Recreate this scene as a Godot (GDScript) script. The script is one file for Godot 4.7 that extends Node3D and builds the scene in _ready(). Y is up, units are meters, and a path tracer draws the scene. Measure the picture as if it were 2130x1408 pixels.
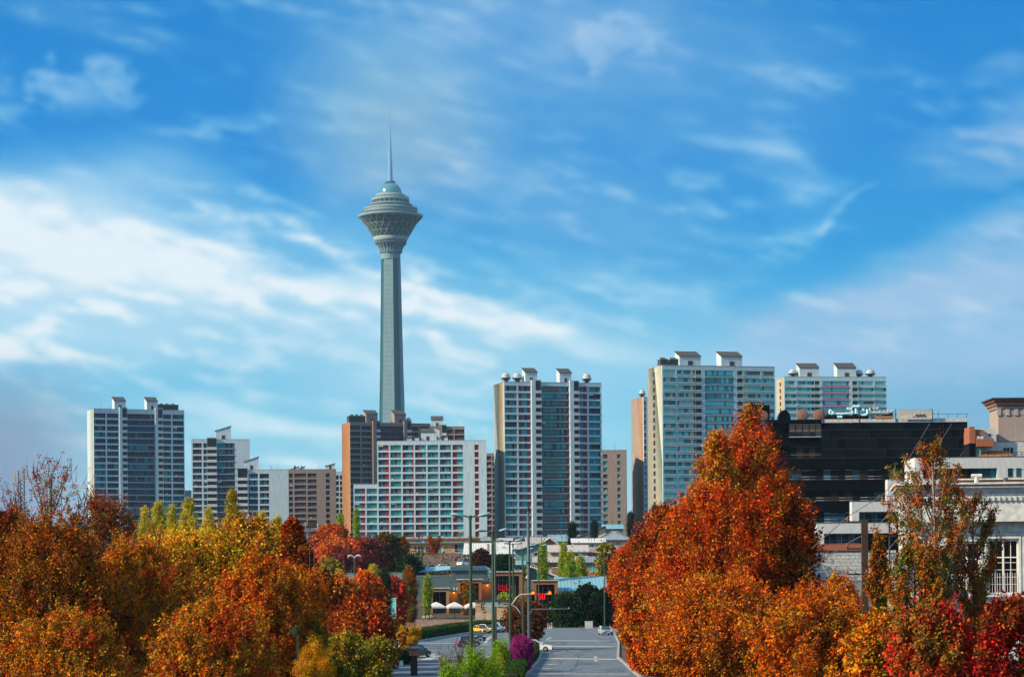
extends Node3D

# A measurement taken in the photograph (2130 x 1408) becomes a place in metres: the lens sees 5000 pixels per unit of slope, the horizon lies on line 1218 and the eye is 8 m above the road.
const F := 5000.0
const CX := 1065.0
const HY := 1218.0
const EYE := 8.0
const ROLL := -0.008

var rng := RandomNumberGenerator.new()
var M := {}
var used := {}
var leafs := {}
var wins := {}
var lumpy := FastNoiseLite.new()


class Mb:
	var tools := {}
	var xf := Transform3D()

	func t(m, smooth := false):
		if not tools.has(m):
			var s := SurfaceTool.new()
			s.begin(Mesh.PRIMITIVE_TRIANGLES)
			s.set_material(m)
			tools[m] = s
		tools[m].set_smooth_group(0 if smooth else -1)
		return tools[m]

	func tri(m, a: Vector3, b: Vector3, c: Vector3, smooth := false) -> void:
		var s = t(m, smooth)
		s.add_vertex(xf * a)
		s.add_vertex(xf * b)
		s.add_vertex(xf * c)

	func quad(m, a: Vector3, b: Vector3, c: Vector3, d: Vector3, smooth := false) -> void:
		tri(m, a, b, c, smooth)
		tri(m, a, c, d, smooth)

	func box(m, x0: float, y0: float, z0: float, x1: float, y1: float, z1: float) -> void:
		var p := Vector3(minf(x0, x1), minf(y0, y1), minf(z0, z1))
		var q := Vector3(maxf(x0, x1), maxf(y0, y1), maxf(z0, z1))
		quad(m, Vector3(p.x, q.y, q.z), Vector3(q.x, q.y, q.z), Vector3(q.x, p.y, q.z), Vector3(p.x, p.y, q.z))
		quad(m, Vector3(q.x, q.y, p.z), Vector3(p.x, q.y, p.z), Vector3(p.x, p.y, p.z), Vector3(q.x, p.y, p.z))
		quad(m, Vector3(q.x, q.y, q.z), Vector3(q.x, q.y, p.z), Vector3(q.x, p.y, p.z), Vector3(q.x, p.y, q.z))
		quad(m, Vector3(p.x, q.y, p.z), Vector3(p.x, q.y, q.z), Vector3(p.x, p.y, q.z), Vector3(p.x, p.y, p.z))
		quad(m, Vector3(p.x, q.y, p.z), Vector3(q.x, q.y, p.z), Vector3(q.x, q.y, q.z), Vector3(p.x, q.y, q.z))
		quad(m, Vector3(p.x, p.y, q.z), Vector3(q.x, p.y, q.z), Vector3(q.x, p.y, p.z), Vector3(p.x, p.y, p.z))

	# a tube through pts with a radius at each
	func tube(m, pts: Array, radii: Array, sides := 6, smooth := true) -> void:
		var rings := []
		for i in pts.size():
			var dir: Vector3 = (pts[mini(i + 1, pts.size() - 1)] - pts[maxi(i - 1, 0)]).normalized()
			var u := dir.cross(Vector3(0, 0, 1) if absf(dir.z) < 0.9 else Vector3(1, 0, 0)).normalized()
			var v := dir.cross(u)
			var ring := []
			for k in sides:
				var a := TAU * k / sides
				ring.append(pts[i] + (u * cos(a) + v * sin(a)) * radii[mini(i, radii.size() - 1)])
			rings.append(ring)
		for i in pts.size() - 1:
			for k in sides:
				var n := (k + 1) % sides
				quad(m, rings[i][k], rings[i + 1][k], rings[i + 1][n], rings[i][n], smooth)
		for k in range(1, sides - 1):
			tri(m, rings[0][0], rings[0][k], rings[0][k + 1])
			tri(m, rings[-1][0], rings[-1][k + 1], rings[-1][k])

	# profile: (radius, height) pairs from below upwards, turned about y
	func lathe(m, profile: Array, sides := 32, smooth := false) -> void:
		for i in profile.size() - 1:
			for k in sides:
				var a := TAU * k / sides
				var b := TAU * (k + 1) / sides
				var p: Vector2 = profile[i]
				var q: Vector2 = profile[i + 1]
				quad(m, Vector3(q.x * cos(b), q.y, q.x * sin(b)), Vector3(q.x * cos(a), q.y, q.x * sin(a)), Vector3(p.x * cos(a), p.y, p.x * sin(a)), Vector3(p.x * cos(b), p.y, p.x * sin(b)), smooth)

	# an outline in x, y drawn out from z0 to z1 (z1 towards the eye); the far end may be smaller about the middle
	func prism(m, poly: Array, z0: float, z1: float) -> void:
		var flat := PackedVector2Array(poly)
		var area := 0.0
		for i in flat.size():
			area += flat[i].cross(flat[(i + 1) % flat.size()])
		if area > 0:
			flat.reverse()
		var tris := Geometry2D.triangulate_polygon(flat)
		for i in range(0, tris.size(), 3):
			var a := flat[tris[i]]
			var b := flat[tris[i + 1]]
			var c := flat[tris[i + 2]]
			if (b - a).cross(c - a) > 0:
				var h := b
				b = c
				c = h
			tri(m, Vector3(a.x, a.y, z1), Vector3(b.x, b.y, z1), Vector3(c.x, c.y, z1))
			tri(m, Vector3(a.x, a.y, z0), Vector3(c.x, c.y, z0), Vector3(b.x, b.y, z0))
		for i in flat.size():
			var a := flat[i]
			var b := flat[(i + 1) % flat.size()]
			quad(m, Vector3(a.x, a.y, z0), Vector3(b.x, b.y, z0), Vector3(b.x, b.y, z1), Vector3(a.x, a.y, z1))

	func mesh() -> ArrayMesh:
		var out := ArrayMesh.new()
		for m in tools:
			tools[m].generate_normals()
			tools[m].commit(out)
		return out


func at(px: float, py: float, d: float) -> Vector3:
	var x := (px - CX) / F * d
	var y := (HY - py) / F * d
	return Vector3(x * cos(ROLL) - y * sin(ROLL), EYE + x * sin(ROLL) + y * cos(ROLL), -d)


# where the line of sight through a pixel of the road meets y = 0
func road(px: float, py: float) -> Vector3:
	var t := F * EYE / (py - HY)
	for i in 3:
		t *= EYE / maxf(EYE - at(px, py, t).y, 0.01)
	var p := at(px, py, t)
	return Vector3(p.x, 0, p.z)


func ground(x: float, d: float) -> float:
	var marks := [[480, 0.0], [520, 2.4], [560, 4.0], [592, 5.0], [600, 9.6], [640, 11.0], [665, 12.5], [740, 17.5], [1000, 27.5], [1400, 34.0], [2300, 40.0], [4000, 44.0]]
	var h := 0.0
	if d > 480:
		h = marks[-1][1]
		for i in marks.size() - 1:
			if d < marks[i + 1][0]:
				h = lerpf(marks[i][1], marks[i + 1][1], (d - marks[i][0]) / (marks[i + 1][0] - marks[i][0]))
				break
		h += 0.35 * lumpy.get_noise_2d(x * 0.4, d * 0.4) * clampf((d - 620) / 100, 0, 1)
	return h


func numbered(called: String) -> String:
	used[called] = used.get(called, -1) + 1
	return called if used[called] == 0 else "%s_%03d" % [called, used[called]]


func tag(o: Node, label := "", category := "", group := "", kind := ""):
	for pair in [["label", label], ["category", category], ["group", group], ["kind", kind]]:
		if pair[1] != "":
			o.set_meta(pair[0], pair[1])
	return o


func thing(called: String, label: String, category: String, where: Vector3, turn := 0.0, group := "") -> Node3D:
	var o := Node3D.new()
	o.name = numbered(called)
	o.position = where
	o.rotation.y = turn
	add_child(o)
	return tag(o, label, category, group)


func put(called: String, what, parent: Node = self, where := Vector3.ZERO) -> MeshInstance3D:
	var o := MeshInstance3D.new()
	o.mesh = what.mesh() if what is Mb else what
	o.position = where
	if parent == self:
		o.name = numbered(called)
	else:
		var count: Dictionary = parent.get_meta("count", {})
		count[called] = count.get(called, -1) + 1
		parent.set_meta("count", count)
		o.name = called if count[called] == 0 else "%s_%03d" % [called, count[called]]
	parent.add_child(o, true)
	return o


func struct(called: String, what) -> MeshInstance3D:
	return tag(put(called, what), "", "", "", "structure")


func copy(o: Node3D, called: String, label: String, where: Vector3, turn := 0.0) -> Node3D:
	var c: Node3D = o.duplicate()
	c.name = numbered(called)
	add_child(c)
	c.position = where
	c.rotation.y = turn
	c.set_meta("label", label)
	return c


# colours are linear, as real surfaces have them
func mat(called: String, r: float, g: float, b: float, rough := 0.85, metal := 0.0, wear := "", grain := 1.0) -> StandardMaterial3D:
	var m := StandardMaterial3D.new()
	m.resource_name = called
	m.albedo_color = Color(r, g, b).linear_to_srgb()
	m.roughness = rough
	m.metallic = metal
	if wear != "":
		m.albedo_texture = M[wear]
		m.uv1_triplanar = true
		m.uv1_world_triplanar = true
		m.uv1_scale = Vector3(grain, grain * (0.12 if wear == "streaks" else 1.0), grain)
	M[called] = m
	return m


func noise_texture(freq: float, low: float, high: float, octaves := 5, seed_ := 1, size := 512) -> NoiseTexture2D:
	var n := FastNoiseLite.new()
	n.seed = seed_
	n.frequency = freq
	n.fractal_octaves = octaves
	var t := NoiseTexture2D.new()
	t.width = size
	t.height = size
	t.seamless = true
	t.noise = n
	var g := Gradient.new()
	g.set_color(0, Color(low, low, low))
	g.set_color(1, Color(high, high, high))
	t.color_ramp = g
	return t


func emitter(called: String, c: Color, energy: float) -> StandardMaterial3D:
	var m := mat(called, c.r * 0.2, c.g * 0.2, c.b * 0.2, 0.4)
	m.emission_enabled = true
	m.emission = c
	m.emission_energy_multiplier = energy
	return m


# ---------------------------------------------------------------- sky
var sn := FastNoiseLite.new()


func soft(x: float, a: float, b: float) -> float:
	return smoothstep(a, b, x)


# a streak of cloud along a polyline of (x, y, half thickness, strength)
func streak(p: Vector2, line: Array, fuzz_up: float, fuzz_down: float) -> float:
	for i in line.size() - 1:
		var a: Array = line[i]
		var b: Array = line[i + 1]
		if p.x >= a[0] and p.x < b[0]:
			var k: float = (p.x - a[0]) / (b[0] - a[0])
			k = k * k * (3 - 2 * k) * 0.5 + k * 0.5
			var dy: float = p.y - lerpf(a[1], b[1], k)
			var half: float = lerpf(a[2], b[2], k)
			var s: float = lerpf(a[3], b[3], k)
			return s * (1.0 - soft(dy, half * 0.2, half * fuzz_down)) * (1.0 - soft(-dy, half * 0.2, half * fuzz_up))
	return 0.0


func blob(p: Vector2, cx: float, cy: float, rx: float, ry: float, tilt := 0.0) -> float:
	var q := (p - Vector2(cx, cy)).rotated(-tilt)
	return clampf(1.0 - Vector2(q.x / rx, q.y / ry).length(), 0, 1)


# the colour of the air in a direction, as sRGB; X, Y are its azimuth and height in 5000ths of a radian from the photograph's corner
func air(dir: Vector3) -> Color:
	var az := atan2(dir.x, -dir.z)
	var el := asin(clampf(dir.y, -1, 1))
	var X := CX + F * az
	var Y := HY - F * el
	var base: Color
	var stops := [[-6000.0, Color(0.16, 0.44, 0.76)], [-800.0, Color(0.13, 0.48, 0.80)], [60.0, Color(0.11, 0.51, 0.82)], [330.0, Color(0.15, 0.55, 0.85)], [540.0, Color(0.18, 0.61, 0.87)], [700.0, Color(0.40, 0.73, 0.90)], [900.0, Color(0.56, 0.82, 0.92)], [1218.0, Color(0.74, 0.85, 0.91)]]
	base = stops[-1][1]
	for i in stops.size() - 1:
		if Y < stops[i + 1][0]:
			base = stops[i][1].lerp(stops[i + 1][1], clampf((Y - stops[i][0]) / (stops[i + 1][0] - stops[i][0]), 0, 1))
			break
	# uneven veils everywhere, drawn out along the wind
	var f := dir * 60.0
	var wx := sn.get_noise_3d(f.x * 0.7, f.y * 2.0, f.z * 0.7) * 110.0
	var wy := sn.get_noise_3d(f.x * 0.7 + 90, f.y * 2.0, f.z * 0.7 - 40) * 60.0
	var P := Vector2(X + wx, Y + wy)
	var n1 := sn.get_noise_3d(f.x * 1.2, f.y * 4.0 + f.x * 0.8, f.z * 1.2) * 0.5 + 0.5
	var n2 := sn.get_noise_3d(f.x * 4.0 + 31, f.y * 14.0 + f.x * 3.0, f.z * 4.0) * 0.5 + 0.5
	var n3 := sn.get_noise_3d(f.x * 9.0 - 17, f.y * 18.0, f.z * 9.0) * 0.5 + 0.5
	var away := 1.0 - soft(absf(X - CX), 1400.0, 3000.0) * 1.0
	var inside := away * (1.0 - soft(-Y, 300.0, 1500.0))
	var veil := soft(n1, 0.35, 0.9) * 0.5 * soft(n2, 0.1, 0.7)
	var thick := lerpf(0.4, 1.0, soft(n2, 0.2, 0.8))
	var c := base
	# lavender veil in the upper middle and the upper right
	var lav := Color(0.66, 0.77, 0.90)
	var v := 0.0
	v += 0.4 * soft(blob(P, 850, 300, 240, 190, 0.0), 0.0, 0.8)
	v += 0.62 * soft(blob(P, 960, 30, 560, 560, 0.5), 0.0, 0.9)
	v += 0.40 * soft(blob(P, 1450, 160, 520, 300, 0.3), 0.0, 0.8)
	v += 0.45 * soft(blob(P, 1250, 470, 520, 190, 0.25), 0.0, 0.9)
	v += 0.70 * soft(blob(P, 2130, 360, 330, 75, -0.12), 0.0, 0.6) * thick
	v += 0.5 * soft(blob(P, 2180, 300, 190, 140, 0.0), 0.0, 0.8)
	v += 0.45 * soft(blob(P, 2110, 165, 150, 40, -0.2), 0.0, 0.7) * thick
	v += 0.75 * soft(blob(P, 2080, 560, 460, 120, -0.2), 0.0, 0.6)
	v += 0.85 * soft(blob(P, 1950, 720, 640, 150, -0.08), 0.0, 0.55)
	v += 0.5 * soft(blob(P, 150, 60, 420, 60, 0.18), 0.0, 0.8) * thick
	c = c.lerp(lav, clampf(v * lerpf(0.6, 1.15, n2) * lerpf(0.8, 1.1, n3), 0, 0.85) * inside)
	# pale blue-white veil of the left half
	var w := 0.0
	w += 0.62 * streak(P, [[-900, 420, 150, 0.8], [300, 440, 150, 1.0], [760, 520, 120, 0.8], [1100, 600, 90, 0.3], [1300, 640, 60, 0.0]], 1.2, 2.2) * lerpf(0.5, 1.0, n2)
	w += 0.5 * streak(P, [[-900, 640, 90, 0.5], [0, 640, 120, 0.9], [800, 720, 100, 0.8], [1300, 720, 90, 0.5], [1800, 800, 60, 0.0]], 1.5, 1.6)
	w += 0.70 * streak(P, [[-900, 440, 40, 0.4], [-100, 462, 66, 1.0], [250, 512, 72, 1.0], [520, 572, 52, 1.0], [660, 612, 22, 0.6], [800, 640, 14, 0.3]], 2.3, 2.0) * lerpf(0.62, 1.05, n3) * lerpf(0.75, 1.05, n2)
	w += 0.6 * streak(P, [[560, 580, 30, 0.3], [860, 632, 34, 0.9], [1080, 680, 30, 1.0], [1250, 722, 22, 0.8], [1500, 735, 18, 0.0]], 1.6, 1.5) * lerpf(0.5, 1.0, n2)
	w += 0.5 * streak(P, [[1000, 560, 30, 0.0], [1250, 590, 40, 0.8], [1400, 640, 26, 1.0], [1510, 668, 16, 0.6], [1600, 680, 12, 0.0]], 1.6, 1.5) * thick
	w += 0.55 * streak(P, [[330, 850, 14, 0.3], [480, 864, 18, 1.0], [680, 886, 14, 1.0], [800, 900, 10, 0.4], [1000, 910, 10, 0.0]], 1.6, 1.6)
	w += 0.5 * streak(P, [[480, 936, 8, 0.2], [600, 940, 10, 1.0], [720, 948, 10, 0.6], [1100, 960, 10, 0.0]], 1.6, 1.6)
	w += 0.4 * streak(P, [[840, 800, 16, 0.4], [950, 832, 14, 1.0], [1040, 842, 12, 0.2], [1100, 850, 12, 0.0]], 1.8, 1.8)
	w += 0.42 * streak(P, [[1480, 505, 10, 0.0], [1590, 512, 11, 0.8], [1690, 490, 12, 1.0], [1740, 452, 10, 0.8], [1800, 404, 8, 0.7], [1840, 395, 8, 0.0]], 1.7, 1.7) * thick
	w += 0.35 * blob(P, 1650, 400, 130, 90, 0.9) * n2 * 2.0
	w += 0.35 * streak(P, [[1400, 300, 10, 0.0], [1500, 322, 14, 0.8], [1640, 335, 14, 0.7], [1720, 380, 14, 0.0]], 1.8, 1.8)
	w += 0.8 * soft(blob(P, -10, 725, 120, 60), 0.0, 0.7)
	w += 0.35 * soft(n2, 0.4, 0.85) * soft(Y, 380, 560) * soft(1000 - X, -300, 500)
	w += 0.42 * soft(n2, 0.42, 0.9) * soft(n1, 0.3, 0.7)
	c = c.lerp(Color(0.94, 0.97, 0.99), clampf(w, 0, 0.96) * inside)
	# two separate puffs
	var q := Vector2(X + (n3 - 0.5) * 120.0 + wx * 0.15, Y + (n2 - 0.5) * 90.0 + wy * 0.2)
	var puff := maxf(blob(q, 165, 215, 95, 52, 0.1), maxf(blob(q, 245, 195, 75, 62, 0.9), blob(q, 115, 195, 45, 50, 0)))
	puff = maxf(puff, 0.45 * blob(q, 30, 190, 70, 60))
	c = c.lerp(Color(0.80, 0.88, 0.95), 0.72 * soft(puff, 0.0, 0.7) * lerpf(0.35, 1.1, n3) * lerpf(0.6, 1.0, n2) * inside)
	var puff2 := maxf(blob(q, 1285, 88, 80, 42, -0.2), maxf(blob(q, 1240, 130, 40, 60, 0.1), 0.8 * blob(q, 1345, 110, 50, 40, 0.5)))
	c = c.lerp(Color(0.72, 0.82, 0.93), 0.55 * soft(puff2, 0.0, 0.6) * lerpf(0.5, 1.0, n3) * inside)
	# grey lavender bank low on the left, greyer air low on the right
	var grey := 0.85 * soft(Y, 700, 930) * soft(260 - X + wx * 0.6, -60, 260) * inside
	c = c.lerp(Color(0.52, 0.58, 0.70), clampf(grey, 0, 0.85))
	var right := 0.6 * soft(Y, 720, 900) * soft(X, 1500, 1950) * inside
	c = c.lerp(Color(0.45, 0.62, 0.78), clampf(right, 0, 0.7))
	# the rest of the sky carries the same broken cloud
	c = c.lerp(Color(0.86, 0.91, 0.96), clampf((veil * 1.3 + 0.55) * (1.0 - inside), 0, 0.9))
	return c


func direction(u: float, v: float) -> Vector3:
	var a := (u - 0.5) * TAU
	var e := (0.5 - v) * PI
	return Vector3(sin(a) * cos(e), sin(e), -cos(a) * cos(e))


func build_sky() -> ImageTexture:
	sn.seed = 7
	sn.frequency = 0.13
	sn.fractal_octaves = 5
	var coarse := Image.create(512, 256, false, Image.FORMAT_RGBF)
	for y in 130:
		for x in 512:
			coarse.set_pixel(x, y, air(direction((x + 0.5) / 512, (y + 0.5) / 256)).srgb_to_linear())
	for y in range(130, 256):
		for x in 512:
			coarse.set_pixel(x, y, Color(0.10, 0.09, 0.08))
	coarse.resize(4096, 2048, Image.INTERPOLATE_CUBIC)
	var x0 := 1840
	var y0 := 820
	var fine := Image.create(416, 204, false, Image.FORMAT_RGBF)
	for y in fine.get_height():
		for x in fine.get_width():
			var c := air(direction((x0 + x + 0.5) / 4096, (y0 + y + 0.5) / 2048)).srgb_to_linear()
			var edge := minf(minf(x, fine.get_width() - 1 - x), float(y)) / 12.0
			fine.set_pixel(x, y, coarse.get_pixel(x0 + x, y0 + y).lerp(c, clampf(edge, 0, 1)))
	coarse.blit_rect(fine, Rect2i(0, 0, fine.get_width(), fine.get_height()), Vector2i(x0, y0))
	return ImageTexture.create_from_image(coarse)


# ---------------------------------------------------------------- materials
func build_materials() -> void:
	M.grime = noise_texture(0.012, 0.74, 1.0, 5, 3)
	M.streaks = noise_texture(0.02, 0.86, 1.0, 5, 5)
	M.speckle = noise_texture(0.10, 0.6, 1.0, 4, 8)
	M.earth = noise_texture(0.03, 0.35, 1.0, 6, 11)
	M.tar = noise_texture(0.02, 0.66, 1.0, 6, 12)
	mat("concrete", 0.44, 0.58, 0.68, 0.9, 0, "streaks", 0.12)
	mat("pale_concrete", 0.36, 0.55, 0.66, 0.9, 0, "streaks", 0.12)
	mat("white_concrete", 0.45, 0.61, 0.72, 0.9, 0, "streaks", 0.1)
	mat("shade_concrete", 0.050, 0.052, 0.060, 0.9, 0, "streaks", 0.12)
	mat("brown_concrete", 0.245, 0.205, 0.20, 0.9, 0, "streaks", 0.12)
	mat("cream_concrete", 0.74, 0.63, 0.42, 0.9, 0, "streaks", 0.1)
	mat("orange_concrete", 0.78, 0.34, 0.09, 0.9, 0, "streaks", 0.1)
	mat("stained_concrete", 0.74, 0.58, 0.38, 0.9, 0, "streaks", 0.08)
	mat("aqua_wall", 0.30, 0.62, 0.66, 0.85, 0, "grime", 0.1)
	mat("roof_edge", 0.30, 0.29, 0.29, 0.8)
	mat("roof_metal", 0.045, 0.048, 0.054, 0.85, 0, "streaks", 0.3)
	mat("dark_metal", 0.035, 0.037, 0.042, 0.55, 0.3)
	mat("cooler", 0.05, 0.075, 0.095, 0.6, 0, "speckle", 0.4)
	mat("tank_white", 0.44, 0.51, 0.56, 0.6, 0, "grime", 0.3)
	mat("red_panel", 0.21, 0.009, 0.022, 0.7)
	mat("maroon_panel", 0.17, 0.010, 0.03, 0.7)
	mat("plum_panel", 0.07, 0.014, 0.032, 0.7)
	mat("navy_panel", 0.030, 0.042, 0.085, 0.6)
	mat("slate_panel", 0.09, 0.15, 0.20, 0.6)
	mat("magenta_panel", 0.32, 0.03, 0.13, 0.7)
	mat("parapet_white", 0.58, 0.66, 0.72, 0.85, 0, "grime", 0.15)
	mat("cable_tan", 0.22, 0.15, 0.13, 0.8)
	mat("white_panel", 0.36, 0.50, 0.55, 0.8, 0, "grime", 0.15)
	mat("cream_panel", 0.55, 0.52, 0.36, 0.8)
	mat("frame_grey", 0.22, 0.24, 0.25, 0.5)
	mat("frame_brown", 0.10, 0.05, 0.04, 0.6)
	mat("frame_white", 0.62, 0.63, 0.64, 0.5)
	for p in [["pane_teal", 0.016, 0.33, 0.40], ["pane_sea", 0.010, 0.19, 0.26], ["pane_cyan", 0.12, 0.70, 0.78], ["pane_green", 0.03, 0.24, 0.23], ["pane_dark", 0.008, 0.026, 0.055], ["pane_navy", 0.014, 0.045, 0.125], ["pane_plum", 0.085, 0.012, 0.045], ["pane_brown", 0.035, 0.022, 0.022], ["pane_grey", 0.10, 0.15, 0.17], ["pane_pale", 0.38, 0.64, 0.70], ["pane_dim", 0.02, 0.07, 0.11], ["pane_black", 0.004, 0.005, 0.007]]:
		var m := mat(p[0], p[1], p[2], p[3], 0.16)
		m.metallic_specular = 0.18
	mat("tower_concrete", 0.155, 0.275, 0.36, 0.9, 0, "streaks", 0.03)
	mat("tower_joint", 0.09, 0.17, 0.22, 0.9)
	mat("tower_pale", 0.20, 0.30, 0.36, 0.8)
	mat("tower_band", 0.11, 0.18, 0.22, 0.6)
	mat("tower_dark", 0.10, 0.12, 0.14, 0.6)
	mat("tower_glass", 0.025, 0.10, 0.13, 0.25)
	mat("tower_basket", 0.075, 0.12, 0.14, 0.3)
	mat("tower_dome", 0.07, 0.25, 0.33, 0.2)
	mat("tower_mast", 0.14, 0.33, 0.60, 0.6)
	mat("bark", 0.055, 0.032, 0.020, 0.95)
	mat("bark_pale", 0.24, 0.19, 0.16, 0.9)
	mat("bark_red", 0.14, 0.045, 0.04, 0.9)
	var leaf := mat("leaf", 1, 1, 1, 0.8)
	leaf.vertex_color_use_as_albedo = true
	leaf.backlight_enabled = true
	leaf.backlight = Color(0.6, 0.6, 0.6)
	leaf.specular_mode = BaseMaterial3D.SPECULAR_DISABLED
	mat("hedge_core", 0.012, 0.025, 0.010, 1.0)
	mat("grass_earth", 0.13, 0.085, 0.045, 1.0, 0, "earth", 0.06)
	mat("slope_earth", 0.20, 0.115, 0.075, 1.0, 0, "earth", 0.15)
	mat("asphalt", 0.120, 0.172, 0.232, 0.9, 0, "tar", 0.05)
	mat("asphalt_dark", 0.085, 0.125, 0.17, 0.9, 0, "tar", 0.1)
	mat("asphalt_pale", 0.145, 0.195, 0.255, 0.9, 0, "tar", 0.1)
	mat("road_paint", 0.55, 0.56, 0.57, 0.8, 0, "speckle", 0.5)
	mat("kerb_concrete", 0.34, 0.37, 0.40, 0.9, 0, "grime", 0.4)
	mat("kerb_aqua", 0.22, 0.50, 0.52, 0.8, 0, "grime", 0.4)
	mat("kerb_white", 0.62, 0.63, 0.63, 0.8, 0, "grime", 0.4)
	mat("soil", 0.05, 0.035, 0.022, 1.0, 0, "earth", 0.3)
	mat("lamp_green", 0.008, 0.042, 0.014, 0.5)
	mat("lamp_blue", 0.16, 0.34, 0.42, 0.4)
	mat("lamp_lens", 0.30, 0.20, 0.14, 0.25)
	mat("pole_grey", 0.05, 0.085, 0.11, 0.6, 0, "grime", 0.5)
	mat("pole_pale", 0.45, 0.48, 0.50, 0.5, 0, "grime", 0.5)
	mat("rust_brown", 0.045, 0.024, 0.016, 0.9, 0, "streaks", 0.6)
	mat("brick_orange", 0.42, 0.15, 0.055, 0.9, 0, "speckle", 0.3)
	mat("brick_tan", 0.46, 0.26, 0.15, 0.9, 0, "speckle", 0.3)
	mat("sand_wall", 0.62, 0.42, 0.23, 0.9, 0, "grime", 0.2)
	mat("cream_wall", 0.66, 0.58, 0.44, 0.9, 0, "grime", 0.2)
	mat("pink_wall", 0.40, 0.28, 0.25, 0.9, 0, "grime", 0.2)
	mat("roof_aqua", 0.17, 0.40, 0.50, 0.6, 0, "streaks", 0.2)
	mat("roof_white", 0.68, 0.72, 0.74, 0.8, 0, "grime", 0.15)
	mat("roof_pink", 0.46, 0.44, 0.46, 0.9, 0, "grime", 0.15)
	mat("roof_slate", 0.22, 0.30, 0.36, 0.8, 0, "grime", 0.15)
	mat("roof_dark", 0.022, 0.028, 0.035, 0.7)
	mat("roof_teal", 0.07, 0.17, 0.20, 0.8, 0, "grime", 0.3)
	mat("stone_teal", 0.10, 0.19, 0.20, 0.95, 0, "speckle", 0.25)
	mat("wall_teal", 0.13, 0.36, 0.40, 0.9, 0, "grime", 0.2)
	mat("canopy_blue", 0.16, 0.42, 0.58, 0.6, 0, "streaks", 0.3)
	mat("tent_white", 0.55, 0.56, 0.58, 0.8)
	mat("glass_black", 0.003, 0.004, 0.006, 0.12).metallic_specular = 0.22
	mat("clad_black", 0.003, 0.0035, 0.005, 0.4).metallic_specular = 0.15
	mat("clad_seam", 0.018, 0.02, 0.03, 0.5)
	mat("bronze_pane", 0.16, 0.085, 0.06, 0.15)
	mat("plaster_white", 0.50, 0.56, 0.62, 0.9, 0, "streaks", 0.35)
	mat("plaster_house", 0.60, 0.67, 0.71, 0.9, 0, "grime", 0.25)
	mat("plaster_grey", 0.40, 0.42, 0.44, 0.9, 0, "grime", 0.25)
	mat("plaster_pink", 0.32, 0.27, 0.26, 0.9, 0, "streaks", 0.4)
	mat("tile_white", 0.58, 0.63, 0.65, 0.45, 0, "grime", 0.4)
	mat("tile_joint", 0.20, 0.23, 0.25, 0.9)
	mat("roof_orange", 0.42, 0.16, 0.05, 0.8, 0, "speckle", 0.4)
	mat("clad_brown", 0.30, 0.10, 0.05, 0.8, 0, "streaks", 0.5)
	mat("cornice_brown", 0.20, 0.085, 0.045, 0.8, 0, "grime", 0.4)
	mat("sign_cyan", 0.45, 0.85, 0.98, 0.5)
	mat("board_cyan", 0.16, 0.62, 0.70, 0.6)
	mat("board_white", 0.62, 0.62, 0.60, 0.7, 0, "grime", 0.3)
	mat("board_print", 0.55, 0.09, 0.03, 0.7)
	mat("red_paint", 0.50, 0.035, 0.025, 0.5)
	mat("tyre", 0.012, 0.012, 0.013, 0.9)
	mat("rim_metal", 0.40, 0.41, 0.42, 0.35, 0.6)
	mat("car_glass", 0.02, 0.05, 0.075, 0.08)
	mat("head_glass", 0.60, 0.62, 0.64, 0.15)
	mat("tail_red", 0.35, 0.015, 0.015, 0.3)
	mat("plate_white", 0.65, 0.66, 0.66, 0.5)
	for p in [["paint_white", 0.66, 0.70, 0.74], ["paint_yellow", 0.66, 0.42, 0.02], ["paint_black", 0.012, 0.014, 0.018], ["paint_maroon", 0.20, 0.008, 0.06], ["paint_navy", 0.012, 0.02, 0.07], ["paint_blue", 0.10, 0.26, 0.40], ["paint_silver", 0.30, 0.36, 0.40], ["paint_grey", 0.08, 0.10, 0.12]]:
		var m := mat(p[0], p[1], p[2], p[3], 0.3)
		m.clearcoat_enabled = true
		m.clearcoat = 0.7
	emitter("amber_glow", Color(1.0, 0.32, 0.03), 3.0)
	emitter("red_glow", Color(1.0, 0.02, 0.01), 0.75)
	emitter("sign_red", Color(1.0, 0.02, 0.04), 0.22)
	emitter("warm_glow", Color(1.0, 0.62, 0.12), 3.0)


# ---------------------------------------------------------------- high-rise blocks
const PANES := {
	"teal": ["pane_teal", "pane_sea", "pane_teal", "pane_dark", "pane_grey", "pane_green", "pane_sea", "pane_dim"],
	"dark": ["pane_navy", "pane_dark", "pane_dark", "pane_plum", "pane_dim", "pane_navy", "pane_sea", "pane_dark"],
	"cyan": ["pane_cyan", "pane_teal", "pane_cyan", "pane_grey", "pane_pale", "pane_sea", "pane_cyan"],
	"office": ["pane_black", "pane_black", "pane_dim", "pane_brown", "pane_black", "pane_black"],
	"plum": ["pane_plum", "pane_plum", "pane_dark", "pane_navy", "pane_plum", "pane_brown"],
	"deep": ["pane_brown", "pane_dark", "pane_plum", "pane_navy", "pane_dark"],
	"black": ["pane_black", "pane_black", "pane_dark", "pane_black", "pane_dim"],
	"house": ["pane_dim", "pane_sea", "pane_pale", "pane_dark"],
}


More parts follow.
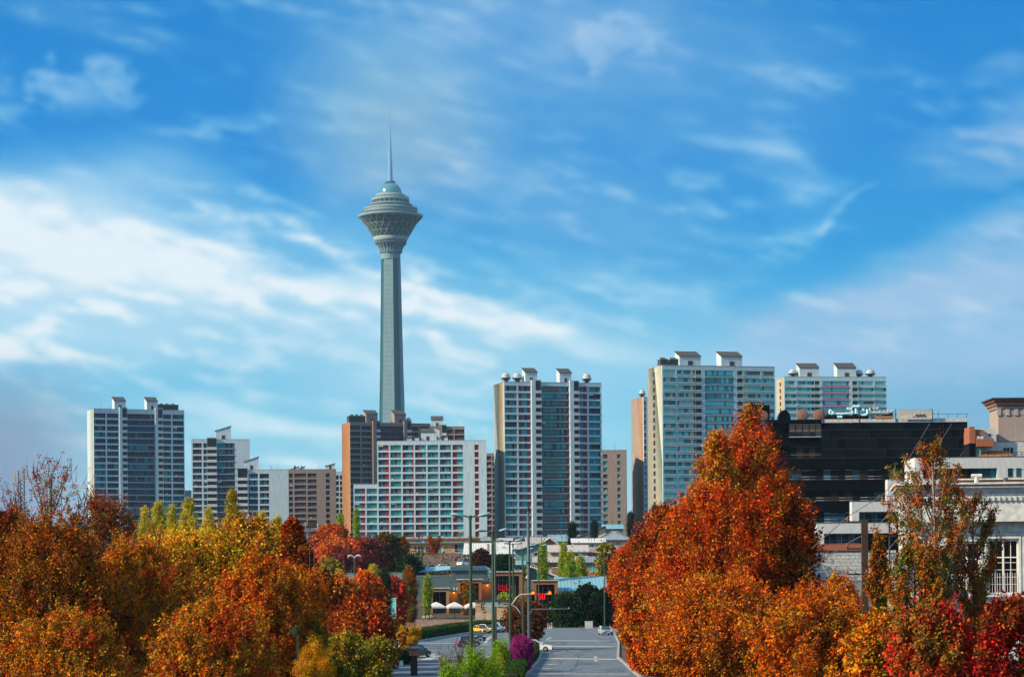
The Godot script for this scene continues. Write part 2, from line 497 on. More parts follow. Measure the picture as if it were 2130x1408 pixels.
# a strip of glazing w by h metres, its panes set between bars; k picks one of a few curtain arrangements
func window_mesh(w: float, h: float, style: String, k: int, bar := "frame_grey", each := 1.0) -> ArrayMesh:
	var key := "%s %.2f %.2f %d %s" % [style, w, h, k, bar]
	if wins.has(key):
		return wins[key]
	var r := RandomNumberGenerator.new()
	r.seed = hash(key)
	var mb := Mb.new()
	var n := maxi(1, roundi(w / each))
	var list: Array = PANES[style]
	var main: String = list[r.randi() % list.size()]
	for i in n:
		var x0 := w * i / n
		var x1 := w * (i + 1) / n
		var m: String = main if r.randf() < 0.55 else list[r.randi() % list.size()]
		var tilt := r.randf_range(-0.012, 0.012)
		mb.quad(M[m], Vector3(x0, h, tilt), Vector3(x1, h, -tilt), Vector3(x1, 0, -tilt), Vector3(x0, 0, tilt))
		if i > 0:
			mb.box(M[bar], x0 - 0.035, 0, 0.02, x0 + 0.035, h, 0.09)
	mb.box(M[bar], 0, h - 0.07, 0.02, w, h, 0.1)
	mb.box(M[bar], 0, 0, 0.02, w, 0.09, 0.11)
	if h > 1.2:
		mb.box(M[bar], 0, h * 0.3, 0.02, w, h * 0.3 + 0.05, 0.08)
	wins[key] = mb.mesh()
	return wins[key]


func box_mesh(m, w: float, h: float, d: float) -> ArrayMesh:
	var key := "box %s %.2f %.2f %.2f" % [m.resource_name, w, h, d]
	if not wins.has(key):
		var mb := Mb.new()
		mb.box(m, 0, 0, 0, w, h, d)
		wins[key] = mb.mesh()
	return wins[key]


# a block with a lean-to roof, falling towards the street (front lower) or towards one end
func wedge(mb: Mb, wall, roof, x0: float, x1: float, y0: float, heights: Array, z0: float, z1: float) -> void:
	# heights: at (x0, z1), (x1, z1), (x1, z0), (x0, z0)
	var a := Vector3(x0, heights[0], z1)
	var b := Vector3(x1, heights[1], z1)
	var c := Vector3(x1, heights[2], z0)
	var d := Vector3(x0, heights[3], z0)
	mb.quad(wall, a, b, Vector3(x1, y0, z1), Vector3(x0, y0, z1))
	mb.quad(wall, b, c, Vector3(x1, y0, z0), Vector3(x1, y0, z1))
	mb.quad(wall, c, d, Vector3(x0, y0, z0), Vector3(x1, y0, z0))
	mb.quad(wall, d, a, Vector3(x0, y0, z1), Vector3(x0, y0, z0))
	var up := Vector3(0, 0.22, 0)
	var o := 0.25
	var ra := a + Vector3(-o, 0.02, o)
	var rb := b + Vector3(o, 0.02, o)
	var rc := c + Vector3(o, 0.02, -o)
	var rd := d + Vector3(-o, 0.02, -o)
	mb.quad(roof, rd + up, rc + up, rb + up, ra + up)
	mb.quad(roof, ra, rb, rc, rd)
	mb.quad(roof, ra + up, rb + up, rb, ra)
	mb.quad(roof, rb + up, rc + up, rc, rb)
	mb.quad(roof, rc + up, rd + up, rd, rc)
	mb.quad(roof, rd + up, ra + up, ra, rd)


func apartment(called: String, label: String, o: Dictionary) -> Node3D:
	var s: float = F / o.d
	var deep: float = o.get("deep", 15.0)
	var rel := asin(clampf(o.get("side", 0.0) / s / deep, -0.6, 0.6))
	var th := atan(((o.x0 + o.x1) * 0.5 - CX) / F)
	var span: float = o.x1 - o.x0
	var W: float = span / s / cos(rel)
	var bot: float = o.get("bot", 1128.0)
	var H: float = (bot - o.top) / s
	var root := thing(called, label, "apartment block", at(o.x0, bot, o.d), rel - th, "apartment towers on the skyline")
	var wall = M[o.get("wall", "concrete")]
	var side = M[o.get("side_wall", o.get("wall", "concrete"))]
	var style: String = o.get("style", "teal")
	var pitch: float = o.pitch / s
	var wh: float = o.get("wh", 0.75) * pitch
	var R: int = o.rows
	var top_row: float = (bot - o.r0) / s  # middle of the top row of windows
	var Z := -0.55
	var mb := Mb.new()
	mb.box(wall, 0, -6, -deep + 0.01, W - 0.3, H, Z - 0.25)
	mb.box(side, 0 if rel >= 0 else W - 0.3, -6, -deep, 0.3 if rel >= 0 else W, H + 0.004, Z - 0.25)
	if rel >= 0:
		mb.box(wall, W - 0.3, -6, -deep, W, H, Z - 0.25)
	var X := func(px): return (px - o.x0) / span * W
	var before := 0.0
	var r := RandomNumberGenerator.new()
	r.seed = hash(called + str(o.x0))
	var parts := []
	for c in o.cols:
		var xa: float = X.call(c[1])
		var xb: float = X.call(c[2])
		if xa - before > 0.03:
			mb.box(wall, before, -6, Z - 0.25, xa, H, 0)
		before = xb
		var kind: String = c[0]
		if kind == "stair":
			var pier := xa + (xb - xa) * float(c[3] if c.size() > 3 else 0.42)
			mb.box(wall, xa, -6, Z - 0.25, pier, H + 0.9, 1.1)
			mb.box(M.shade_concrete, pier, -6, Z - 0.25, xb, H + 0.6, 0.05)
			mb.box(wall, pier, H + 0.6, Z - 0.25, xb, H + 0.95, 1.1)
			for i in R:
				var y := top_row - i * pitch - pitch * 0.68
				parts.append(["balcony", box_mesh(M.parapet_white, xb - pier, pitch * 0.42, 1.05), Vector3(pier, y, 0.06)])
			continue
		if kind == "plain":
			mb.box(wall, xa, -6, Z - 0.25, xb, H, 0)
			continue
		# bays of windows between slabs
		mb.box(wall, xa, top_row + wh / 2, Z - 0.25, xb, H, 0)
		mb.box(wall, xa, -6, Z - 0.25, xb, top_row - (R - 1) * pitch - wh / 2, 0)
		for i in R:
			var y0 := top_row - i * pitch - wh / 2
			var slab_front := 0.0
			if i < R - 1:
				if kind == "centre":
					mb.box(wall, xa, y0 - pitch + wh, Z - 0.25, xb, y0, Z + 0.02)
					mb.box(wall, xa, y0 - pitch + wh + 0.25, Z + 0.02, xb, y0 - pitch + wh + 0.45, 0.25)
				elif kind == "slab":
					mb.box(wall, xa, y0 - pitch + wh, Z - 0.25, xb, y0, Z + 0.02)
					mb.box(wall, xa, y0 - pitch + wh, Z + 0.02, xb, y0 - pitch + wh + 0.22, 0.5)
				else:
					mb.box(wall, xa, y0 - pitch + wh, Z - 0.25, xb, y0, slab_front)
			if kind == "centre":
				parts.append(["balcony_parapet", box_mesh(M[o.get("parapet", "plum_panel")], xb - xa - 0.1, pitch * 0.26, 0.12), Vector3(xa + 0.05, y0 - pitch * 0.20, -0.12)])
			elif kind == "slab":
				parts.append(["balcony_parapet", box_mesh(M.white_panel, xb - xa - 0.1, pitch * 0.24, 0.1), Vector3(xa + 0.05, y0 - pitch * 0.10, 0.36)])
			var pattern: Array = c[3] if c.size() > 3 else [["w", 1.0]]
			var last := 0.0
			for seg in pattern:
				var sx: float = xa + (xb - xa) * last
				var sw: float = (xb - xa) * (seg[1] - last)
				last = seg[1]
				if seg[0] == "w":
					parts.append(["window", window_mesh(sw, wh, style, r.randi() % 9), Vector3(sx, y0, Z)])
				elif seg[0] == "r":
					parts.append(["panel", box_mesh(M[o.get("panel", "red_panel")], sw - 0.02, wh - 0.02, 0.14), Vector3(sx + 0.01, y0 + 0.01, Z - 0.05)])
				elif seg[0] == "d":
					parts.append(["door", box_mesh(M.cream_panel, sw - 0.04, wh - 0.02, 0.1), Vector3(sx + 0.02, y0 + 0.01, Z - 0.05)])
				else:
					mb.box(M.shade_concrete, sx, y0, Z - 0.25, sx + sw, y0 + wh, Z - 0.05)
	if W - before > 0.03:
		mb.box(wall, before, -6, Z - 0.25, W, H, 0)
	mb.box(M.roof_edge, -0.08, H, -deep - 0.05, W + 0.08, H + 0.12, 0.07)
	put("wall", mb, root)
	var extras := []
	for p in parts:
		if p[0] == "window" and r.randf() < 0.09:
			extras.append(["air_conditioner", box_mesh(M.kerb_white, 0.85, 0.6, 0.35), p[2] + Vector3(r.randf_range(0.2, 1.6), -0.15, 0.12)])
		elif p[0] == "window" and r.randf() < 0.05:
			extras.append(["awning", box_mesh([M.paint_blue, M.sand_wall, M.tent_white, M.cream_panel][r.randi() % 4], r.randf_range(1.2, 2.2), 0.5, 0.3), p[2] + Vector3(0.3, wh - 0.6, 0.14)])
	parts.append_array(extras)
	for p in parts:
		put(p[0], p[1], root, p[2])
	# windows in the end wall
	if o.has("end_window"):
		var ew: float = o.get("end_width", 2.6)
		for i in R:
			var w := put("end_window", window_mesh(ew, wh * 0.85, o.get("end_style", "plum"), r.randi() % 9, "frame_brown", 0.9), root, Vector3(-0.03, top_row - i * pitch - wh * 0.42, -deep * float(o.end_window) - ew / 2))
			w.rotation.y = -PI / 2
	for w in o.get("wedges", []):  # [x0, x1, foot, heights py at front left, front right, back right, back left, z1, depth]
		var wb := Mb.new()
		var ys := []
		for i in range(3, 7):
			ys.append((bot - w[i]) / s)
		wedge(wb, M[o.get("head", "concrete")], M.roof_metal, X.call(w[0]), X.call(w[1]), H, ys, w[7] - w[8], w[7])
		var hd := put("lift_housing", wb, root)
		var hw: float = X.call(w[1]) - X.call(w[0])
		put("hatch", box_mesh(M.dark_metal, hw * 0.22, 2.0, 0.08), hd, Vector3(X.call(w[0]) + hw * 0.4, H + 0.1, w[7] + 0.01))
	for w in o.get("coolers", []):  # [x0, x1, top]
		var cb := Mb.new()
		var xa: float = X.call(w[0])
		var xb: float = X.call(w[1])
		var h: float = (bot - w[2]) / s - H
		cb.box(M.cooler, xa, H + 0.5, -7, xb, H + h * 0.86, -3)
		var n := roundi((xb - xa) / 0.9)
		for i in n + 1:
			var cx := lerpf(xa, xb, float(i) / n)
			cb.box(M.dark_metal, cx - 0.09, H + 0.12, -3, cx + 0.09, H + h * 0.9, -2.8)
		cb.box(M.roof_edge, xa - 0.1, H + h * 0.86, -7.1, xb + 0.1, H + h * 0.93, -2.8)
		for i in maxi(2, n / 3):
			var cx := lerpf(xa + 0.8, xb - 0.8, (i + 0.5) / maxi(2, n / 3))
			cb.xf = Transform3D(Basis(), Vector3(cx, H + h * 0.93, -5))
			cb.lathe(M.dark_metal, [Vector2(0.9, 0), Vector2(0.75, h * 0.12), Vector2(0.85, h * 0.16), Vector2(0.0, h * 0.16)], 10)
			cb.xf = Transform3D()
		put("cooling_tower", cb, root)
	for w in o.get("tanks", []):  # [middle, half width, top]
		var h: float = (bot - w[2]) / s - H
		var rr: float = w[1] / s
		var tb := Mb.new()
		tb.lathe(M.tank_white, [Vector2(rr * 0.5, h * 0.36), Vector2(rr, h * 0.42), Vector2(rr, h * 0.47), Vector2(rr * 0.88, h * 0.5), Vector2(rr * 0.84, h * 0.66), Vector2(rr * 0.66, h * 0.78), Vector2(rr * 0.34, h * 0.86), Vector2(0, h * 0.88)], 16, false)
		tb.lathe(M.cooler, [Vector2(rr * 0.2, h * 0.2), Vector2(rr * 0.55, h * 0.30), Vector2(rr * 1.02, h * 0.415), Vector2(rr * 0.4, h * 0.42)], 16, false)
		tb.lathe(M.dark_metal, [Vector2(0.12, h * 0.92), Vector2(0.12, h), Vector2(0, h)], 8)
		var tk := put("water_tank", tb, root, Vector3(X.call(w[0]), H, -5))
		var lb := Mb.new()
		lb.lathe(M.dark_metal, [Vector2(rr * 0.45, 0.1), Vector2(rr * 0.3, h * 0.3), Vector2(rr * 0.78, h * 0.305)], 12)
		for i in 10:
			var a := TAU * i / 10
			lb.tube(M.dark_metal, [Vector3(cos(a) * rr * 0.4, h * 0.08, sin(a) * rr * 0.4), Vector3(cos(a) * rr * 1.03, h * 0.4, sin(a) * rr * 1.03)], [0.09], 4)
		put("stand", lb, tk)
	for i in o.get("masts", 3):
		var mx := r.randf_range(0.08, 0.92) * W
		var hh := r.randf_range(1.2, 3.2)
		var ab := Mb.new()
		ab.tube(M.dark_metal, [Vector3(0, 0, 0), Vector3(0, hh, 0)], [0.06, 0.03], 4)
		ab.tube(M.dark_metal, [Vector3(-0.5, hh * 0.85, 0), Vector3(0.5, hh * 0.85, 0)], [0.03], 3)
		put("aerial", ab, root, Vector3(mx, H + 0.12, r.randf_range(-6, -1)))
	return root


func build_apartments() -> void:
	var w := [["w", 1.0]]
	var slots := 0.36
	apartment("apartment_block", "tall cream-sided apartment tower with dark blue windows at the far left of the skyline", {
		"x0": 195.5, "x1": 383.5, "top": 850, "d": 1150, "side": 14.5, "pitch": 13.2, "r0": 864, "rows": 20, "style": "dark", "side_wall": "cream_concrete", "parapet": "navy_panel",
		"cols": [["win", 196.5, 220], ["win", 223, 246], ["stair", 248, 264, slots], ["centre", 264.5, 321], ["stair", 322, 338, slots], ["win", 339, 356], ["win", 359, 382.3]],
		"wedges": [[240, 263, 849, 833.5, 833.5, 823, 823, -1.5, 5], [307, 329.5, 849, 832.5, 832.5, 822, 822, -1.5, 5]], "coolers": [[331, 374, 836]]})
	apartment("apartment_block", "white stepped apartment tower with one slanted lift housing", {
		"x0": 399.5, "x1": 520, "top": 914, "d": 1145, "side": 2.0, "pitch": 13.2, "r0": 926.5, "rows": 15, "style": "dark", "parapet": "navy_panel",
		"cols": [["win", 401.5, 420], ["win", 423.5, 430.5], ["stair", 431, 451, 0.0], ["plain", 451, 451.4], ["centre", 451.6, 488.5]],
		"wedges": [[449, 481, 909, 896, 885.5, 885.5, 896, -2, 6]], "masts": 2})
	apartment("apartment_block", "low white apartment block with a blank end wall stepping down from the white stepped tower", {
		"x0": 494, "x1": 600, "top": 977, "d": 1120, "side": 1.0, "pitch": 13.25, "r0": 990.5, "rows": 11, "style": "dark",
		"cols": [["stair", 494.5, 515, 0.0], ["win", 517, 536.5], ["win", 540, 559.5]],
		"wedges": [[508, 538.5, 975, 961, 949.5, 949.5, 961, -2, 6]], "masts": 4})
	apartment("apartment_block", "brownish low apartment block with plum windows, left of the brown orange-ended tower", {
		"x0": 600.3, "x1": 699, "top": 976.5, "d": 1260, "side": -1.0, "pitch": 12.13, "r0": 989, "rows": 12, "style": "plum", "wall": "brown_concrete", "wh": 0.7,
		"cols": [["win", 601.5, 609], ["win", 613, 637], ["win", 640.5, 658.5], ["plain", 658.6, 677.8], ["win", 678, 686]],
		"wedges": [[567 + 38, 582 + 40, 976, 976, 970, 970, 976, -3, 4], [622, 634, 976, 975.6, 969.5, 969.5, 975.6, -3, 4], [677, 697, 976, 970, 964, 964, 970, -3, 4]], "masts": 4})
	apartment("apartment_block", "grey sliver of an apartment block left of the orange-ended brown tower", {
		"x0": 698.6, "x1": 722, "top": 982, "d": 1290, "side": 0.0, "pitch": 11.9, "r0": 993, "rows": 11, "style": "deep", "wall": "concrete",
		"cols": [["win", 699.5, 705.2], ["win", 707.5, 713], ["win", 715.5, 721]], "masts": 0})
	apartment("apartment_block", "brown apartment tower with an orange end wall before the telecom tower's foot", {
		"x0": 729.3, "x1": 898, "top": 878.5, "d": 1225, "side": 18.3, "pitch": 12.28, "r0": 889.5, "rows": 19, "style": "deep", "wall": "brown_concrete", "side_wall": "orange_concrete", "parapet": "plum_panel", "head": "brown_concrete",
		"cols": [["win", 730, 751], ["win", 754, 774.5, [["w", 0.72], ["r", 1.0]]], ["stair", 776, 791.5, 0.5], ["centre", 792, 840.5], ["stair", 841, 857, 0.42], ["win", 858, 872], ["win", 875, 896]], "panel": "plum_panel",
		"wedges": [[765, 789, 878, 860.5, 860.5, 851, 851, -1.5, 5], [824, 848, 878, 860.5, 860.5, 850, 850, -1.5, 5]], "coolers": [[724 + 7, 767, 862]], "tanks": [[858, 6, 863]]})
	apartment("apartment_block", "brown rear apartment block whose top shows over the white red-panelled block", {
		"x0": 893, "x1": 968, "top": 887.5, "d": 1240, "side": 0.5, "pitch": 12.1, "r0": 898, "rows": 18, "style": "plum", "wall": "brown_concrete", "head": "concrete",
		"cols": [["plain", 893, 914], ["stair", 915, 930.5, 0.4], ["win", 932, 945], ["win", 947.5, 967]],
		"wedges": [[899, 923, 887, 873.5, 873.5, 864, 864, -2, 6]]})
	# the white block in the middle: a grid of deep bays with red panels
	var g := []
	var patterns := [[["w", 0.62], ["r", 1.0]], [["w", 1.0]], [["r", 0.27], ["w", 0.8], ["r", 1.0]], [["w", 0.22], ["r", 0.45], ["w", 1.0]], [["w", 1.0]], [["w", 1.0]], [["r", 0.45], ["w", 1.0]]]
	var xs := [787.5, 812.5, 838, 864, 890, 915.5, 942, 967]
	for i in 7:
		g.append(["win", xs[i] + 0.4, xs[i + 1] - 2.6, patterns[i]])
	g.append(["plain", 967.2, 988.5])
	g.append(["win", 988.6, 997.2, [["r", 1.0]]])
	apartment("apartment_block", "white apartment block with a grid of red panels in the middle of the skyline", {
		"x0": 785.5, "x1": 1013.5, "top": 917.5, "d": 1025, "side": 0.5, "pitch": 15.07, "r0": 931.5, "rows": 13, "style": "teal", "wh": 0.74, "wall": "white_concrete", "cols": g,
		"wedges": [[877, 905, 917, 899, 899, 890, 890, -3, 6], [905.5, 916, 917, 889, 893, 893, 889, -3, 6], [848, 873, 917, 912, 909, 909, 912, -2.5, 5], [911, 933, 917, 914, 907, 907, 914, -1.5, 4]], "masts": 5})
	apartment("apartment_block", "lower white wing stepping down on the left of the red-panelled block", {
		"x0": 736, "x1": 785.2, "top": 1007.5, "d": 1025, "side": 0.5, "pitch": 15.07, "r0": 1022, "rows": 7, "style": "teal", "wh": 0.74, "wall": "white_concrete",
		"cols": [["win", 737.8, 760, [["w", 0.62], ["r", 1.0]]], ["win", 762.8, 784.6]], "masts": 1})
	apartment("apartment_block", "narrow plum-windowed slice of apartment block right of the white red-panelled block", {
		"x0": 1012.5, "x1": 1040, "top": 943, "d": 1150, "side": 0.0, "pitch": 12.2, "r0": 953, "rows": 15, "style": "plum", "wall": "brown_concrete", "wh": 0.72,
		"cols": [["win", 1013.5, 1023], ["win", 1025.5, 1032]], "masts": 0})
	apartment("apartment_block", "tall cream-ended apartment tower with maroon panels and three round roof tanks", {
		"x0": 1051, "x1": 1255, "top": 794, "d": 1030, "side": 24.0, "deep": 18.0, "pitch": 15.06, "r0": 807.5, "rows": 21, "style": "teal", "wh": 0.74, "wall": "white_concrete", "side_wall": "stained_concrete", "panel": "maroon_panel",
		"cols": [["win", 1052.5, 1077.5], ["win", 1080.5, 1106, [["r", 0.27], ["w", 0.7], ["r", 1.0]]], ["stair", 1107, 1127.5, 0.4], ["centre", 1128.5, 1186, [["w", 0.9], ["r", 1.0]]], ["stair", 1187, 1207, 0.42], ["win", 1208, 1224.5, [["w", 0.48], ["r", 1.0]]], ["win", 1228, 1252.5]],
		"wedges": [[1097, 1122, 793, 773.5, 773.5, 762.5, 762.5, -1.5, 5], [1169, 1194, 793, 773.5, 773.5, 762.5, 762.5, -1.5, 5]], "tanks": [[1061, 10, 770], [1085, 10, 770], [1231, 10, 769]]})
	apartment("apartment_block", "grey-brown block with one column of small windows right of the tall red-panelled tower", {
		"x0": 1250, "x1": 1304.5, "top": 936.5, "d": 1115, "side": -1.0, "pitch": 13.8, "r0": 949.5, "rows": 13, "style": "teal", "wall": "brown_concrete", "wh": 0.6,
		"cols": [["win", 1256, 1265], ["plain", 1265.2, 1285], ["win", 1285.3, 1291.8]], "masts": 2})
	apartment("apartment_block", "narrow orange-ended apartment tower standing just left of the largest pale tower", {
		"x0": 1341, "x1": 1375, "top": 826, "d": 1120, "side": 27.0, "deep": 18.0, "pitch": 13.4, "r0": 838, "rows": 20, "style": "teal", "side_wall": "orange_concrete",
		"cols": [["win", 1342, 1347], ["win", 1349, 1360]], "tanks": [[1346, 7, 806]], "masts": 1})
	apartment("apartment_block", "largest pale apartment tower with a cream end wall of small windows and long balcony lines", {
		"x0": 1380.5, "x1": 1615.5, "top": 759.5, "d": 970, "side": 34.0, "deep": 20.0, "pitch": 15.98, "r0": 774.5, "rows": 21, "style": "cyan", "wh": 0.70, "side_wall": "cream_concrete", "parapet": "slate_panel", "end_window": 0.55, "end_style": "plum", "wall": "pale_concrete",
		"cols": [["slab", 1382.5, 1408], ["slab", 1411.5, 1449, [["w", 0.74], ["d", 0.92], ["x", 1.0]]], ["slab", 1450, 1462, [["x", 1.0]]], ["plain", 1462.2, 1468.5], ["centre", 1469, 1529], ["plain", 1529.4, 1536], ["slab", 1536.5, 1548, [["x", 1.0]]], ["slab", 1549.5, 1585.5, [["d", 0.15], ["w", 1.0]]], ["slab", 1588, 1614]],
		"wedges": [[1419, 1463, 759, 740, 740, 727, 727, -1.5, 6], [1506, 1550, 759, 739, 739, 726, 726, -1.5, 6]], "coolers": [[1375 + 7, 1396, 743], [1402, 1420, 743]], "masts": 6})
	apartment("apartment_block", "pale apartment tower outlined in magenta, its top showing above the black office building", {
		"x0": 1634.5, "x1": 1846, "top": 783.5, "d": 1135, "side": 17.5, "pitch": 13.65, "r0": 797, "rows": 14, "style": "cyan", "wh": 0.70, "side_wall": "cream_concrete", "parapet": "magenta_panel", "end_window": 0.5, "end_style": "plum", "panel": "magenta_panel", "wall": "pale_concrete",
		"cols": [["slab", 1636, 1658.5], ["slab", 1661, 1697, [["w", 0.85], ["x", 1.0]]], ["slab", 1697.5, 1708, [["x", 1.0]]], ["plain", 1708, 1713], ["centre", 1713.5, 1769, [["r", 0.02], ["w", 0.98], ["r", 1.0]]], ["plain", 1769.2, 1775], ["slab", 1775.5, 1786, [["x", 1.0]]], ["slab", 1787, 1819], ["slab", 1822, 1845]],
		"wedges": [[1668, 1708, 783, 764.5, 764.5, 753, 753, -1.5, 6], [1746, 1785, 783, 764.5, 764.5, 752, 752, -1.5, 6]], "tanks": [[1658, 10, 763], [1795, 9, 764], [1819, 10.5, 763]], "masts": 4})
	# pale low block that closes the gap beside the far left tower
	apartment("apartment_block", "pale turquoise low building filling the gap right of the far left tower", {
		"x0": 378, "x1": 402, "top": 1020.5, "d": 1180, "side": 0.0, "pitch": 13, "r0": 1050, "rows": 3, "style": "cyan", "wall": "aqua_wall", "cols": [["win", 387, 398]], "masts": 2})


# ---------------------------------------------------------------- the telecommunications tower
func build_spire() -> void:
	var d := 2315.0
	var k := d / F
	var foot := 1140.0
	var root := thing("telecom_tower", "very tall concrete telecom tower with a latticed round head and a thin spire", "tower", at(817.5, foot, d))
	var Y := func(py): return (foot - py) * k
	var mb := Mb.new()
	var levels := [[1140, 34.0], [1000, 30.2], [875, 27.3], [760, 24.6], [640, 22.3], [545, 20.6], [538, 20.2]]
	# four broad concrete faces and four narrow recessed glazed strips
	var mains := [[-42.0, 14.0], [48.0, 104.0], [138.0, 194.0], [228.0, 284.0]]
	var pt := func(deg, rad, y): return Vector3(sin(deg_to_rad(deg)) * rad, y, cos(deg_to_rad(deg)) * rad)
	var glass := []
	for i in 4:
		glass.append(Mb.new())
	for l in levels.size() - 1:
		var ya: float = Y.call(levels[l][0])
		var yb: float = Y.call(levels[l + 1][0])
		var ra: float = levels[l][1] * k
		var rb: float = levels[l + 1][1] * k
		for i in 4:
			var a: float = mains[i][0]
			var b: float = mains[i][1]
			var nx: float = mains[(i + 1) % 4][0] + (360.0 if i == 3 else 0.0)
			var ia := ra * 0.86
			var ib := rb * 0.86
			mb.quad(M.tower_concrete, pt.call(a, rb, yb), pt.call(b, rb, yb), pt.call(b, ra, ya), pt.call(a, ra, ya))
			mb.quad(M.tower_concrete, pt.call(b, rb, yb), pt.call(b, ib, yb), pt.call(b, ia, ya), pt.call(b, ra, ya))
			mb.quad(M.tower_concrete, pt.call(nx, ib, yb), pt.call(nx, rb, yb), pt.call(nx, ra, ya), pt.call(nx, ia, ya))
			glass[i].quad(M.tower_glass, pt.call(b, ib, yb), pt.call(nx, ib, yb), pt.call(nx, ia, ya), pt.call(b, ia, ya))
	# fine horizontal pour lines on the concrete
	for i in 60:
		var t := i / 60.0
		var y: float = lerpf(0.0, Y.call(545), t)
		var rr: float = lerpf(34.0, 20.6, pow(t, 0.82)) * k
		for f in mains:
			mb.quad(M.tower_joint, pt.call(f[0], rr + 0.12, y + 0.35), pt.call(f[1], rr + 0.12, y + 0.35), pt.call(f[1], rr + 0.12, y), pt.call(f[0], rr + 0.12, y))
	put("shaft", mb, root)
	for i in 4:
		put("glass_strip", glass[i], root)
	var lathe := func(called, m, prof, sides, parent = root):
		var b := Mb.new()
		var pr := []
		for p in prof:
			pr.append(Vector2(p[0] * k, Y.call(p[1])))
		b.lathe(M[m], pr, sides, sides > 40)
		return put(called, b, parent)
	lathe.call("neck", "tower_concrete", [[20.0, 540], [20.0, 527.5], [21.8, 527], [21.8, 520], [24, 515], [29, 509], [33, 506.5], [33, 505.5], [30, 505]], 24)
	var rb := Mb.new()  # ribs of the neck
	for i in 24:
		var a := TAU * i / 24
		rb.tube(M.tower_pale, [Vector3(cos(a) * 22.4, Y.call(527) / k, sin(a) * 22.4) * k, Vector3(cos(a) * 25, Y.call(515) / k, sin(a) * 25) * k, Vector3(cos(a) * 32, Y.call(507) / k, sin(a) * 32) * k], [0.35], 4)
	tag(put("ribs", rb, root), "", "", "", "stuff")
	lathe.call("lower_cone", "tower_pale", [[30, 505], [32, 505], [37, 494.5], [36, 494]], 48)
	var basket := lathe.call("glass_basket", "tower_basket", [[35.5, 495], [42.5, 482.5], [50.5, 469], [56, 461.5], [64, 453.5]], 48)
	# struts crossing over the glass: three tiers of triangles
	var tiers := [[36.6, 494.0], [43.6, 482.5], [51.8, 468.5], [65.2, 453.0]]
	var N := 24
	for tier in 3:
		for i in N:
			for dirn: float in [-1.0, 1.0]:
				var off := 0.5 * (tier % 2)
				var a := TAU * (i + off) / N
				var b := TAU * (i + off + 0.5 * dirn) / N
				var sb := Mb.new()
				var p := Vector3(cos(a) * tiers[tier][0] * k, Y.call(tiers[tier][1]), sin(a) * tiers[tier][0] * k)
				var q := Vector3(cos(b) * tiers[tier + 1][0] * k, Y.call(tiers[tier + 1][1]), sin(b) * tiers[tier + 1][0] * k)
				if p.z + q.z < -8:
					continue
				sb.tube(M.tower_pale, [p, q], [0.36], 5)
				put("strut", sb, root)
		var hoop := Mb.new()
		var pts := []
		for i in 49:
			var a := TAU * i / 48
			pts.append(Vector3(cos(a) * tiers[tier][0] * k, Y.call(tiers[tier][1]), sin(a) * tiers[tier][0] * k))
		hoop.tube(M.tower_pale, pts, [0.32], 4)
		put("hoop", hoop, root)
	lathe.call("rim", "tower_pale", [[63, 454.5], [66.5, 453], [67.5, 451], [67.5, 449.2], [62, 448.6], [55, 448.4]], 64)
	lathe.call("deck_wall", "tower_band", [[55.5, 449], [55.5, 444], [56.2, 443.8], [56.2, 440.5], [55.5, 440.2], [55.5, 436.5]], 48)
	lathe.call("deck_roof", "tower_pale", [[56.6, 436.6], [56.6, 434.5], [47, 432.5], [45.5, 432.2]], 64)
	lathe.call("upper_deck_wall", "tower_band", [[45, 433], [45, 429], [46.2, 428.6], [46.2, 426.6], [44, 425.5], [39, 423.5]], 48)
	lathe.call("gallery_wall", "tower_dark", [[36.5, 424], [36.5, 418.5]], 36)
	lathe.call("gallery_roof", "tower_pale", [[36, 418.8], [39.2, 418.8], [39.2, 413.5], [37.8, 413.2], [36, 413.2]], 48)
	lathe.call("upper_gallery", "tower_dark", [[36, 413.4], [35, 410.5], [32, 410.4]], 36)
	lathe.call("upper_roof", "tower_pale", [[31.5, 411], [31.5, 406.5], [29, 404.5], [24, 403.8]], 48)
	var cb := Mb.new()
	for i in 24:
		var a := TAU * i / 24
		for lv in [[38.6, 424, 418.6, 0.4], [36.4, 413.4, 409.5, 0.25]]:
			cb.tube(M.tower_pale, [Vector3(cos(a) * lv[0] * k, Y.call(lv[1]), sin(a) * lv[0] * k), Vector3(cos(a) * lv[0] * k, Y.call(lv[2]), sin(a) * lv[0] * k)], [lv[3]], 4)
	tag(put("gallery_columns", cb, root), "", "", "", "stuff")
	var rl := Mb.new()
	for lv in [[66.5, 449.2, 446.2], [55.4, 434.4, 432.0], [38.4, 413.2, 410.8]]:
		var pts := []
		for i in 49:
			var a := TAU * i / 48
			pts.append(Vector3(cos(a) * lv[0] * k, Y.call(lv[2]), sin(a) * lv[0] * k))
			rl.tube(M.tower_band, [Vector3(cos(a) * lv[0] * k, Y.call(lv[1]), sin(a) * lv[0] * k), pts[-1]], [0.14], 3)
		rl.tube(M.tower_band, pts, [0.16], 3)
	put("railing", rl, root)
	var dome := []
	for i in 10:
		var a := PI / 2 * i / 10.0
		dome.append([23.5 * cos(a), 404.0 - 24.5 * sin(a)])
	dome.append([8.5, 379.6])
	lathe.call("dome", "tower_dome", dome, 40)
	var db := Mb.new()
	for i in 20:
		var a := TAU * i / 20
		var pts := []
		for p in dome:
			pts.append(Vector3(cos(a) * (p[0] + 0.3) * k, Y.call(p[1]), sin(a) * (p[0] + 0.3) * k))
		db.tube(M.tower_pale, pts, [0.14], 3)
	tag(put("dome_ribs", db, root), "", "", "", "stuff")
	lathe.call("crown_deck", "tower_dark", [[8, 380], [10.5, 379.5], [10.5, 377.5], [6, 377.3]], 24)
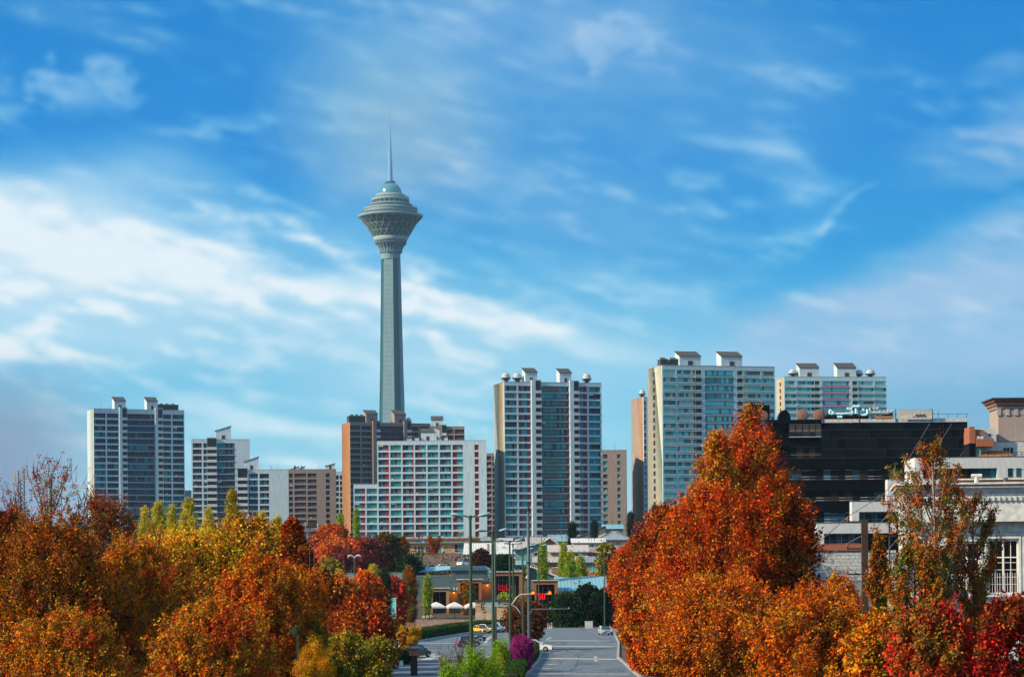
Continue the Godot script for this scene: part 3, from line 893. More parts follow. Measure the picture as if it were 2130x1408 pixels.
	lathe.call("mast", "tower_mast", [[5.4, 378], [5.0, 362], [4.4, 340], [3.6, 320], [3.2, 318], [2.3, 296], [1.6, 276], [1.2, 274], [0.7, 252], [0.35, 232], [0.15, 214], [0, 213.5]], 10)
	# the veil of thin cloud that drifts round the spire, denser towards its middle
	for i in 7:
		var mist := FogVolume.new()
		mist.name = numbered("cloud_mist")
		mist.shape = RenderingServer.FOG_VOLUME_SHAPE_ELLIPSOID
		var q := i / 6.0
		mist.size = Vector3(lerpf(270, 60, q), lerpf(190, 80, q), 420.0)
		var fm := FogMaterial.new()
		fm.albedo = Color(0.60, 0.84, 1.0)
		fm.density = 0.00034
		mist.material = fm
		mist.position = root.position + Vector3(-1.0 + 9.0 * sin(i * 2.1), Y.call(lerpf(255.0, 235.0, q)), 0)
		mist.set_meta("kind", "stuff")
		add_child(mist)


# ---------------------------------------------------------------- trees
const PALETTES := {
	"orange": [Color(0.42, 0.095, 0.006), Color(0.40, 0.060, 0.005), Color(0.44, 0.14, 0.008), Color(0.24, 0.050, 0.005), Color(0.28, 0.125, 0.009)],
	"rust": [Color(0.42, 0.055, 0.005), Color(0.38, 0.030, 0.005), Color(0.42, 0.095, 0.006), Color(0.22, 0.030, 0.005), Color(0.30, 0.135, 0.008)],
	"gold": [Color(0.50, 0.19, 0.008), Color(0.48, 0.12, 0.006), Color(0.52, 0.27, 0.010), Color(0.36, 0.08, 0.006), Color(0.40, 0.23, 0.010)],
	"olive": [Color(0.27, 0.115, 0.008), Color(0.36, 0.075, 0.006), Color(0.18, 0.115, 0.010), Color(0.34, 0.155, 0.009), Color(0.30, 0.040, 0.006)],
	"redgreen": [Color(0.34, 0.05, 0.012), Color(0.18, 0.13, 0.02), Color(0.30, 0.08, 0.012), Color(0.13, 0.11, 0.02), Color(0.40, 0.05, 0.014)],
	"red": [Color(0.52, 0.055, 0.012), Color(0.50, 0.11, 0.012), Color(0.42, 0.035, 0.012), Color(0.50, 0.16, 0.016), Color(0.30, 0.11, 0.014)],
	"crimson": [Color(0.42, 0.018, 0.018), Color(0.34, 0.015, 0.015), Color(0.44, 0.05, 0.015), Color(0.20, 0.05, 0.012), Color(0.17, 0.10, 0.015)],
	"lemon": [Color(0.48, 0.36, 0.02), Color(0.38, 0.34, 0.03), Color(0.52, 0.30, 0.02), Color(0.28, 0.30, 0.03)],
	"poplar": [Color(0.26, 0.42, 0.03), Color(0.36, 0.46, 0.03), Color(0.18, 0.33, 0.03), Color(0.42, 0.40, 0.03)],
	"poplar_orange": [Color(0.46, 0.19, 0.015), Color(0.50, 0.11, 0.012), Color(0.40, 0.28, 0.02), Color(0.22, 0.28, 0.03)],
	"green": [Color(0.09, 0.13, 0.015), Color(0.20, 0.15, 0.018), Color(0.34, 0.075, 0.010), Color(0.38, 0.12, 0.012), Color(0.13, 0.14, 0.016), Color(0.30, 0.05, 0.01)],
	"lime": [Color(0.18, 0.36, 0.02), Color(0.26, 0.42, 0.02), Color(0.12, 0.27, 0.02), Color(0.34, 0.40, 0.02)],
	"evergreen": [Color(0.020, 0.045, 0.020), Color(0.030, 0.060, 0.022), Color(0.014, 0.032, 0.016)],
	"hedge": [Color(0.035, 0.085, 0.018), Color(0.05, 0.12, 0.02), Color(0.025, 0.06, 0.015)],
	"brown": [Color(0.15, 0.05, 0.022), Color(0.11, 0.04, 0.02), Color(0.20, 0.06, 0.022), Color(0.09, 0.05, 0.022)],
	"purple": [Color(0.40, 0.03, 0.30), Color(0.32, 0.02, 0.24), Color(0.26, 0.03, 0.14), Color(0.46, 0.04, 0.34)],
	"wine": [Color(0.20, 0.02, 0.04), Color(0.26, 0.03, 0.03), Color(0.13, 0.02, 0.04), Color(0.22, 0.06, 0.03)],
	"moss": [Color(0.24, 0.20, 0.02), Color(0.30, 0.24, 0.02), Color(0.16, 0.18, 0.02), Color(0.34, 0.18, 0.015)],
}


# a spray of leaves on short stalks; kind sets the leaf's outline
func leaf_mesh(kind: String, v: int) -> ArrayMesh:
	var key := "%s%d" % [kind, v]
	if leafs.has(key):
		return leafs[key]
	var r := RandomNumberGenerator.new()
	r.seed = 900 + v
	var mb := Mb.new()
	var n := 7
	var size := 0.25
	var aspect := 0.8
	var spread := 0.42
	if kind == "narrow":
		n = 9
		size = 0.2
		aspect = 0.45
	elif kind == "needle":
		n = 16
		size = 0.26
		aspect = 0.16
		spread = 0.4
	elif kind == "fine":
		n = 14
		size = 0.085
		aspect = 0.7
		spread = 0.3
	for i in n:
		var tone := [1.9, 1.5, 1.15, 0.85, 0.5, 0.25, 1.35][r.randi() % 7] as float
		var st = mb.t(M.leaf)
		st.set_color(Color(tone, tone * [1.0, 0.75, 1.2, 1.0][r.randi() % 4], tone))
		var out := Vector3(r.randf_range(-1, 1), r.randf_range(-0.6, 1), r.randf_range(-1, 1)).normalized()
		var root := out * spread * sqrt(r.randf()) + Vector3(0, r.randf_range(-0.1, 0.1), 0)
		var dir := (out + Vector3(r.randf_range(-0.7, 0.7), r.randf_range(-0.9, 0.3), r.randf_range(-0.7, 0.7))).normalized()
		var len := size * r.randf_range(0.75, 1.3)
		var side := dir.cross(Vector3(r.randf_range(-1, 1), r.randf_range(-1, 1), r.randf_range(-1, 1))).normalized() * len * aspect * 0.5
		var lift := dir.cross(side).normalized() * len * 0.12
		var mid := root + dir * len * 0.5
		var tip := root + dir * len
		if kind == "needle":
			mb.tri(M.leaf, root - side * 0.5, tip, root + side * 0.5)
		else:
			mb.tri(M.leaf, root, mid - side + lift, tip)
			mb.tri(M.leaf, root, tip, mid + side + lift)
	leafs[key] = mb.mesh()
	return leafs[key]


func scatter(called: String, spots: Array, tints: Array, mesh: Mesh, parent: Node) -> MultiMeshInstance3D:
	var mm := MultiMesh.new()
	mm.transform_format = MultiMesh.TRANSFORM_3D
	mm.use_colors = true
	mm.mesh = mesh
	mm.instance_count = spots.size()
	for i in spots.size():
		mm.set_instance_transform(i, spots[i])
		mm.set_instance_color(i, tints[i])
	var o := MultiMeshInstance3D.new()
	o.multimesh = mm
	o.name = called if parent != self else numbered(called)
	parent.add_child(o, true)
	return tag(o, "", "", "", "stuff")


func tint(list: Array, where: Vector3, r: RandomNumberGenerator, gain := 1.0) -> Color:
	var n := lumpy.get_noise_3d(where.x * 6.0, where.y * 6.0, where.z * 6.0) * 1.3 + 0.5 + r.randf_range(-0.28, 0.28)
	var c: Color = list[clampi(int(n * list.size()), 0, list.size() - 1)]
	if r.randf() < 0.18:
		c = list[r.randi() % list.size()]
	var l := r.randf_range(0.65, 1.35) * gain
	return Color(minf(c.r * l, 0.72), minf(c.g * l, 0.6), c.b * l)


func spun(r: RandomNumberGenerator, size: float, where: Vector3) -> Transform3D:
	var b: Basis = Basis(Vector3(r.randf_range(-1, 1), r.randf_range(-1, 1), r.randf_range(-1, 1)).normalized(), r.randf() * TAU)
	return Transform3D(b.scaled(Vector3.ONE * size), where)


# half width of a crown at height t (0 foot, 1 tip)
func outline(shape: String, t: float) -> float:
	match shape:
		"spire":
			return pow(1.0 - t, 1.05) * minf(1.0, 0.6 + t * 2.2) + 0.04
		"column":
			return (0.55 + 0.45 * sin(PI * clampf(t * 0.85 + 0.1, 0, 1))) * (1.0 if t < 0.7 else 1.0 - (t - 0.7) / 0.3 * 0.8)
		"cone":
			return 1.05 * (1.0 - t) + 0.04
		"broad":
			return (0.62 + 0.38 * sin(PI * clampf(t * 1.15 + 0.08, 0, 1))) * (1.0 if t < 0.55 else lerpf(1.0, 0.36, (t - 0.55) / 0.3)) if t < 0.85 else 0.14 * pow((1.0 - t) / 0.15, 0.8) + 0.02
		"mound":
			return lerpf(0.55, 1.0, t / 0.3) if t < 0.3 else 1.0 if t < 0.62 else lerpf(1.0, 0.78, (t - 0.62) / 0.2) if t < 0.82 else lerpf(0.78, 0.2, (t - 0.82) / 0.18)
		"leader":
			return lerpf(0.6, 1.0, t / 0.35) if t < 0.35 else lerpf(1.0, 0.74, (t - 0.35) / 0.35) if t < 0.7 else lerpf(0.74, 0.52, (t - 0.7) / 0.16) if t < 0.86 else lerpf(0.52, 0.08, (t - 0.86) / 0.08) if t < 0.94 else 0.05
		"vase":
			return sqrt(clampf(t * 1.3, 0, 1)) * (1.0 if t < 0.55 else sqrt(maxf(0.02, 1.0 - pow((t - 0.55) / 0.45, 2.0))))
	return sqrt(maxf(0.0, 1.0 - pow(2.0 * t - 0.9, 2.0) / 1.22)) + 0.03


# px, d: where it stands; top: the line its tip reaches; wide: crown width in pixels; low: metres from the ground to the lowest leaves
func tree(called: String, label: String, group: String, px: float, d: float, top: float, wide: float, low: float, shape: String, palette: String, o := {}) -> Node3D:
	var tip := at(px, top, d)
	var y0 := ground(tip.x, d)
	var base := Vector3(tip.x, y0, -d)
	var H := tip.y - y0
	var R := wide / F * d * 0.5
	var category: String = o.get("category", "tree")
	var root := thing(called, label, category, base, 0.0, group)
	var r := RandomNumberGenerator.new()
	r.seed = hash(called + str(px) + str(top))
	var list: Array = PALETTES[palette]
	var crown := H - low
	var gain: float = 2.3 if palette == "gold" else 1.8 if palette == "olive" else 1.45 if palette in ["orange", "rust", "gold", "red", "lemon", "olive"] else 1.4 if palette == "crimson" else 1.05 if palette in ["redgreen", "green", "moss"] else 1.0
	var leaf: String = o.get("leaf", "broad")
	var size: float = o.get("size", 1.0) * ((0.72 if d < 140 else 0.80) if called == "plane_tree" else 1.0)
	var limbs := int(o.get("limbs", 60) * (1.8 if called == "plane_tree" else 1.25 if leaf == "broad" else 1.0))
	var twigs: int = o.get("twigs", 9)
	var per: int = o.get("per", 8)
	var bare: float = o.get("bare", 0.0)
	var rise: float = o.get("rise", 0.55)
	var bark = M[o.get("bark", "bark")]
	var thick: float = o.get("thick", clampf(H * 0.016, 0.03, 0.3))
	var wood := Mb.new()
	var spine := []
	var radii := []
	var lean := Vector3(r.randf_range(-1, 1), 0, r.randf_range(-1, 1)) * H * 0.02
	for i in 9:
		var t := i / 8.0
		spine.append(Vector3(sin(t * 5.0 + px) * H * 0.008, -0.4 + t * (H * 0.97 + 0.4), cos(t * 4.0 + top) * H * 0.008) + lean * t * (1.0 - t) * 4.0)
		radii.append(thick * lerpf(1.0, 0.12, pow(t, 0.8)))
	wood.tube(bark, spine, radii, 7)
	var spots := []
	var tints := []
	for i in limbs:
		var t := fposmod(i * 0.75487766 + r.randf() * 0.05, 1.0)
		var az := i * 2.39996 + r.randf_range(-0.3, 0.3)
		var lobe := 0.82 + 0.5 * lumpy.get_noise_3d(cos(az) * 14.0 + base.x, t * 40.0 + base.z, sin(az) * 14.0)
		var reach := R * outline(shape, t) * r.randf_range(0.62, 1.06) * clampf(lobe, 0.72, 1.15)
		var end := Vector3(cos(az) * reach, low + crown * t, sin(az) * reach)
		var from_y := maxf(low * 0.55, end.y - reach * r.randf_range(rise, rise * 2.2) - crown * 0.05)
		from_y = clampf(from_y, 0.2, H * 0.93)
		var sp: Vector3 = spine[clampi(int(from_y / H * 8.0), 0, 8)]
		var a := Vector3(sp.x, from_y, sp.z)
		var c := a.lerp(end, 0.55) - Vector3(0, reach * 0.10, 0)
		var pts := []
		for k in 5:
			var q := k / 4.0
			pts.append(a.lerp(c, q).lerp(c.lerp(end, q), q))
		var lr := thick * lerpf(0.52, 0.22, t) * (0.6 + 0.4 * reach / maxf(R, 0.1))
		wood.tube(bark, pts, [lr, lr * 0.8, lr * 0.6, lr * 0.4, lr * 0.2], 5)
		for j in twigs:
			var q := lerpf(0.22, 1.0, pow((j + r.randf()) / twigs, 0.75))
			var p: Vector3 = pts[mini(int(q * 4.0), 3)].lerp(pts[mini(int(q * 4.0), 3) + 1], q * 4.0 - floorf(q * 4.0)) if q < 1.0 else pts[4]
			var dir := ((end - a).normalized() * 0.5 + Vector3(r.randf_range(-1, 1), r.randf_range(-0.35, 1.1), r.randf_range(-1, 1))).normalized()
			if shape == "column" or shape == "spire":
				dir = (dir + Vector3(0, 0.9, 0)).normalized()
			var len := lerpf(0.35, 0.8, r.randf()) * lerpf(0.55, 1.0, r.randf()) * maxf(0.6, R * 0.42 * clampf(outline(shape, t) * 1.1, 0.35, 1.0)) * float(o.get("twig_length", 1.0))
			if j == twigs - 1:
				dir = (dir + Vector3(0, 1.3, 0)).normalized()
				len *= 1.7
			var e := p + dir * len
			wood.tri(bark, p - Vector3(0.02, 0, 0), e, p + Vector3(0.02, 0, 0.01))
			wood.tri(bark, p - Vector3(0, 0, 0.02), e, p + Vector3(0.01, 0, 0.02))
			for k in per:
				if r.randf() < bare * t:
					continue
				var w := p.lerp(e, (k + r.randf()) / per * 1.05) + Vector3(r.randf_range(-1, 1), r.randf_range(-1, 1), r.randf_range(-1, 1)) * 0.16 * size
				spots.append(spun(r, size * r.randf_range(0.6, 1.1), w))
				tints.append(tint(list, base + w, r, gain))
		if t > 0.25 and leaf == "broad" and category == "tree":
			for j in 2:
				var p: Vector3 = pts[4] + Vector3(r.randf_range(-1, 1), r.randf_range(-0.4, 0.4), r.randf_range(-1, 1)) * R * 0.12
				var e := p + Vector3(r.randf_range(-0.45, 0.45), 1.0, r.randf_range(-0.45, 0.45)).normalized() * r.randf_range(0.25, 1.0) * clampf(R * 0.34, 0.5, 1.9)
				wood.tri(bark, p - Vector3(0.025, 0, 0), e, p + Vector3(0.025, 0, 0.01))
				wood.tri(bark, p - Vector3(0, 0, 0.025), e, p + Vector3(0.01, 0, 0.025))
				for k in 6:
					if r.randf() < bare * 0.8:
						continue
					var w := p.lerp(e, (k + r.randf()) / 6.0) + Vector3(r.randf_range(-1, 1), 0, r.randf_range(-1, 1)) * 0.07
					spots.append(spun(r, size * r.randf_range(0.4, 0.75), w))
					tints.append(tint(list, base + w, r, gain))
	put(o.get("wood", "trunk"), wood, root)
	scatter("crown", spots, tints, leaf_mesh(leaf, r.randi() % 3), root)
	return root


# a clipped hedge along a path of points (x, d), of a width and a height
func hedge(called: String, label: String, path: Array, width: float, height: float, palette := "hedge") -> Node3D:
	var start := Vector3(path[0].x, ground(path[0].x, path[0].y), -path[0].y)
	var root := thing(called, label, "hedge", start, 0.0)
	var r := RandomNumberGenerator.new()
	r.seed = hash(label)
	var core := Mb.new()
	var spots := []
	var tints := []
	for i in path.size() - 1:
		var a: Vector3 = Vector3(path[i].x, ground(path[i].x, path[i].y), -path[i].y) - start
		var b: Vector3 = Vector3(path[i + 1].x, ground(path[i + 1].x, path[i + 1].y), -path[i + 1].y) - start
		var along := (b - a)
		var side := Vector3(-along.z, 0, along.x).normalized() * width * 0.5
		var up := Vector3(0, height, 0)
		var s := side * 0.86
		var u := up * 0.93
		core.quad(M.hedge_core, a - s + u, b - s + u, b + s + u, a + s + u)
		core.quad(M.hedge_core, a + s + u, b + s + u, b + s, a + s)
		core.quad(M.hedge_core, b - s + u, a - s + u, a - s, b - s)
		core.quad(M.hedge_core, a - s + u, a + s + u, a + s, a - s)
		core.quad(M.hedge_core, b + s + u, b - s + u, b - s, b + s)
		var n := int(along.length() * (width + height * 2.0) * 16.0)
		for k in n:
			var girth := r.randf() * (width + 2.0 * height)
			var p := a.lerp(b, r.randf())
			if girth < height:
				p += side + Vector3(0, girth, 0)
			elif girth < 2.0 * height:
				p += -side + Vector3(0, girth - height, 0)
			else:
				p += side * ((girth - 2.0 * height) / width * 2.0 - 1.0) + up
			p += Vector3(r.randf_range(-1, 1), r.randf_range(-1, 1), r.randf_range(-1, 1)) * 0.09
			spots.append(spun(r, r.randf_range(0.7, 1.1), p))
			tints.append(tint(PALETTES[palette], start + p, r))
	put("stems", core, root)
	scatter("foliage", spots, tints, leaf_mesh("fine", 0), root)
	return root


func build_trees() -> void:
	var L := "autumn trees left of the road"
	var Rt := "autumn trees right of the road"
	# left bank, back to front
	tree("poplar_tree", "left yellow-green poplar rising behind the orange trees at the far left tower's foot", L, 328, 330, 1042, 90, 2, "column", "lemon", {"limbs": 85, "leaf": "narrow", "size": 1.16, "per": 9, "bare": 0.5})
	tree("poplar_tree", "yellow-green broad poplar with two tips before the far left tower's right edge", L, 392, 325, 1038, 100, 2, "column", "lemon", {"limbs": 102, "leaf": "narrow", "size": 1.16, "per": 9, "bare": 0.5})
	tree("poplar_tree", "olive-yellow slim poplar rising before the white stepped tower", L, 482, 300, 1012, 52, 2, "column", "lemon", {"limbs": 61, "leaf": "narrow", "size": 1.09, "per": 9, "bare": 0.5})
	tree("poplar_tree", "yellow slim poplar rising before the blank white end wall", L, 545, 310, 1068, 70, 2, "column", "lemon", {"limbs": 68, "leaf": "narrow", "size": 1.09, "per": 9, "bare": 0.5})
	for f in [[300, 1058, 52, "yellow-green poplar at the left end of the row behind the golden trees"], [357, 1052, 50, "yellow-green poplar between the two broad ones behind the golden trees"], [432, 1062, 56, "yellow-green poplar at the right end of the row, before the white stepped tower"], [575, 1075, 50, "yellow poplar left of the rust-red upright tree"]]:
		tree("poplar_tree", f[3], L, f[0], 318, f[1], f[2], 2, "column", "lemon", {"limbs": 70, "leaf": "narrow", "size": 1.1, "per": 9, "bare": 0.4})
	tree("plane_tree", "large golden-orange tree in front of the far left tower's right half", L, 375, 235, 1120, 270, 2.5, "mound", "gold", {"limbs": 95, "size": 1.45})
	tree("plane_tree", "large orange tree with a flat crown below the white stepped tower", L, 510, 225, 1092, 240, 2.5, "mound", "gold", {"limbs": 95, "size": 1.4})
	tree("plane_tree", "rust-red upright tree beside the tall pole with the floodlight", L, 606, 215, 1094, 110, 2, "column", "rust", {"limbs": 80, "size": 1.3})
	tree("plane_tree", "orange tree filling the slope below the golden trees, next to the red maples", L, 600, 190, 1190, 200, 1.5, "round", "orange", {"limbs": 90, "size": 1.2})
	tree("plane_tree", "deep orange tree in the middle of the left bank, under the flat-crowned tree", L, 430, 165, 1140, 360, 1.5, "mound", "gold", {"limbs": 120, "size": 1.05})
	tree("plane_tree", "brownish-orange tree with a dark forked trunk, left of the green sign on the left bank", L, 545, 150, 1170, 260, 1.0, "mound", "orange", {"limbs": 110, "size": 0.9})
	tree("plane_tree", "tall red and green tree with bare upright twigs at the far left", L, 105, 160, 968, 300, 3, "vase", "redgreen", {"limbs": 64, "bare": 0.85, "size": 0.7, "per": 9, "rise": 1.0, "twig_length": 1.2})
	tree("plane_tree", "dark red and green spreading tree before the far left tower's cream side", L, 205, 165, 1040, 230, 2, "vase", "redgreen", {"limbs": 80, "bare": 0.35, "size": 0.8, "per": 8})
	tree("plane_tree", "low dark red tree at the very left edge under the twiggy tree", L, 10, 150, 1070, 200, 1, "round", "redgreen", {"limbs": 80, "size": 0.8, "bare": 0.2})
	tree("plane_tree", "wide olive-orange tree in the lower left corner", L, 90, 128, 1105, 400, 1.0, "mound", "olive", {"limbs": 130, "size": 0.8})
	tree("plane_tree", "olive and rust tree between the lower left corner and the deep orange tree", L, 285, 132, 1135, 360, 1.0, "mound", "olive", {"limbs": 120, "size": 0.8})
	tree("plane_tree", "dark olive tree along the bottom edge, below the forked trunk", L, 440, 122, 1265, 280, 0.5, "round", "olive", {"limbs": 120, "size": 0.75})
	tree("plane_tree", "dark low olive tree at the bottom edge in the lower left corner", L, 140, 112, 1290, 330, 0.5, "round", "olive", {"limbs": 120, "size": 0.72})
	# smaller trees beside the left carriageway
	var S := "small trees beside the left carriageway"
	tree("maple_tree", "bright red maple in front of the small twin lamp", S, 705, 250, 1205, 120, 1.5, "round", "red", {"limbs": 70, "size": 1.3})
	tree("maple_tree", "red-orange maple with a bright top, left of the pale blue signboard", S, 757, 255, 1198, 84, 1.5, "vase", "red", {"limbs": 60, "size": 1.3})
	tree("maple_tree", "orange-red maple filling the bank below the small twin lamp", S, 740, 215, 1265, 190, 0.8, "round", "red", {"limbs": 90, "size": 1.15})
	tree("maple_tree", "deep red little maple behind the pale blue signboard", S, 818, 400, 1208, 60, 2, "round", "crimson", {"limbs": 40, "size": 1.8})
	tree("maple_tree", "rust-orange maple just left of the red maples", S, 655, 240, 1200, 110, 1.5, "round", "rust", {"limbs": 70, "size": 1.3})
	tree("bush_tree", "mossy green-gold bush under the red maples, by the green sign", S, 650, 150, 1292, 95, 0.3, "round", "moss", {"limbs": 60, "size": 0.75, "leaf": "fine", "per": 10})
	tree("bush_tree", "golden clipped bush at the bottom edge under the mossy bush", S, 655, 128, 1345, 110, 0.3, "round", "gold", {"limbs": 60, "size": 0.75, "leaf": "fine", "per": 10})
	tree("bush_tree", "olive bush with green tips right of the golden clipped bush", S, 720, 175, 1325, 110, 0.3, "round", "moss", {"limbs": 60, "size": 0.8})
	tree("bush_tree", "mossy yellow bush close to the black hedge balls", S, 785, 205, 1335, 80, 0.3, "round", "moss", {"limbs": 45, "size": 0.9})
	tree("umbrella_tree", "small umbrella-shaped tree with a yellow-orange top on bare stems beside the kerb", S, 848, 250, 1308, 68, 2.2, "round", "gold", {"limbs": 40, "size": 0.9, "rise": 1.2, "leaf": "fine", "per": 12})
	tree("poplar_tree", "orange poplar standing before the teal stone wall", S, 850, 470, 1182, 36, 2, "column", "poplar_orange", {"limbs": 68, "leaf": "narrow", "size": 1.56, "per": 9, "bare": 0.5})
	tree("poplar_tree", "slim light green poplar beside the orange poplar", S, 889, 480, 1200, 18, 1, "column", "poplar", {"limbs": 44, "leaf": "narrow", "size": 1.36, "per": 9, "bare": 0.5})
	tree("poplar_tree", "yellow poplar behind the red maples, left of the small twin lamp", S, 706, 420, 1190, 24, 2, "column", "lemon", {"limbs": 51, "leaf": "narrow", "size": 1.50, "per": 9, "bare": 0.5})
	tree("poplar_tree", "yellow-orange poplar group, broad, right of the small twin lamp", S, 775, 420, 1180, 60, 2, "column", "lemon", {"limbs": 85, "leaf": "narrow", "size": 1.50, "per": 9, "bare": 0.5})
	# the hillside above
	var Hs := "trees on the slope below the towers"
	tree("hill_tree", "orange tree on the slope just right of the floodlight pole", Hs, 690, 640, 1100, 90, 1.0, "round", "rust", {"limbs": 60, "size": 3.0})
	tree("hill_tree", "red tree with a dark foot on the slope above the teal wall", Hs, 700, 610, 1128, 100, 1.0, "round", "red", {"limbs": 60, "size": 2.8})
	tree("hill_tree", "dark wine-red tree in the middle of the slope", Hs, 762, 620, 1128, 90, 1.0, "round", "wine", {"limbs": 60, "size": 2.8})
	tree("hill_tree", "wine-red low tree above the turquoise wall", Hs, 720, 590, 1155, 110, 0.5, "round", "wine", {"limbs": 60, "size": 2.6})
	tree("hill_tree", "green and orange tree at the right end of the slope's red trees", Hs, 800, 640, 1120, 60, 1.0, "round", "green", {"limbs": 50, "size": 2.8})
	tree("hill_tree", "bare grey-green tree left of the long tan building", Hs, 832, 650, 1118, 46, 1.5, "vase", "green", {"limbs": 40, "size": 2.0, "bare": 0.7})
	tree("hill_tree", "dark green bush above the end of the turquoise wall", Hs, 850, 600, 1165, 50, 0.3, "round", "evergreen", {"limbs": 40, "size": 2.6})
	tree("hill_tree", "mossy shrub mass at the foot of the wine-red trees", Hs, 690, 560, 1170, 60, 0.5, "round", "moss", {"limbs": 40, "size": 2.4})
	tree("hill_poplar", "thin yellow-green poplar before the brown tower's foot, left one", Hs, 707, 700, 1068, 16, 2, "column", "poplar", {"limbs": 40, "leaf": "narrow", "size": 1.77, "per": 9, "bare": 0.5})
	tree("hill_poplar", "thin green poplar before the lower white wing's left edge", Hs, 741, 690, 1056, 13, 2, "column", "poplar", {"limbs": 40, "leaf": "narrow", "size": 1.63, "per": 9, "bare": 0.5})
	tree("hill_tree", "rusty sapling before the long tan building", Hs, 903, 745, 1117, 44, 1.5, "vase", "rust", {"limbs": 16, "size": 1.5, "bare": 0.5, "per": 3})
	tree("hill_tree", "dark brown bush below the white roof", Hs, 1000, 610, 1150, 40, 0.5, "round", "brown", {"limbs": 40, "size": 2.2, "bare": 0.3})
	tree("hill_tree", "dark green bush right of the brown bush under the white roof", Hs, 1047, 600, 1163, 36, 0.3, "round", "hedge", {"limbs": 36, "size": 2.2})
	tree("hill_poplar", "light green poplar just right of the tall grey signal pole", Hs, 1128, 530, 1130, 22, 1.0, "column", "poplar", {"limbs": 57, "leaf": "narrow", "size": 1.56, "per": 9, "bare": 0.5})
	tree("hill_poplar", "tall light green poplar, left of the pair before the turquoise roof", Hs, 1172, 540, 1132, 20, 1.0, "column", "poplar", {"limbs": 57, "leaf": "narrow", "size": 1.56, "per": 9, "bare": 0.5})
	tree("hill_poplar", "bushy light green poplar, right of the pair before the turquoise roof", Hs, 1186, 535, 1150, 30, 1.0, "column", "poplar", {"limbs": 68, "leaf": "narrow", "size": 1.56, "per": 9, "bare": 0.5})
	tree("hill_poplar", "short green poplar at the right end of the turquoise roof", Hs, 1208, 545, 1160, 26, 1.0, "column", "poplar", {"limbs": 57, "leaf": "narrow", "size": 1.56, "per": 9, "bare": 0.5})
	tree("hill_tree", "bare grey sapling before the turquoise roof's right end", Hs, 1238, 540, 1195, 30, 1.0, "vase", "brown", {"limbs": 20, "size": 1.4, "bare": 0.9})
	tree("hill_tree", "olive shrub before the house with the orange frame", Hs, 1262, 560, 1128, 44, 1.0, "round", "moss", {"limbs": 30, "size": 2.2, "bare": 0.3})
	for f in [[1190, 720, 1092, 13, "small dark fir before the tall red-panelled tower's centre"], [1236, 740, 1086, 12, "small dark fir before the tall red-panelled tower's right edge"], [1312, 800, 1066, 22, "dark fir in the gap left of the orange-ended tower"], [1362, 780, 1052, 26, "dark fir before the largest pale tower's cream end"], [1376, 790, 1062, 22, "smaller dark fir touching the one before the cream end"], [798, 380, 1195, 14, "thin dark fir beside the pale blue signboard"]]:
		tree("fir_tree", f[4], "dark firs below the towers", f[0], f[1], f[2], f[3], 0.6, "cone", "evergreen", {"limbs": 50, "leaf": "needle", "size": 2.4, "rise": 0.1, "per": 5})
	# the dark evergreens that close the road
	var E := "dark evergreens at the end of the road"
	tree("evergreen_bush", "dark evergreen bush left of the white crate at the road's end", E, 1180, 455, 1238, 60, 0.2, "round", "evergreen", {"limbs": 60, "size": 1.7})
	tree("evergreen_bush", "dark evergreen tree behind the white crate at the road's end", E, 1222, 465, 1225, 60, 0.2, "round", "evergreen", {"limbs": 60, "size": 1.7})
	tree("evergreen_bush", "dark evergreen bush beside the orange trees at the road's end", E, 1255, 460, 1235, 50, 0.2, "round", "evergreen", {"limbs": 60, "size": 1.7})
	tree("evergreen_bush", "low dark evergreen behind the brown-leaved median tree", E, 1160, 470, 1245, 44, 0.2, "round", "evergreen", {"limbs": 50, "size": 1.7})
	tree("poplar_tree", "fresh green creeper bush below the red sign", E, 1052, 505, 1241, 46, 0.2, "round", "poplar", {"limbs": 40, "size": 1.9, "category": "bush"})
	tree("poplar_tree", "slim green tree before the middle portal", E, 975, 510, 1215, 22, 0.5, "column", "green", {"limbs": 30, "size": 1.9})
	# right bank, back to front
	tree("plane_tree", "orange-red tree at the left foot of the right-hand trees, by the parked car", Rt, 1325, 300, 1130, 130, 1, "mound", "rust", {"limbs": 90, "size": 1.6})
	tree("plane_tree", "orange tree with a low rounded top before the largest pale tower", Rt, 1390, 265, 1064, 200, 2, "mound", "rust", {"limbs": 110, "size": 1.5})
	tree("plane_tree", "tallest rust-red tree with a pointed top before the black office building", Rt, 1560, 215, 862, 272, 3, "leader", "rust", {"limbs": 250, "size": 1.2, "rise": 0.9, "bare": 0.45})
	tree("plane_tree", "rust and green tree leaning out left of the tallest tree", Rt, 1492, 210, 902, 130, 3, "vase", "olive", {"limbs": 70, "size": 1.15, "rise": 0.9, "bare": 0.25})
	tree("plane_tree", "broad orange-brown tree below the tallest tree", Rt, 1480, 190, 1020, 290, 1.5, "mound", "rust", {"limbs": 130, "size": 1.15})
	tree("plane_tree", "broad rust tree below the second pointed tree", Rt, 1605, 180, 1010, 230, 1.5, "mound", "rust", {"limbs": 120, "size": 1.1})
	tree("plane_tree", "orange tree whose leaves hang over the right kerb", Rt, 1370, 205, 1195, 180, 0.8, "round", "rust", {"limbs": 120, "size": 1.2})
	tree("plane_tree", "golden-brown tree along the bottom edge, second from the right kerb", Rt, 1500, 150, 1215, 340, 0.8, "mound", "orange", {"limbs": 130, "size": 0.95})
	tree("plane_tree", "golden-brown tree along the bottom edge, before the utility pole's foot", Rt, 1690, 135, 1245, 300, 0.8, "mound", "orange", {"limbs": 130, "size": 0.85})
	tree("plane_tree", "thin orange and green tree before the white tiled wall", Rt, 1745, 160, 1205, 130, 1, "vase", "olive", {"limbs": 60, "size": 0.9, "bare": 0.45})
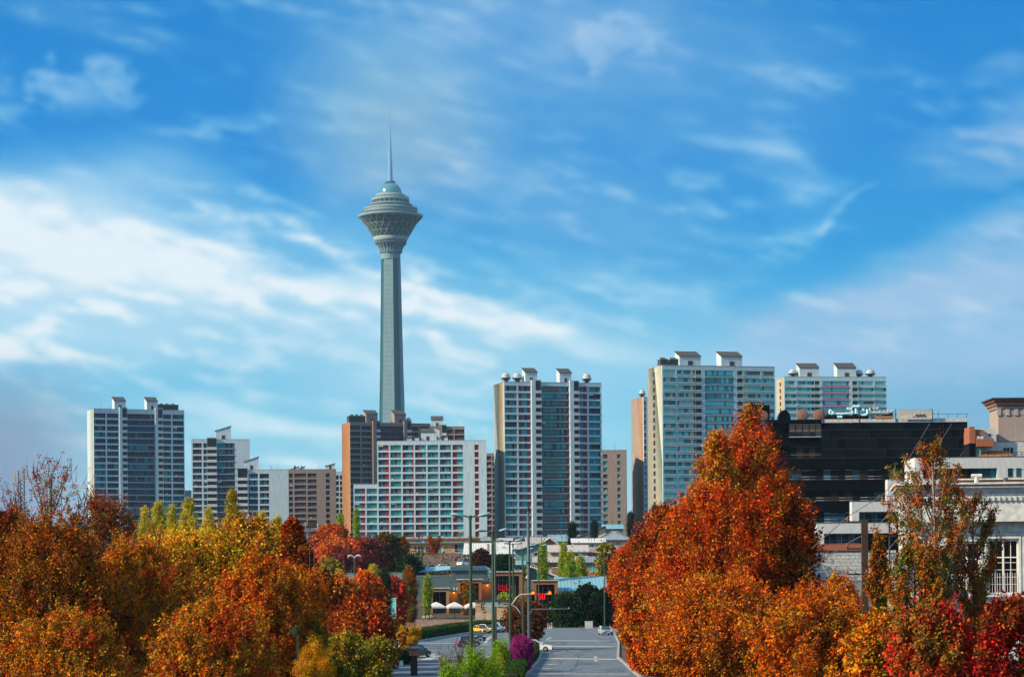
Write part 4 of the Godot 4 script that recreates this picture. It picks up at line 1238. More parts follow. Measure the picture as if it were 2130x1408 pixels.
	tree("plane_tree", "slim green and orange sapling right of the utility pole", Rt, 1830, 140, 1120, 60, 2, "column", "green", {"limbs": 26, "size": 0.8, "bare": 0.3})
	tree("plane_tree", "green and rust tree with pale forked trunk before the white cornice house", Rt, 1940, 112, 920, 200, 4.5, "vase", "green", {"limbs": 40, "size": 0.75, "bare": 0.6, "rise": 1.2, "bark": "bark_pale", "per": 8})
	tree("plane_tree", "green-topped tree arching right across the white house's window", Rt, 2030, 114, 1030, 150, 3.5, "vase", "green", {"limbs": 26, "size": 0.72, "bare": 0.6, "rise": 1.2, "bark": "bark_red"})
	tree("plane_tree", "olive-green tree low before the white house's balcony", Rt, 1905, 105, 1130, 170, 1.5, "round", "green", {"limbs": 30, "size": 0.72, "bare": 0.4})
	tree("maple_tree", "crimson maple in the lower right corner with bare red branches", Rt, 1950, 92, 1265, 230, 1, "vase", "crimson", {"limbs": 80, "size": 0.62, "bark": "bark_red", "per": 9})
	tree("maple_tree", "crimson and olive maple at the right edge", Rt, 2100, 90, 1250, 170, 1, "vase", "crimson", {"limbs": 60, "size": 0.6, "bare": 0.35, "bark": "bark_red", "per": 8})
	tree("maple_tree", "brown-olive bush tree between the golden-brown tree and the crimson maple", Rt, 1830, 108, 1290, 200, 0.6, "round", "olive", {"limbs": 90, "size": 0.72})
	# the median
	var Md := "shrubs on the median"
	tree("plum_tree", "brown-leaved small tree at the nose of the median", Md, 1092, 297, 1255, 100, 1.6, "round", "brown", {"limbs": 70, "size": 1.2, "rise": 1.0, "bare": 0.2, "per": 5})
	tree("flowering_shrub", "purple flowering shrub at the end of the median, before the white car", Md, 1086, 222, 1330, 66, 0.2, "vase", "purple", {"limbs": 80, "leaf": "fine", "size": 1.1, "rise": 2.0, "wood": "stems", "category": "shrub", "thick": 0.03})
	tree("flowering_shrub", "purplish brown shrub below the purple one on the median", Md, 1018, 186, 1384, 60, 0.2, "vase", "wine", {"limbs": 50, "leaf": "fine", "size": 0.9, "rise": 2.0, "bare": 0.4, "wood": "stems", "category": "shrub", "thick": 0.03})
	for f in [[940, 140, 1378, 84, "lime green shrub on bare forked stems, lowest on the median"], [985, 141, 1352, 56, "lime green shrub on forked stems left of the nearest lamp's foot"], [1014, 143, 1366, 76, "lime green shrub in the middle of the median"], [1042, 180, 1334, 50, "lime green shrub with a flat top beside the purple shrub"], [1030, 150, 1396, 40, "lime shrub tip at the bottom edge of the median"], [1104, 287, 1338, 36, "lime green tuft under the brown-leaved tree"]]:
		var high := at(f[0], f[2], f[1]).y
		tree("lime_shrub", f[4], Md, f[0], f[1], f[2], f[3], high - minf(0.9, high * 0.6), "round", "lime", {"limbs": 13, "leaf": "fine", "size": 0.9, "rise": 1.6, "per": 8, "twigs": 6, "category": "shrub", "wood": "stems", "thick": 0.06})
	for f in [[925, 158, 1345, 50, "leafless pollarded shrub left of the lime shrubs on the median"], [955, 170, 1338, 40, "leafless pollarded shrub behind the lime shrubs on the median"]]:
		tree("pollard_shrub", f[4], Md, f[0], f[1], f[2], f[3], 2.4, "vase", "green", {"limbs": 30, "leaf": "narrow", "size": 0.6, "rise": 2.5, "per": 1, "twigs": 3, "bare": 0.8, "category": "shrub", "wood": "stems", "thick": 0.09})
	# scrub that covers the slope between the houses: nobody could count it
	var r := RandomNumberGenerator.new()
	r.seed = 77
	var spots := []
	var tints := []
	for i in 8000:
		var d := r.randf_range(560, 960)
		var x := r.randf_range(-0.085, 0.07) * d
		if d < 600 and x > -36:
			continue
		if lumpy.get_noise_2d(x * 1.2, d * 0.5) < -0.08 or (d > 660 and d < 735 and x > -26 and x < 2 and r.randf() < 0.6):
			continue
		var y := ground(x, d)
		var p := Vector3(x, y + r.randf_range(0.1, 1.3), -d)
		spots.append(spun(r, r.randf_range(1.2, 3.2), p))
		tints.append(tint(PALETTES[["hedge", "evergreen", "moss", "wine", "brown", "hedge"][clampi(int((lumpy.get_noise_2d(x * 2.0 + 50, d) * 1.4 + 0.5) * 6), 0, 5)]], p, r, 0.9))
	scatter("undergrowth", spots, tints, leaf_mesh("broad", 1), self)


# ---------------------------------------------------------------- ground and road
func sheet(m, pts: Array, y: float, mb: Mb) -> void:
	var flat := PackedVector2Array()
	for p in pts:
		flat.append(Vector2(p.x, p.z) if p is Vector3 else p)
	var tris := Geometry2D.triangulate_polygon(flat)
	for i in range(0, tris.size(), 3):
		var a := flat[tris[i]]
		var b := flat[tris[i + 1]]
		var c := flat[tris[i + 2]]
		if (b - a).cross(c - a) < 0:
			var h := b
			b = c
			c = h
		mb.tri(m, Vector3(a.x, y, a.y), Vector3(b.x, y, b.y), Vector3(c.x, y, c.y))


# a painted line w metres wide through points of the photograph's road
func line(mb: Mb, pts: Array, w: float) -> void:
	for i in pts.size() - 1:
		var a := road(pts[i][0], pts[i][1])
		var b := road(pts[i + 1][0], pts[i + 1][1])
		var s := Vector3(-(b - a).z, 0, (b - a).x).normalized() * w * 0.5
		var up := Vector3(0, 0.03, 0)
		mb.quad(M.road_paint, a - s + up, b - s + up, b + s + up, a + s + up)


# a raised kerb along points (x, d): stones of their own, in alternating tones if aqua
func kerb(label: String, pts: Array, striped := false) -> void:
	var root: Node3D = tag(thing("kerb", label, "kerb", Vector3(pts[0].x, 0, -pts[0].y)), "", "", "", "structure")
	var n := 0
	for i in pts.size() - 1:
		var a := Vector3(pts[i].x, 0, -pts[i].y)
		var b := Vector3(pts[i + 1].x, 0, -pts[i + 1].y)
		var count := maxi(1, roundi((b - a).length() / 2.0))
		for k in count:
			var p: Vector3 = a.lerp(b, float(k) / count) - root.position
			var q: Vector3 = a.lerp(b, (k + 0.985) / count) - root.position
			var s := Vector3(-(q - p).z, 0, (q - p).x).normalized() * 0.14
			var mb := Mb.new()
			var m = M.kerb_concrete if not striped else (M.kerb_aqua if n % 2 else M.kerb_white)
			var u := Vector3(0, 0.16 + 0.008 * (n % 3), 0)
			mb.quad(m, p - s + u, q - s + u, q + s + u, p + s + u)
			mb.quad(m, p + s + u, q + s + u, q + s * 1.15, p + s * 1.15)
			mb.quad(m, q - s + u, p - s + u, p - s, q - s)
			mb.quad(m, p - s + u, p + s + u, p + s * 1.15, p - s)
			mb.quad(m, q + s + u, q - s + u, q - s, q + s * 1.15)
			put("kerb_stone", mb, root)
			n += 1


func build_ground() -> void:
	var mb := Mb.new()
	var xs := []
	for i in range(-26, 27):
		xs.append(signf(i) * pow(absf(i) / 26.0, 1.8) * 1500.0)
	var ds := [-150.0, 0.0, 100.0, 200.0, 300.0, 400.0, 480.0]
	for d in [490, 500, 510, 520, 540, 560, 576, 592, 600, 612, 626, 640, 652, 665, 690, 715, 740, 790, 840, 900, 1000, 1100, 1250, 1400, 1700, 2000, 2300, 2800, 3400, 4200]:
		ds.append(float(d))
	for j in ds.size() - 1:
		for i in xs.size() - 1:
			var p := []
			for c in [[0, 1], [1, 1], [1, 0], [0, 0]]:
				var x: float = xs[i + c[0]]
				var d: float = ds[j + c[1]]
				p.append(Vector3(x, ground(x, d), -d))
			mb.quad(M.slope_earth if ds[j] > 640 and ds[j] < 760 else M.grass_earth, p[0], p[1], p[2], p[3], true)
	struct("ground", mb)
	# asphalt: both carriageways, the crossing and the street that leaves to the left
	var road_mb := Mb.new()
	sheet(M.asphalt, [Vector2(-13.5, -60), Vector2(-13.5, -215), Vector2(-12.0, -238), Vector2(-11.2, -262), Vector2(-15, -282), Vector2(-60, -300), Vector2(-60, -350), Vector2(-14.5, -342), Vector2(-7.8, -404), Vector2(-4.5, -430), Vector2(6, -447), Vector2(30, -450), Vector2(60, -455), Vector2(60, -430), Vector2(22, -425), Vector2(16.8, -400), Vector2(14.5, -330), Vector2(11.4, -262), Vector2(10.9, -210), Vector2(10.9, -60)], 0.02, road_mb)
	struct("road", road_mb)
	# the median: soil inside a kerb
	var edge := [Vector2(0.6, 150), Vector2(1.05, 210), Vector2(1.9, 232), Vector2(2.8, 255), Vector2(3.2, 275), Vector2(2.9, 290), Vector2(1.6, 299), Vector2(0.2, 299), Vector2(-1.3, 285), Vector2(-4.2, 240), Vector2(-6.6, 205), Vector2(-7.6, 150)]
	var soil := Mb.new()
	var inner := []
	for p in edge:
		inner.append(Vector2(p.x, -p.y))
	sheet(M.soil, inner, 0.13, soil)
	struct("median_soil", soil)
	edge.append(edge[0])
	kerb("pale concrete kerb round the planted median", edge)
	kerb("aqua and white striped kerb along the far left hedge", [Vector2(-14.6, 341), Vector2(-11.4, 372), Vector2(-7.9, 404), Vector2(-4.6, 430), Vector2(-0.5, 441)], true)
	kerb("aqua and white striped kerb beside the post at the lower left", [Vector2(-13.4, 200), Vector2(-12.0, 238), Vector2(-11.1, 262), Vector2(-12.5, 274)], true)
	kerb("grey kerb under the trees right of the road", [Vector2(10.9, 180), Vector2(11.0, 215), Vector2(11.5, 262), Vector2(14.6, 330), Vector2(16.8, 396)])
	var paint := Mb.new()
	for l in [[[[1124, 1370], [1288, 1372]], 3.0], [[[1132, 1344.5], [1272, 1345.5]], 3.2], [[[1138, 1333], [1268, 1333.5]], 2.6], [[[1105, 1402], [1308, 1403]], 1.3], [[[1135, 1383], [1156, 1382]], 1.4],
			[[[1009, 1338], [1016, 1328], [1024, 1323.5]], 0.45], [[[866, 1339], [955, 1338.5]], 2.2], [[[990, 1341], [1013, 1341]], 3.4], [[[882, 1366], [902, 1361]], 0.8], [[[884, 1373], [912, 1364]], 1.2],
			[[[1138, 1331], [1146, 1326]], 0.3], [[[897, 1332], [960, 1322]], 0.25], [[[1239, 1366], [1240, 1376]], 0.35], [[[1110, 1390], [1150, 1391]], 0.9]]:
		line(paint, l[0], l[1])
	for i in 9:
		line(paint, [[1170 + i * 15, 1402.6], [1174 + i * 15, 1402.6]], 0.7)
	struct("road_markings", paint)
	# mended patches, tyre tracks and sealed cracks in the asphalt
	var mend := Mb.new()
	var r := RandomNumberGenerator.new()
	r.seed = 31
	for i in 26:
		var d := r.randf_range(205, 430)
		var x := r.randf_range(2.0, 12.5) if i % 3 else r.randf_range(-11.0, -4.0)
		if d < 300 and x > 9.0:
			x -= 3.0
		var w := r.randf_range(0.7, 2.6)
		var l := r.randf_range(4.0, 22.0)
		var m = M.asphalt_dark if r.randf() < 0.6 else M.asphalt_pale
		var y := 0.024 + 0.0002 * i
		mend.quad(m, Vector3(x, y, -d - l), Vector3(x + w, y, -d - l * 0.95), Vector3(x + w * 0.96, y, -d), Vector3(x, y, -d + 0.4))
	for i in 14:
		var d := r.randf_range(205, 330)
		var x := r.randf_range(2.5, 9.0)
		for k in 6:
			var nx := x + r.randf_range(-0.7, 0.9)
			var nd := d + r.randf_range(2.0, 7.0)
			mend.quad(M.clad_black, Vector3(x, 0.029, -d), Vector3(nx, 0.029, -nd), Vector3(nx + 0.06, 0.029, -nd), Vector3(x + 0.06, 0.029, -d))
			x = nx
			d = nd
	struct("road_repairs", mend)


# ---------------------------------------------------------------- houses on the slope
func slab(mb: Mb, m, a: Vector3, b: Vector3, c: Vector3, d: Vector3, t: float) -> void:
	var u := Vector3(0, t, 0)
	mb.quad(m, a + u, b + u, c + u, d + u)
	mb.quad(m, d, c, b, a)
	mb.quad(m, d + u, c + u, c, d)
	mb.quad(m, c + u, b + u, b, c)
	mb.quad(m, b + u, a + u, a, b)
	mb.quad(m, a + u, d + u, d, a)


# x0..x1 front wall, eave and base lines, ridge line; roof: flat, shed, gable, hip or front (gable end to the street)
func house(called: String, label: String, o: Dictionary) -> Node3D:
	var s: float = F / o.d
	var foot := at(o.x0, o.base, o.d)
	var root := thing(called, label, o.get("category", "house"), foot, deg_to_rad(o.get("turn", 0.0)), o.get("group", "low houses on the slope"))
	var W: float = (o.x1 - o.x0) / s
	var E: float = (o.base - o.eave) / s
	var deep: float = o.get("deep", 8.0)
	var over: float = o.get("over", 0.5)
	var wall = M[o.get("wall", "sand_wall")]
	var roof = M[o.get("roof_look", "roof_pink")]
	var fascia = M[o.get("fascia", "roof_dark")]
	var kind: String = o.get("roof", "flat")
	var mb := Mb.new()
	mb.box(wall, 0, -3, -deep, W, E, 0)
	var rise := 0.0
	if o.has("ridge"):
		var far: float = o.d + (deep if kind == "shed" else deep * 0.5 if kind != "front" else 0.0)
		rise = at(o.x0, o.ridge, far).y - foot.y
	var rb := Mb.new()
	if kind == "flat":
		rb.box(roof, -over, E + 0.004, -deep - over, W + over, E + 0.3, over)
		rb.box(fascia, -over - 0.03, E + 0.02, over, W + over + 0.03, E + 0.34, over + 0.06)
	elif kind == "shed":
		slab(rb, roof, Vector3(-over, rise, -deep), Vector3(W + over, rise, -deep), Vector3(W + over, E, over), Vector3(-over, E, over), 0.16)
		rb.box(fascia, -over, E - 0.12, over, W + over, E + 0.1, over + 0.1)
		var seams := int((W + 2 * over) / 0.75)
		for i in seams:  # standing seams of the sheet roof
			var x := -over + (i + 0.5) * (W + 2 * over) / seams
			slab(rb, roof, Vector3(x, rise + 0.15, -deep), Vector3(x + 0.08, rise + 0.15, -deep), Vector3(x + 0.08, E + 0.15, over), Vector3(x, E + 0.15, over), 0.08)
		mb.tri(wall, Vector3(0, E, 0), Vector3(0, rise, -deep), Vector3(0, E, -deep))
		mb.tri(wall, Vector3(W, E, 0), Vector3(W, E, -deep), Vector3(W, rise, -deep))
	elif kind == "front":
		var ax: float = (o.get("apex", (o.x0 + o.x1) * 0.5) - o.x0) / s
		mb.prism(wall, [Vector2(0, E), Vector2(W, E), Vector2(ax, rise)], -deep, 0)
		slab(rb, roof, Vector3(-over, E - 0.1, -deep), Vector3(ax, rise, -deep), Vector3(ax, rise, over), Vector3(-over, E - 0.1, over), 0.2)
		slab(rb, roof, Vector3(ax, rise, -deep), Vector3(W + over, E - 0.1, -deep), Vector3(W + over, E - 0.1, over), Vector3(ax, rise, over), 0.2)
		rb.tube(fascia, [Vector3(-over, E, over + 0.05), Vector3(ax, rise + 0.1, over + 0.05), Vector3(W + over, E, over + 0.05)], [0.22], 4, false)
	else:
		var inset := deep * 0.5 if kind == "hip" else -over
		var r0 := Vector3(inset, rise, -deep * 0.5)
		var r1 := Vector3(W - inset, rise, -deep * 0.5)
		slab(rb, roof, r0, r1, Vector3(W + over, E, over), Vector3(-over, E, over), 0.16)
		slab(rb, roof, r1, r0, Vector3(-over, E, -deep - over), Vector3(W + over, E, -deep - over), 0.16)
		if kind == "hip":
			rb.tri(roof, r0 + Vector3(0, 0.16, 0), Vector3(-over, E + 0.16, over), Vector3(-over, E + 0.16, -deep - over))
			rb.tri(roof, r1 + Vector3(0, 0.16, 0), Vector3(W + over, E + 0.16, -deep - over), Vector3(W + over, E + 0.16, over))
		else:
			mb.tri(wall, Vector3(0, E, 0), Vector3(0, rise, -deep * 0.5), Vector3(0, E, -deep))
			mb.tri(wall, Vector3(W, E, 0), Vector3(W, E, -deep), Vector3(W, rise, -deep * 0.5))
		rb.box(fascia, -over, E - 0.14, over, W + over, E + 0.06, over + 0.1)
	put("wall", mb, root)
	put("roof", rb, root)
	var r := RandomNumberGenerator.new()
	r.seed = hash(label)
	for w in o.get("windows", []):  # [x0, x1, y0, y1, style]
		var ww: float = (w[1] - w[0]) / s
		var wh: float = (w[3] - w[2]) / s
		var p := Vector3((w[0] - o.x0) / s, (o.base - w[3]) / s, 0.03)
		put("window", window_mesh(ww, wh, w[4] if w.size() > 4 else "house", r.randi() % 9, "frame_white", 0.9), root, p)
		var sill := Mb.new()
		sill.box(M.kerb_white, -0.1, -0.1, -0.1, ww + 0.1, 0.0, 0.16)
		put("sill", sill, root, p)
	var high: float = maxf(E + 0.3, (rise + E) * 0.5 if kind != "flat" else 0.0)
	for i in r.randi_range(2, 4):  # what stands on the roofs: aerials, vents, small tanks
		var cx := r.randf_range(0.15, 0.85) * W
		var cz := -deep * r.randf_range(0.35, 0.65)
		var gb := Mb.new()
		match r.randi() % 3:
			0:
				gb.tube(M.dark_metal, [Vector3(0, -0.6, 0), Vector3(0, 2.2, 0)], [0.035], 4)
				gb.tube(M.dark_metal, [Vector3(-0.5, 1.9, 0), Vector3(0.5, 1.9, 0)], [0.025], 3)
				gb.tube(M.dark_metal, [Vector3(-0.35, 1.6, 0), Vector3(0.35, 1.6, 0)], [0.025], 3)
				put("aerial", gb, root, Vector3(cx, high, cz))
			1:
				gb.box(M.tank_white, -0.5, -0.7, -0.4, 0.5, 0.75, 0.4)
				put("water_tank", gb, root, Vector3(cx, high, cz))
			2:
				gb.tube(M.pole_grey, [Vector3(0, -0.6, 0), Vector3(0, 0.7, 0)], [0.13], 8)
				gb.lathe(M.dark_metal, [Vector2(0.24, 0.72), Vector2(0.2, 0.85), Vector2(0, 0.95)], 8)
				put("vent", gb, root, Vector3(cx, high, cz))
	for c in o.get("chimneys", []):  # [x, top, width px]
		var cb := Mb.new()
		var h: float = (o.base - c[1]) / s
		cb.box(M.brick_tan, -c[2] / s / 2, E * 0.8, -1.6, c[2] / s / 2, h, -0.8)
		cb.box(M.roof_dark, -c[2] / s / 2 - 0.08, h + 0.002, -1.7, c[2] / s / 2 + 0.08, h + 0.15, -0.7)
		put("chimney", cb, root, Vector3((c[0] - o.x0) / s, 0, -deep * 0.2))
	return root


# a thick frame of brick round a dark glazed front
func portal(label: String, o: Dictionary) -> Node3D:
	var s: float = F / o.d
	var root := thing("entrance_hall", label, "building", at(o.x0, o.base, o.d), 0.0, "halls with thick brick frames")
	var W: float = (o.x1 - o.x0) / s
	var H: float = (o.base - o.top) / s
	var t: float = o.frame / s
	var deep: float = o.get("deep", 7.0)
	var m = M[o.get("wall", "brick_orange")]
	var mb := Mb.new()
	mb.box(m, 0, -2, -deep, t, H, 0)
	mb.box(m, W - t, -2, -deep, W, H, 0)
	mb.box(m, t, H - t, -deep, W - t, H, 0)
	put("frame", mb, root)
	var rb := Mb.new()
	rb.box(M.roof_slate, -0.3, H + 0.003, -deep - 0.2, W + 0.3, H + 0.14, 0.25)
	rb.box(M.roof_white, -0.32, H + 0.14, 0.12, W + 0.32, H + 0.26, 0.27)
	put("roof", rb, root)
	var gb := Mb.new()
	gb.box(M.glass_black, t, -2, -1.3, W - t, H - t, -1.2)
	put("glazing", gb, root)
	var n: int = o.get("bars", 3)
	for i in range(1, n):
		var x := lerpf(t, W - t, float(i) / n)
		put("mullion", box_mesh(M.frame_grey, 0.07, H - t, 0.08), root, Vector3(x, 0, -1.2))
	for i in 3:
		put("transom", box_mesh(M.dark_metal, W - 2 * t, 0.07, 0.07), root, Vector3(t, (H - t) * (0.45 + 0.2 * i), -1.19))
	return root


# letters of a sign drawn by the strokes of tubes; strokes: arrays of Vector2 in letter units
func strokes(m, list: Array, size: float, thick: float) -> Mb:
	var mb := Mb.new()
	for st in list:
		var pts := []
		for p in st:
			pts.append(Vector3(p.x * size, p.y * size, 0))
		if pts.size() == 1:
			mb.xf = Transform3D(Basis(Vector3(1, 0, 0), PI / 2), pts[0])
			mb.lathe(m, [Vector2(0, -thick * 0.8), Vector2(thick * 1.35, -thick * 0.8), Vector2(thick * 1.35, thick * 0.8), Vector2(0, thick * 0.8)], 12)
			mb.xf = Transform3D()
		else:
			mb.tube(m, pts, [thick], 6, false)
	return mb


func build_village() -> void:
	house("long_building", "long tan flat-roofed building with a row of pale windows, top left of the village", {"x0": 800, "x1": 976, "eave": 1131, "base": 1151, "d": 765, "roof": "flat", "deep": 12, "over": 1.0, "wall": "sand_wall", "roof_look": "sand_wall", "fascia": "roof_slate", "category": "building",
		"windows": [[862, 866, 1137, 1149], [869, 880, 1137, 1149], [885, 896, 1137, 1149], [898, 908, 1137, 1149], [912, 923, 1137, 1149], [946, 966, 1133, 1151, "teal"], [818, 830, 1137, 1149], [838, 850, 1137, 1149]]})
	house("long_building", "sand-coloured upper storey set back on the long tan building", {"x0": 846, "x1": 980, "eave": 1122, "base": 1131, "d": 785, "roof": "flat", "deep": 10, "wall": "sand_wall", "roof_look": "roof_pink", "fascia": "brick_tan", "category": "building", "windows": [[864, 888, 1124, 1129], [905, 920, 1124, 1129]]})
	house("hillside_house", "house under the broad white roof in the middle of the village", {"x0": 972, "x1": 1064, "eave": 1154, "base": 1176, "d": 690, "roof": "shed", "ridge": 1131, "deep": 16, "over": 1.2, "wall": "cream_wall", "roof_look": "roof_white", "fascia": "roof_dark", "windows": [[1015, 1048, 1162, 1172, "black"], [985, 1000, 1163, 1172]], "chimneys": [[1016, 1133, 5]]})
	house("hillside_house", "cream annex under the far end of the broad white roof", {"x0": 1030, "x1": 1100, "eave": 1149, "base": 1170, "d": 715, "roof": "shed", "ridge": 1128, "deep": 14, "over": 0.8, "wall": "cream_wall", "roof_look": "roof_pink", "windows": [[1066, 1080, 1153, 1162]]})
	house("hillside_house", "turquoise-walled house behind the tall grey signal pole", {"x0": 1072, "x1": 1170, "eave": 1147, "base": 1172, "d": 660, "roof": "front", "ridge": 1132, "apex": 1120, "deep": 12, "wall": "wall_teal", "roof_look": "roof_white", "fascia": "roof_slate", "windows": [[1112, 1120, 1149, 1158, "dark"], [1142, 1160, 1152, 1160]]})
	house("hillside_house", "house with a wide pink-grey roof right of the turquoise-walled house", {"x0": 1143, "x1": 1222, "eave": 1149, "base": 1162, "d": 640, "roof": "gable", "ridge": 1135, "deep": 14, "wall": "sand_wall", "roof_look": "roof_pink", "fascia": "roof_slate", "windows": [[1196, 1212, 1152, 1159], [1170, 1186, 1152, 1159]]})
	house("hillside_house", "brown gabled house before the tall red-panelled tower", {"x0": 1130, "x1": 1158, "eave": 1131, "base": 1142, "d": 720, "roof": "front", "ridge": 1120, "apex": 1143, "deep": 10, "wall": "brick_tan", "roof_look": "roof_slate", "fascia": "roof_white"})
	house("hillside_house", "low house with a flat grey-pink roof left of the brown gabled house", {"x0": 1096, "x1": 1136, "eave": 1131, "base": 1142, "d": 735, "roof": "shed", "ridge": 1119, "deep": 14, "wall": "cream_wall", "roof_look": "roof_pink", "fascia": "roof_slate", "windows": [[1104, 1112, 1133, 1139]]})
	house("hillside_house", "small orange-walled house with a dark roof at the tower's foot", {"x0": 1143, "x1": 1178, "eave": 1122, "base": 1132, "d": 770, "roof": "gable", "ridge": 1113, "deep": 10, "wall": "sand_wall", "roof_look": "roof_slate"})
	house("hillside_house", "large white house with a dark-edged mono-pitch gable at the top right of the village", {"x0": 1188, "x1": 1262, "eave": 1125, "base": 1136, "d": 760, "roof": "front", "ridge": 1096, "apex": 1260, "deep": 12, "wall": "cream_wall", "roof_look": "roof_dark", "fascia": "roof_dark"})
	house("hillside_house", "house with a pale blue flat roof tip beside the dark-edged gable", {"x0": 1258, "x1": 1296, "eave": 1101, "base": 1136, "d": 790, "roof": "shed", "ridge": 1092, "deep": 9, "wall": "pink_wall", "roof_look": "roof_aqua", "windows": [[1266, 1276, 1106, 1112, "dark"]]})
	house("hillside_house", "house with a slate-blue hipped roof above the right-hand orange trees", {"x0": 1248, "x1": 1312, "eave": 1124, "base": 1145, "d": 735, "roof": "hip", "ridge": 1106, "deep": 12, "over": 0.8, "wall": "cream_wall", "roof_look": "roof_slate", "fascia": "roof_dark", "windows": [[1282, 1290, 1129, 1138, "cyan"], [1296, 1304, 1129, 1138, "cyan"]]})
	house("hillside_house", "little house with a white tank-like roof below the dark-edged gable", {"x0": 1192, "x1": 1258, "eave": 1130, "base": 1142, "d": 690, "roof": "shed", "ridge": 1121, "deep": 8, "wall": "cream_wall", "roof_look": "roof_white", "fascia": "roof_teal", "windows": [[1204, 1212, 1133, 1139], [1230, 1240, 1133, 1139]]})
	house("hillside_house", "sand-walled house with a grey-pink lean-to roof in the right of the village", {"x0": 1112, "x1": 1198, "eave": 1171, "base": 1184, "d": 615, "roof": "shed", "ridge": 1160, "deep": 10, "wall": "brick_tan", "roof_look": "roof_pink", "fascia": "roof_dark", "windows": [[1150, 1172, 1175, 1181]]})
	house("hillside_house", "house with a blue corner window beside the orange frame", {"x0": 1206, "x1": 1262, "eave": 1171, "base": 1196, "d": 600, "roof": "shed", "ridge": 1159, "deep": 10, "wall": "brick_tan", "roof_look": "roof_slate", "fascia": "roof_dark", "windows": [[1227, 1246, 1177, 1190, "cyan"]], "chimneys": [[1202, 1155, 5]]})
	house("hillside_house", "sand-coloured house with an orange parapet above the blue corner window", {"x0": 1219, "x1": 1276, "eave": 1152, "base": 1164, "d": 650, "roof": "shed", "ridge": 1143, "deep": 8, "wall": "sand_wall", "roof_look": "brick_tan", "fascia": "brick_orange"})
	house("hillside_house", "low sand-walled hall with a pale turquoise roof right of the right-hand portal", {"x0": 1161, "x1": 1262, "eave": 1231, "base": 1266, "d": 520, "roof": "shed", "ridge": 1201, "deep": 15, "over": 0.6, "wall": "sand_wall", "roof_look": "roof_aqua", "fascia": "roof_slate", "category": "building", "windows": [[1230, 1246, 1236, 1250, "dark"]]})
	house("hillside_house", "dark teal pointed roof hall behind the right-hand portal", {"x0": 1100, "x1": 1163, "eave": 1203, "base": 1215, "d": 560, "roof": "front", "ridge": 1180, "apex": 1104, "deep": 10, "wall": "roof_teal", "roof_look": "roof_slate", "fascia": "roof_white", "category": "building"})
	var more := [[1080, 1108, 1139, 1150, 742, "gable", 1131, "cream_wall", "roof_white", "small house with a white gable roof left of the tall grey signal pole"], [1160, 1190, 1127, 1138, 752, "shed", 1118, "sand_wall", "roof_aqua", "small house with a pale blue lean-to roof below the tower's middle"], [1222, 1250, 1148, 1158, 668, "gable", 1139, "cream_wall", "roof_slate", "small grey-roofed house right of the wide pink-grey roof"], [1196, 1222, 1166, 1178, 625, "shed", 1158, "cream_wall", "roof_white", "small white-roofed outhouse behind the pair of poplars"], [1262, 1300, 1146, 1160, 690, "hip", 1136, "sand_wall", "roof_slate", "small hipped-roof house behind the far right lamp"], [1066, 1090, 1176, 1190, 610, "shed", 1168, "wall_teal", "roof_aqua", "small teal shed behind the third lamp"], [1040, 1064, 1128, 1136, 770, "gable", 1120, "sand_wall", "roof_pink", "small pinkish-roofed house between the second and third lamps"], [1002, 1030, 1126, 1134, 780, "shed", 1119, "cream_wall", "roof_slate", "small grey-roofed house above the broad white roof"]]
	for h in more:
		house("hillside_house", h[9], {"x0": h[0], "x1": h[1], "eave": h[2], "base": h[3], "d": h[4], "roof": h[5], "ridge": h[6], "deep": 8, "wall": h[7], "roof_look": h[8], "fascia": "roof_dark", "windows": [[h[0] + 4, h[0] + 10, h[2] + 3, h[3] - 3], [h[1] - 11, h[1] - 5, h[2] + 3, h[3] - 3, "dark"]]})
	portal("orange-framed open porch of the house beside the right-hand trees", {"x0": 1246, "x1": 1290, "top": 1170, "base": 1197, "d": 595, "frame": 6, "bars": 2})
	portal("small brick-framed hall with a dark opening, left of the three", {"x0": 894, "x1": 934, "top": 1225, "base": 1262, "d": 515, "frame": 6, "wall": "brick_tan", "bars": 2})
	portal("tall brick-framed hall with a dark glass front, in the middle left", {"x0": 952, "x1": 1002, "top": 1207, "base": 1268, "d": 518, "frame": 6, "bars": 3})
	var hall := portal("orange-framed hall with red letters in its dark window", {"x0": 1022, "x1": 1087, "top": 1191, "base": 1266, "d": 522, "frame": 7, "bars": 6})
	portal("right-hand orange-framed hall behind the traffic lights", {"x0": 1109, "x1": 1161, "top": 1209, "base": 1268, "d": 515, "frame": 7, "bars": 3})
	# red letters in the window
	var sk := F / 522.0
	var let := strokes(M.sign_red, [[Vector2(0, 0), Vector2(0, 1.6)], [Vector2(0.55, 0), Vector2(0.55, 1.05), Vector2(1.1, 1.15), Vector2(1.25, 0.9), Vector2(1.25, 0)], [Vector2(0.6, 0.05), Vector2(1.2, 0.05)], [Vector2(1.75, 0), Vector2(1.75, 1.0)], [Vector2(2.25, 0), Vector2(2.25, 1.45)], [Vector2(2.25, 0), Vector2(2.6, 0)], [Vector2(3.2, 0.1), Vector2(3.6, 0.15), Vector2(3.65, 0.8), Vector2(3.25, 0.75), Vector2(3.2, 0.1)], [Vector2(-0.1, -0.22), Vector2(3.7, -0.22)]], 0.78, 0.09)
	put("lettering", let, hall, Vector3((1037 - 1022) / sk, (1266 - 1226) / sk, -1.02))
	house("hall_wing", "plain tan wall with a small lit lamp between the middle halls", {"x0": 1001, "x1": 1024, "eave": 1214, "base": 1268, "d": 524, "roof": "flat", "deep": 8, "over": 0.1, "wall": "brick_tan", "roof_look": "roof_slate", "category": "building"})
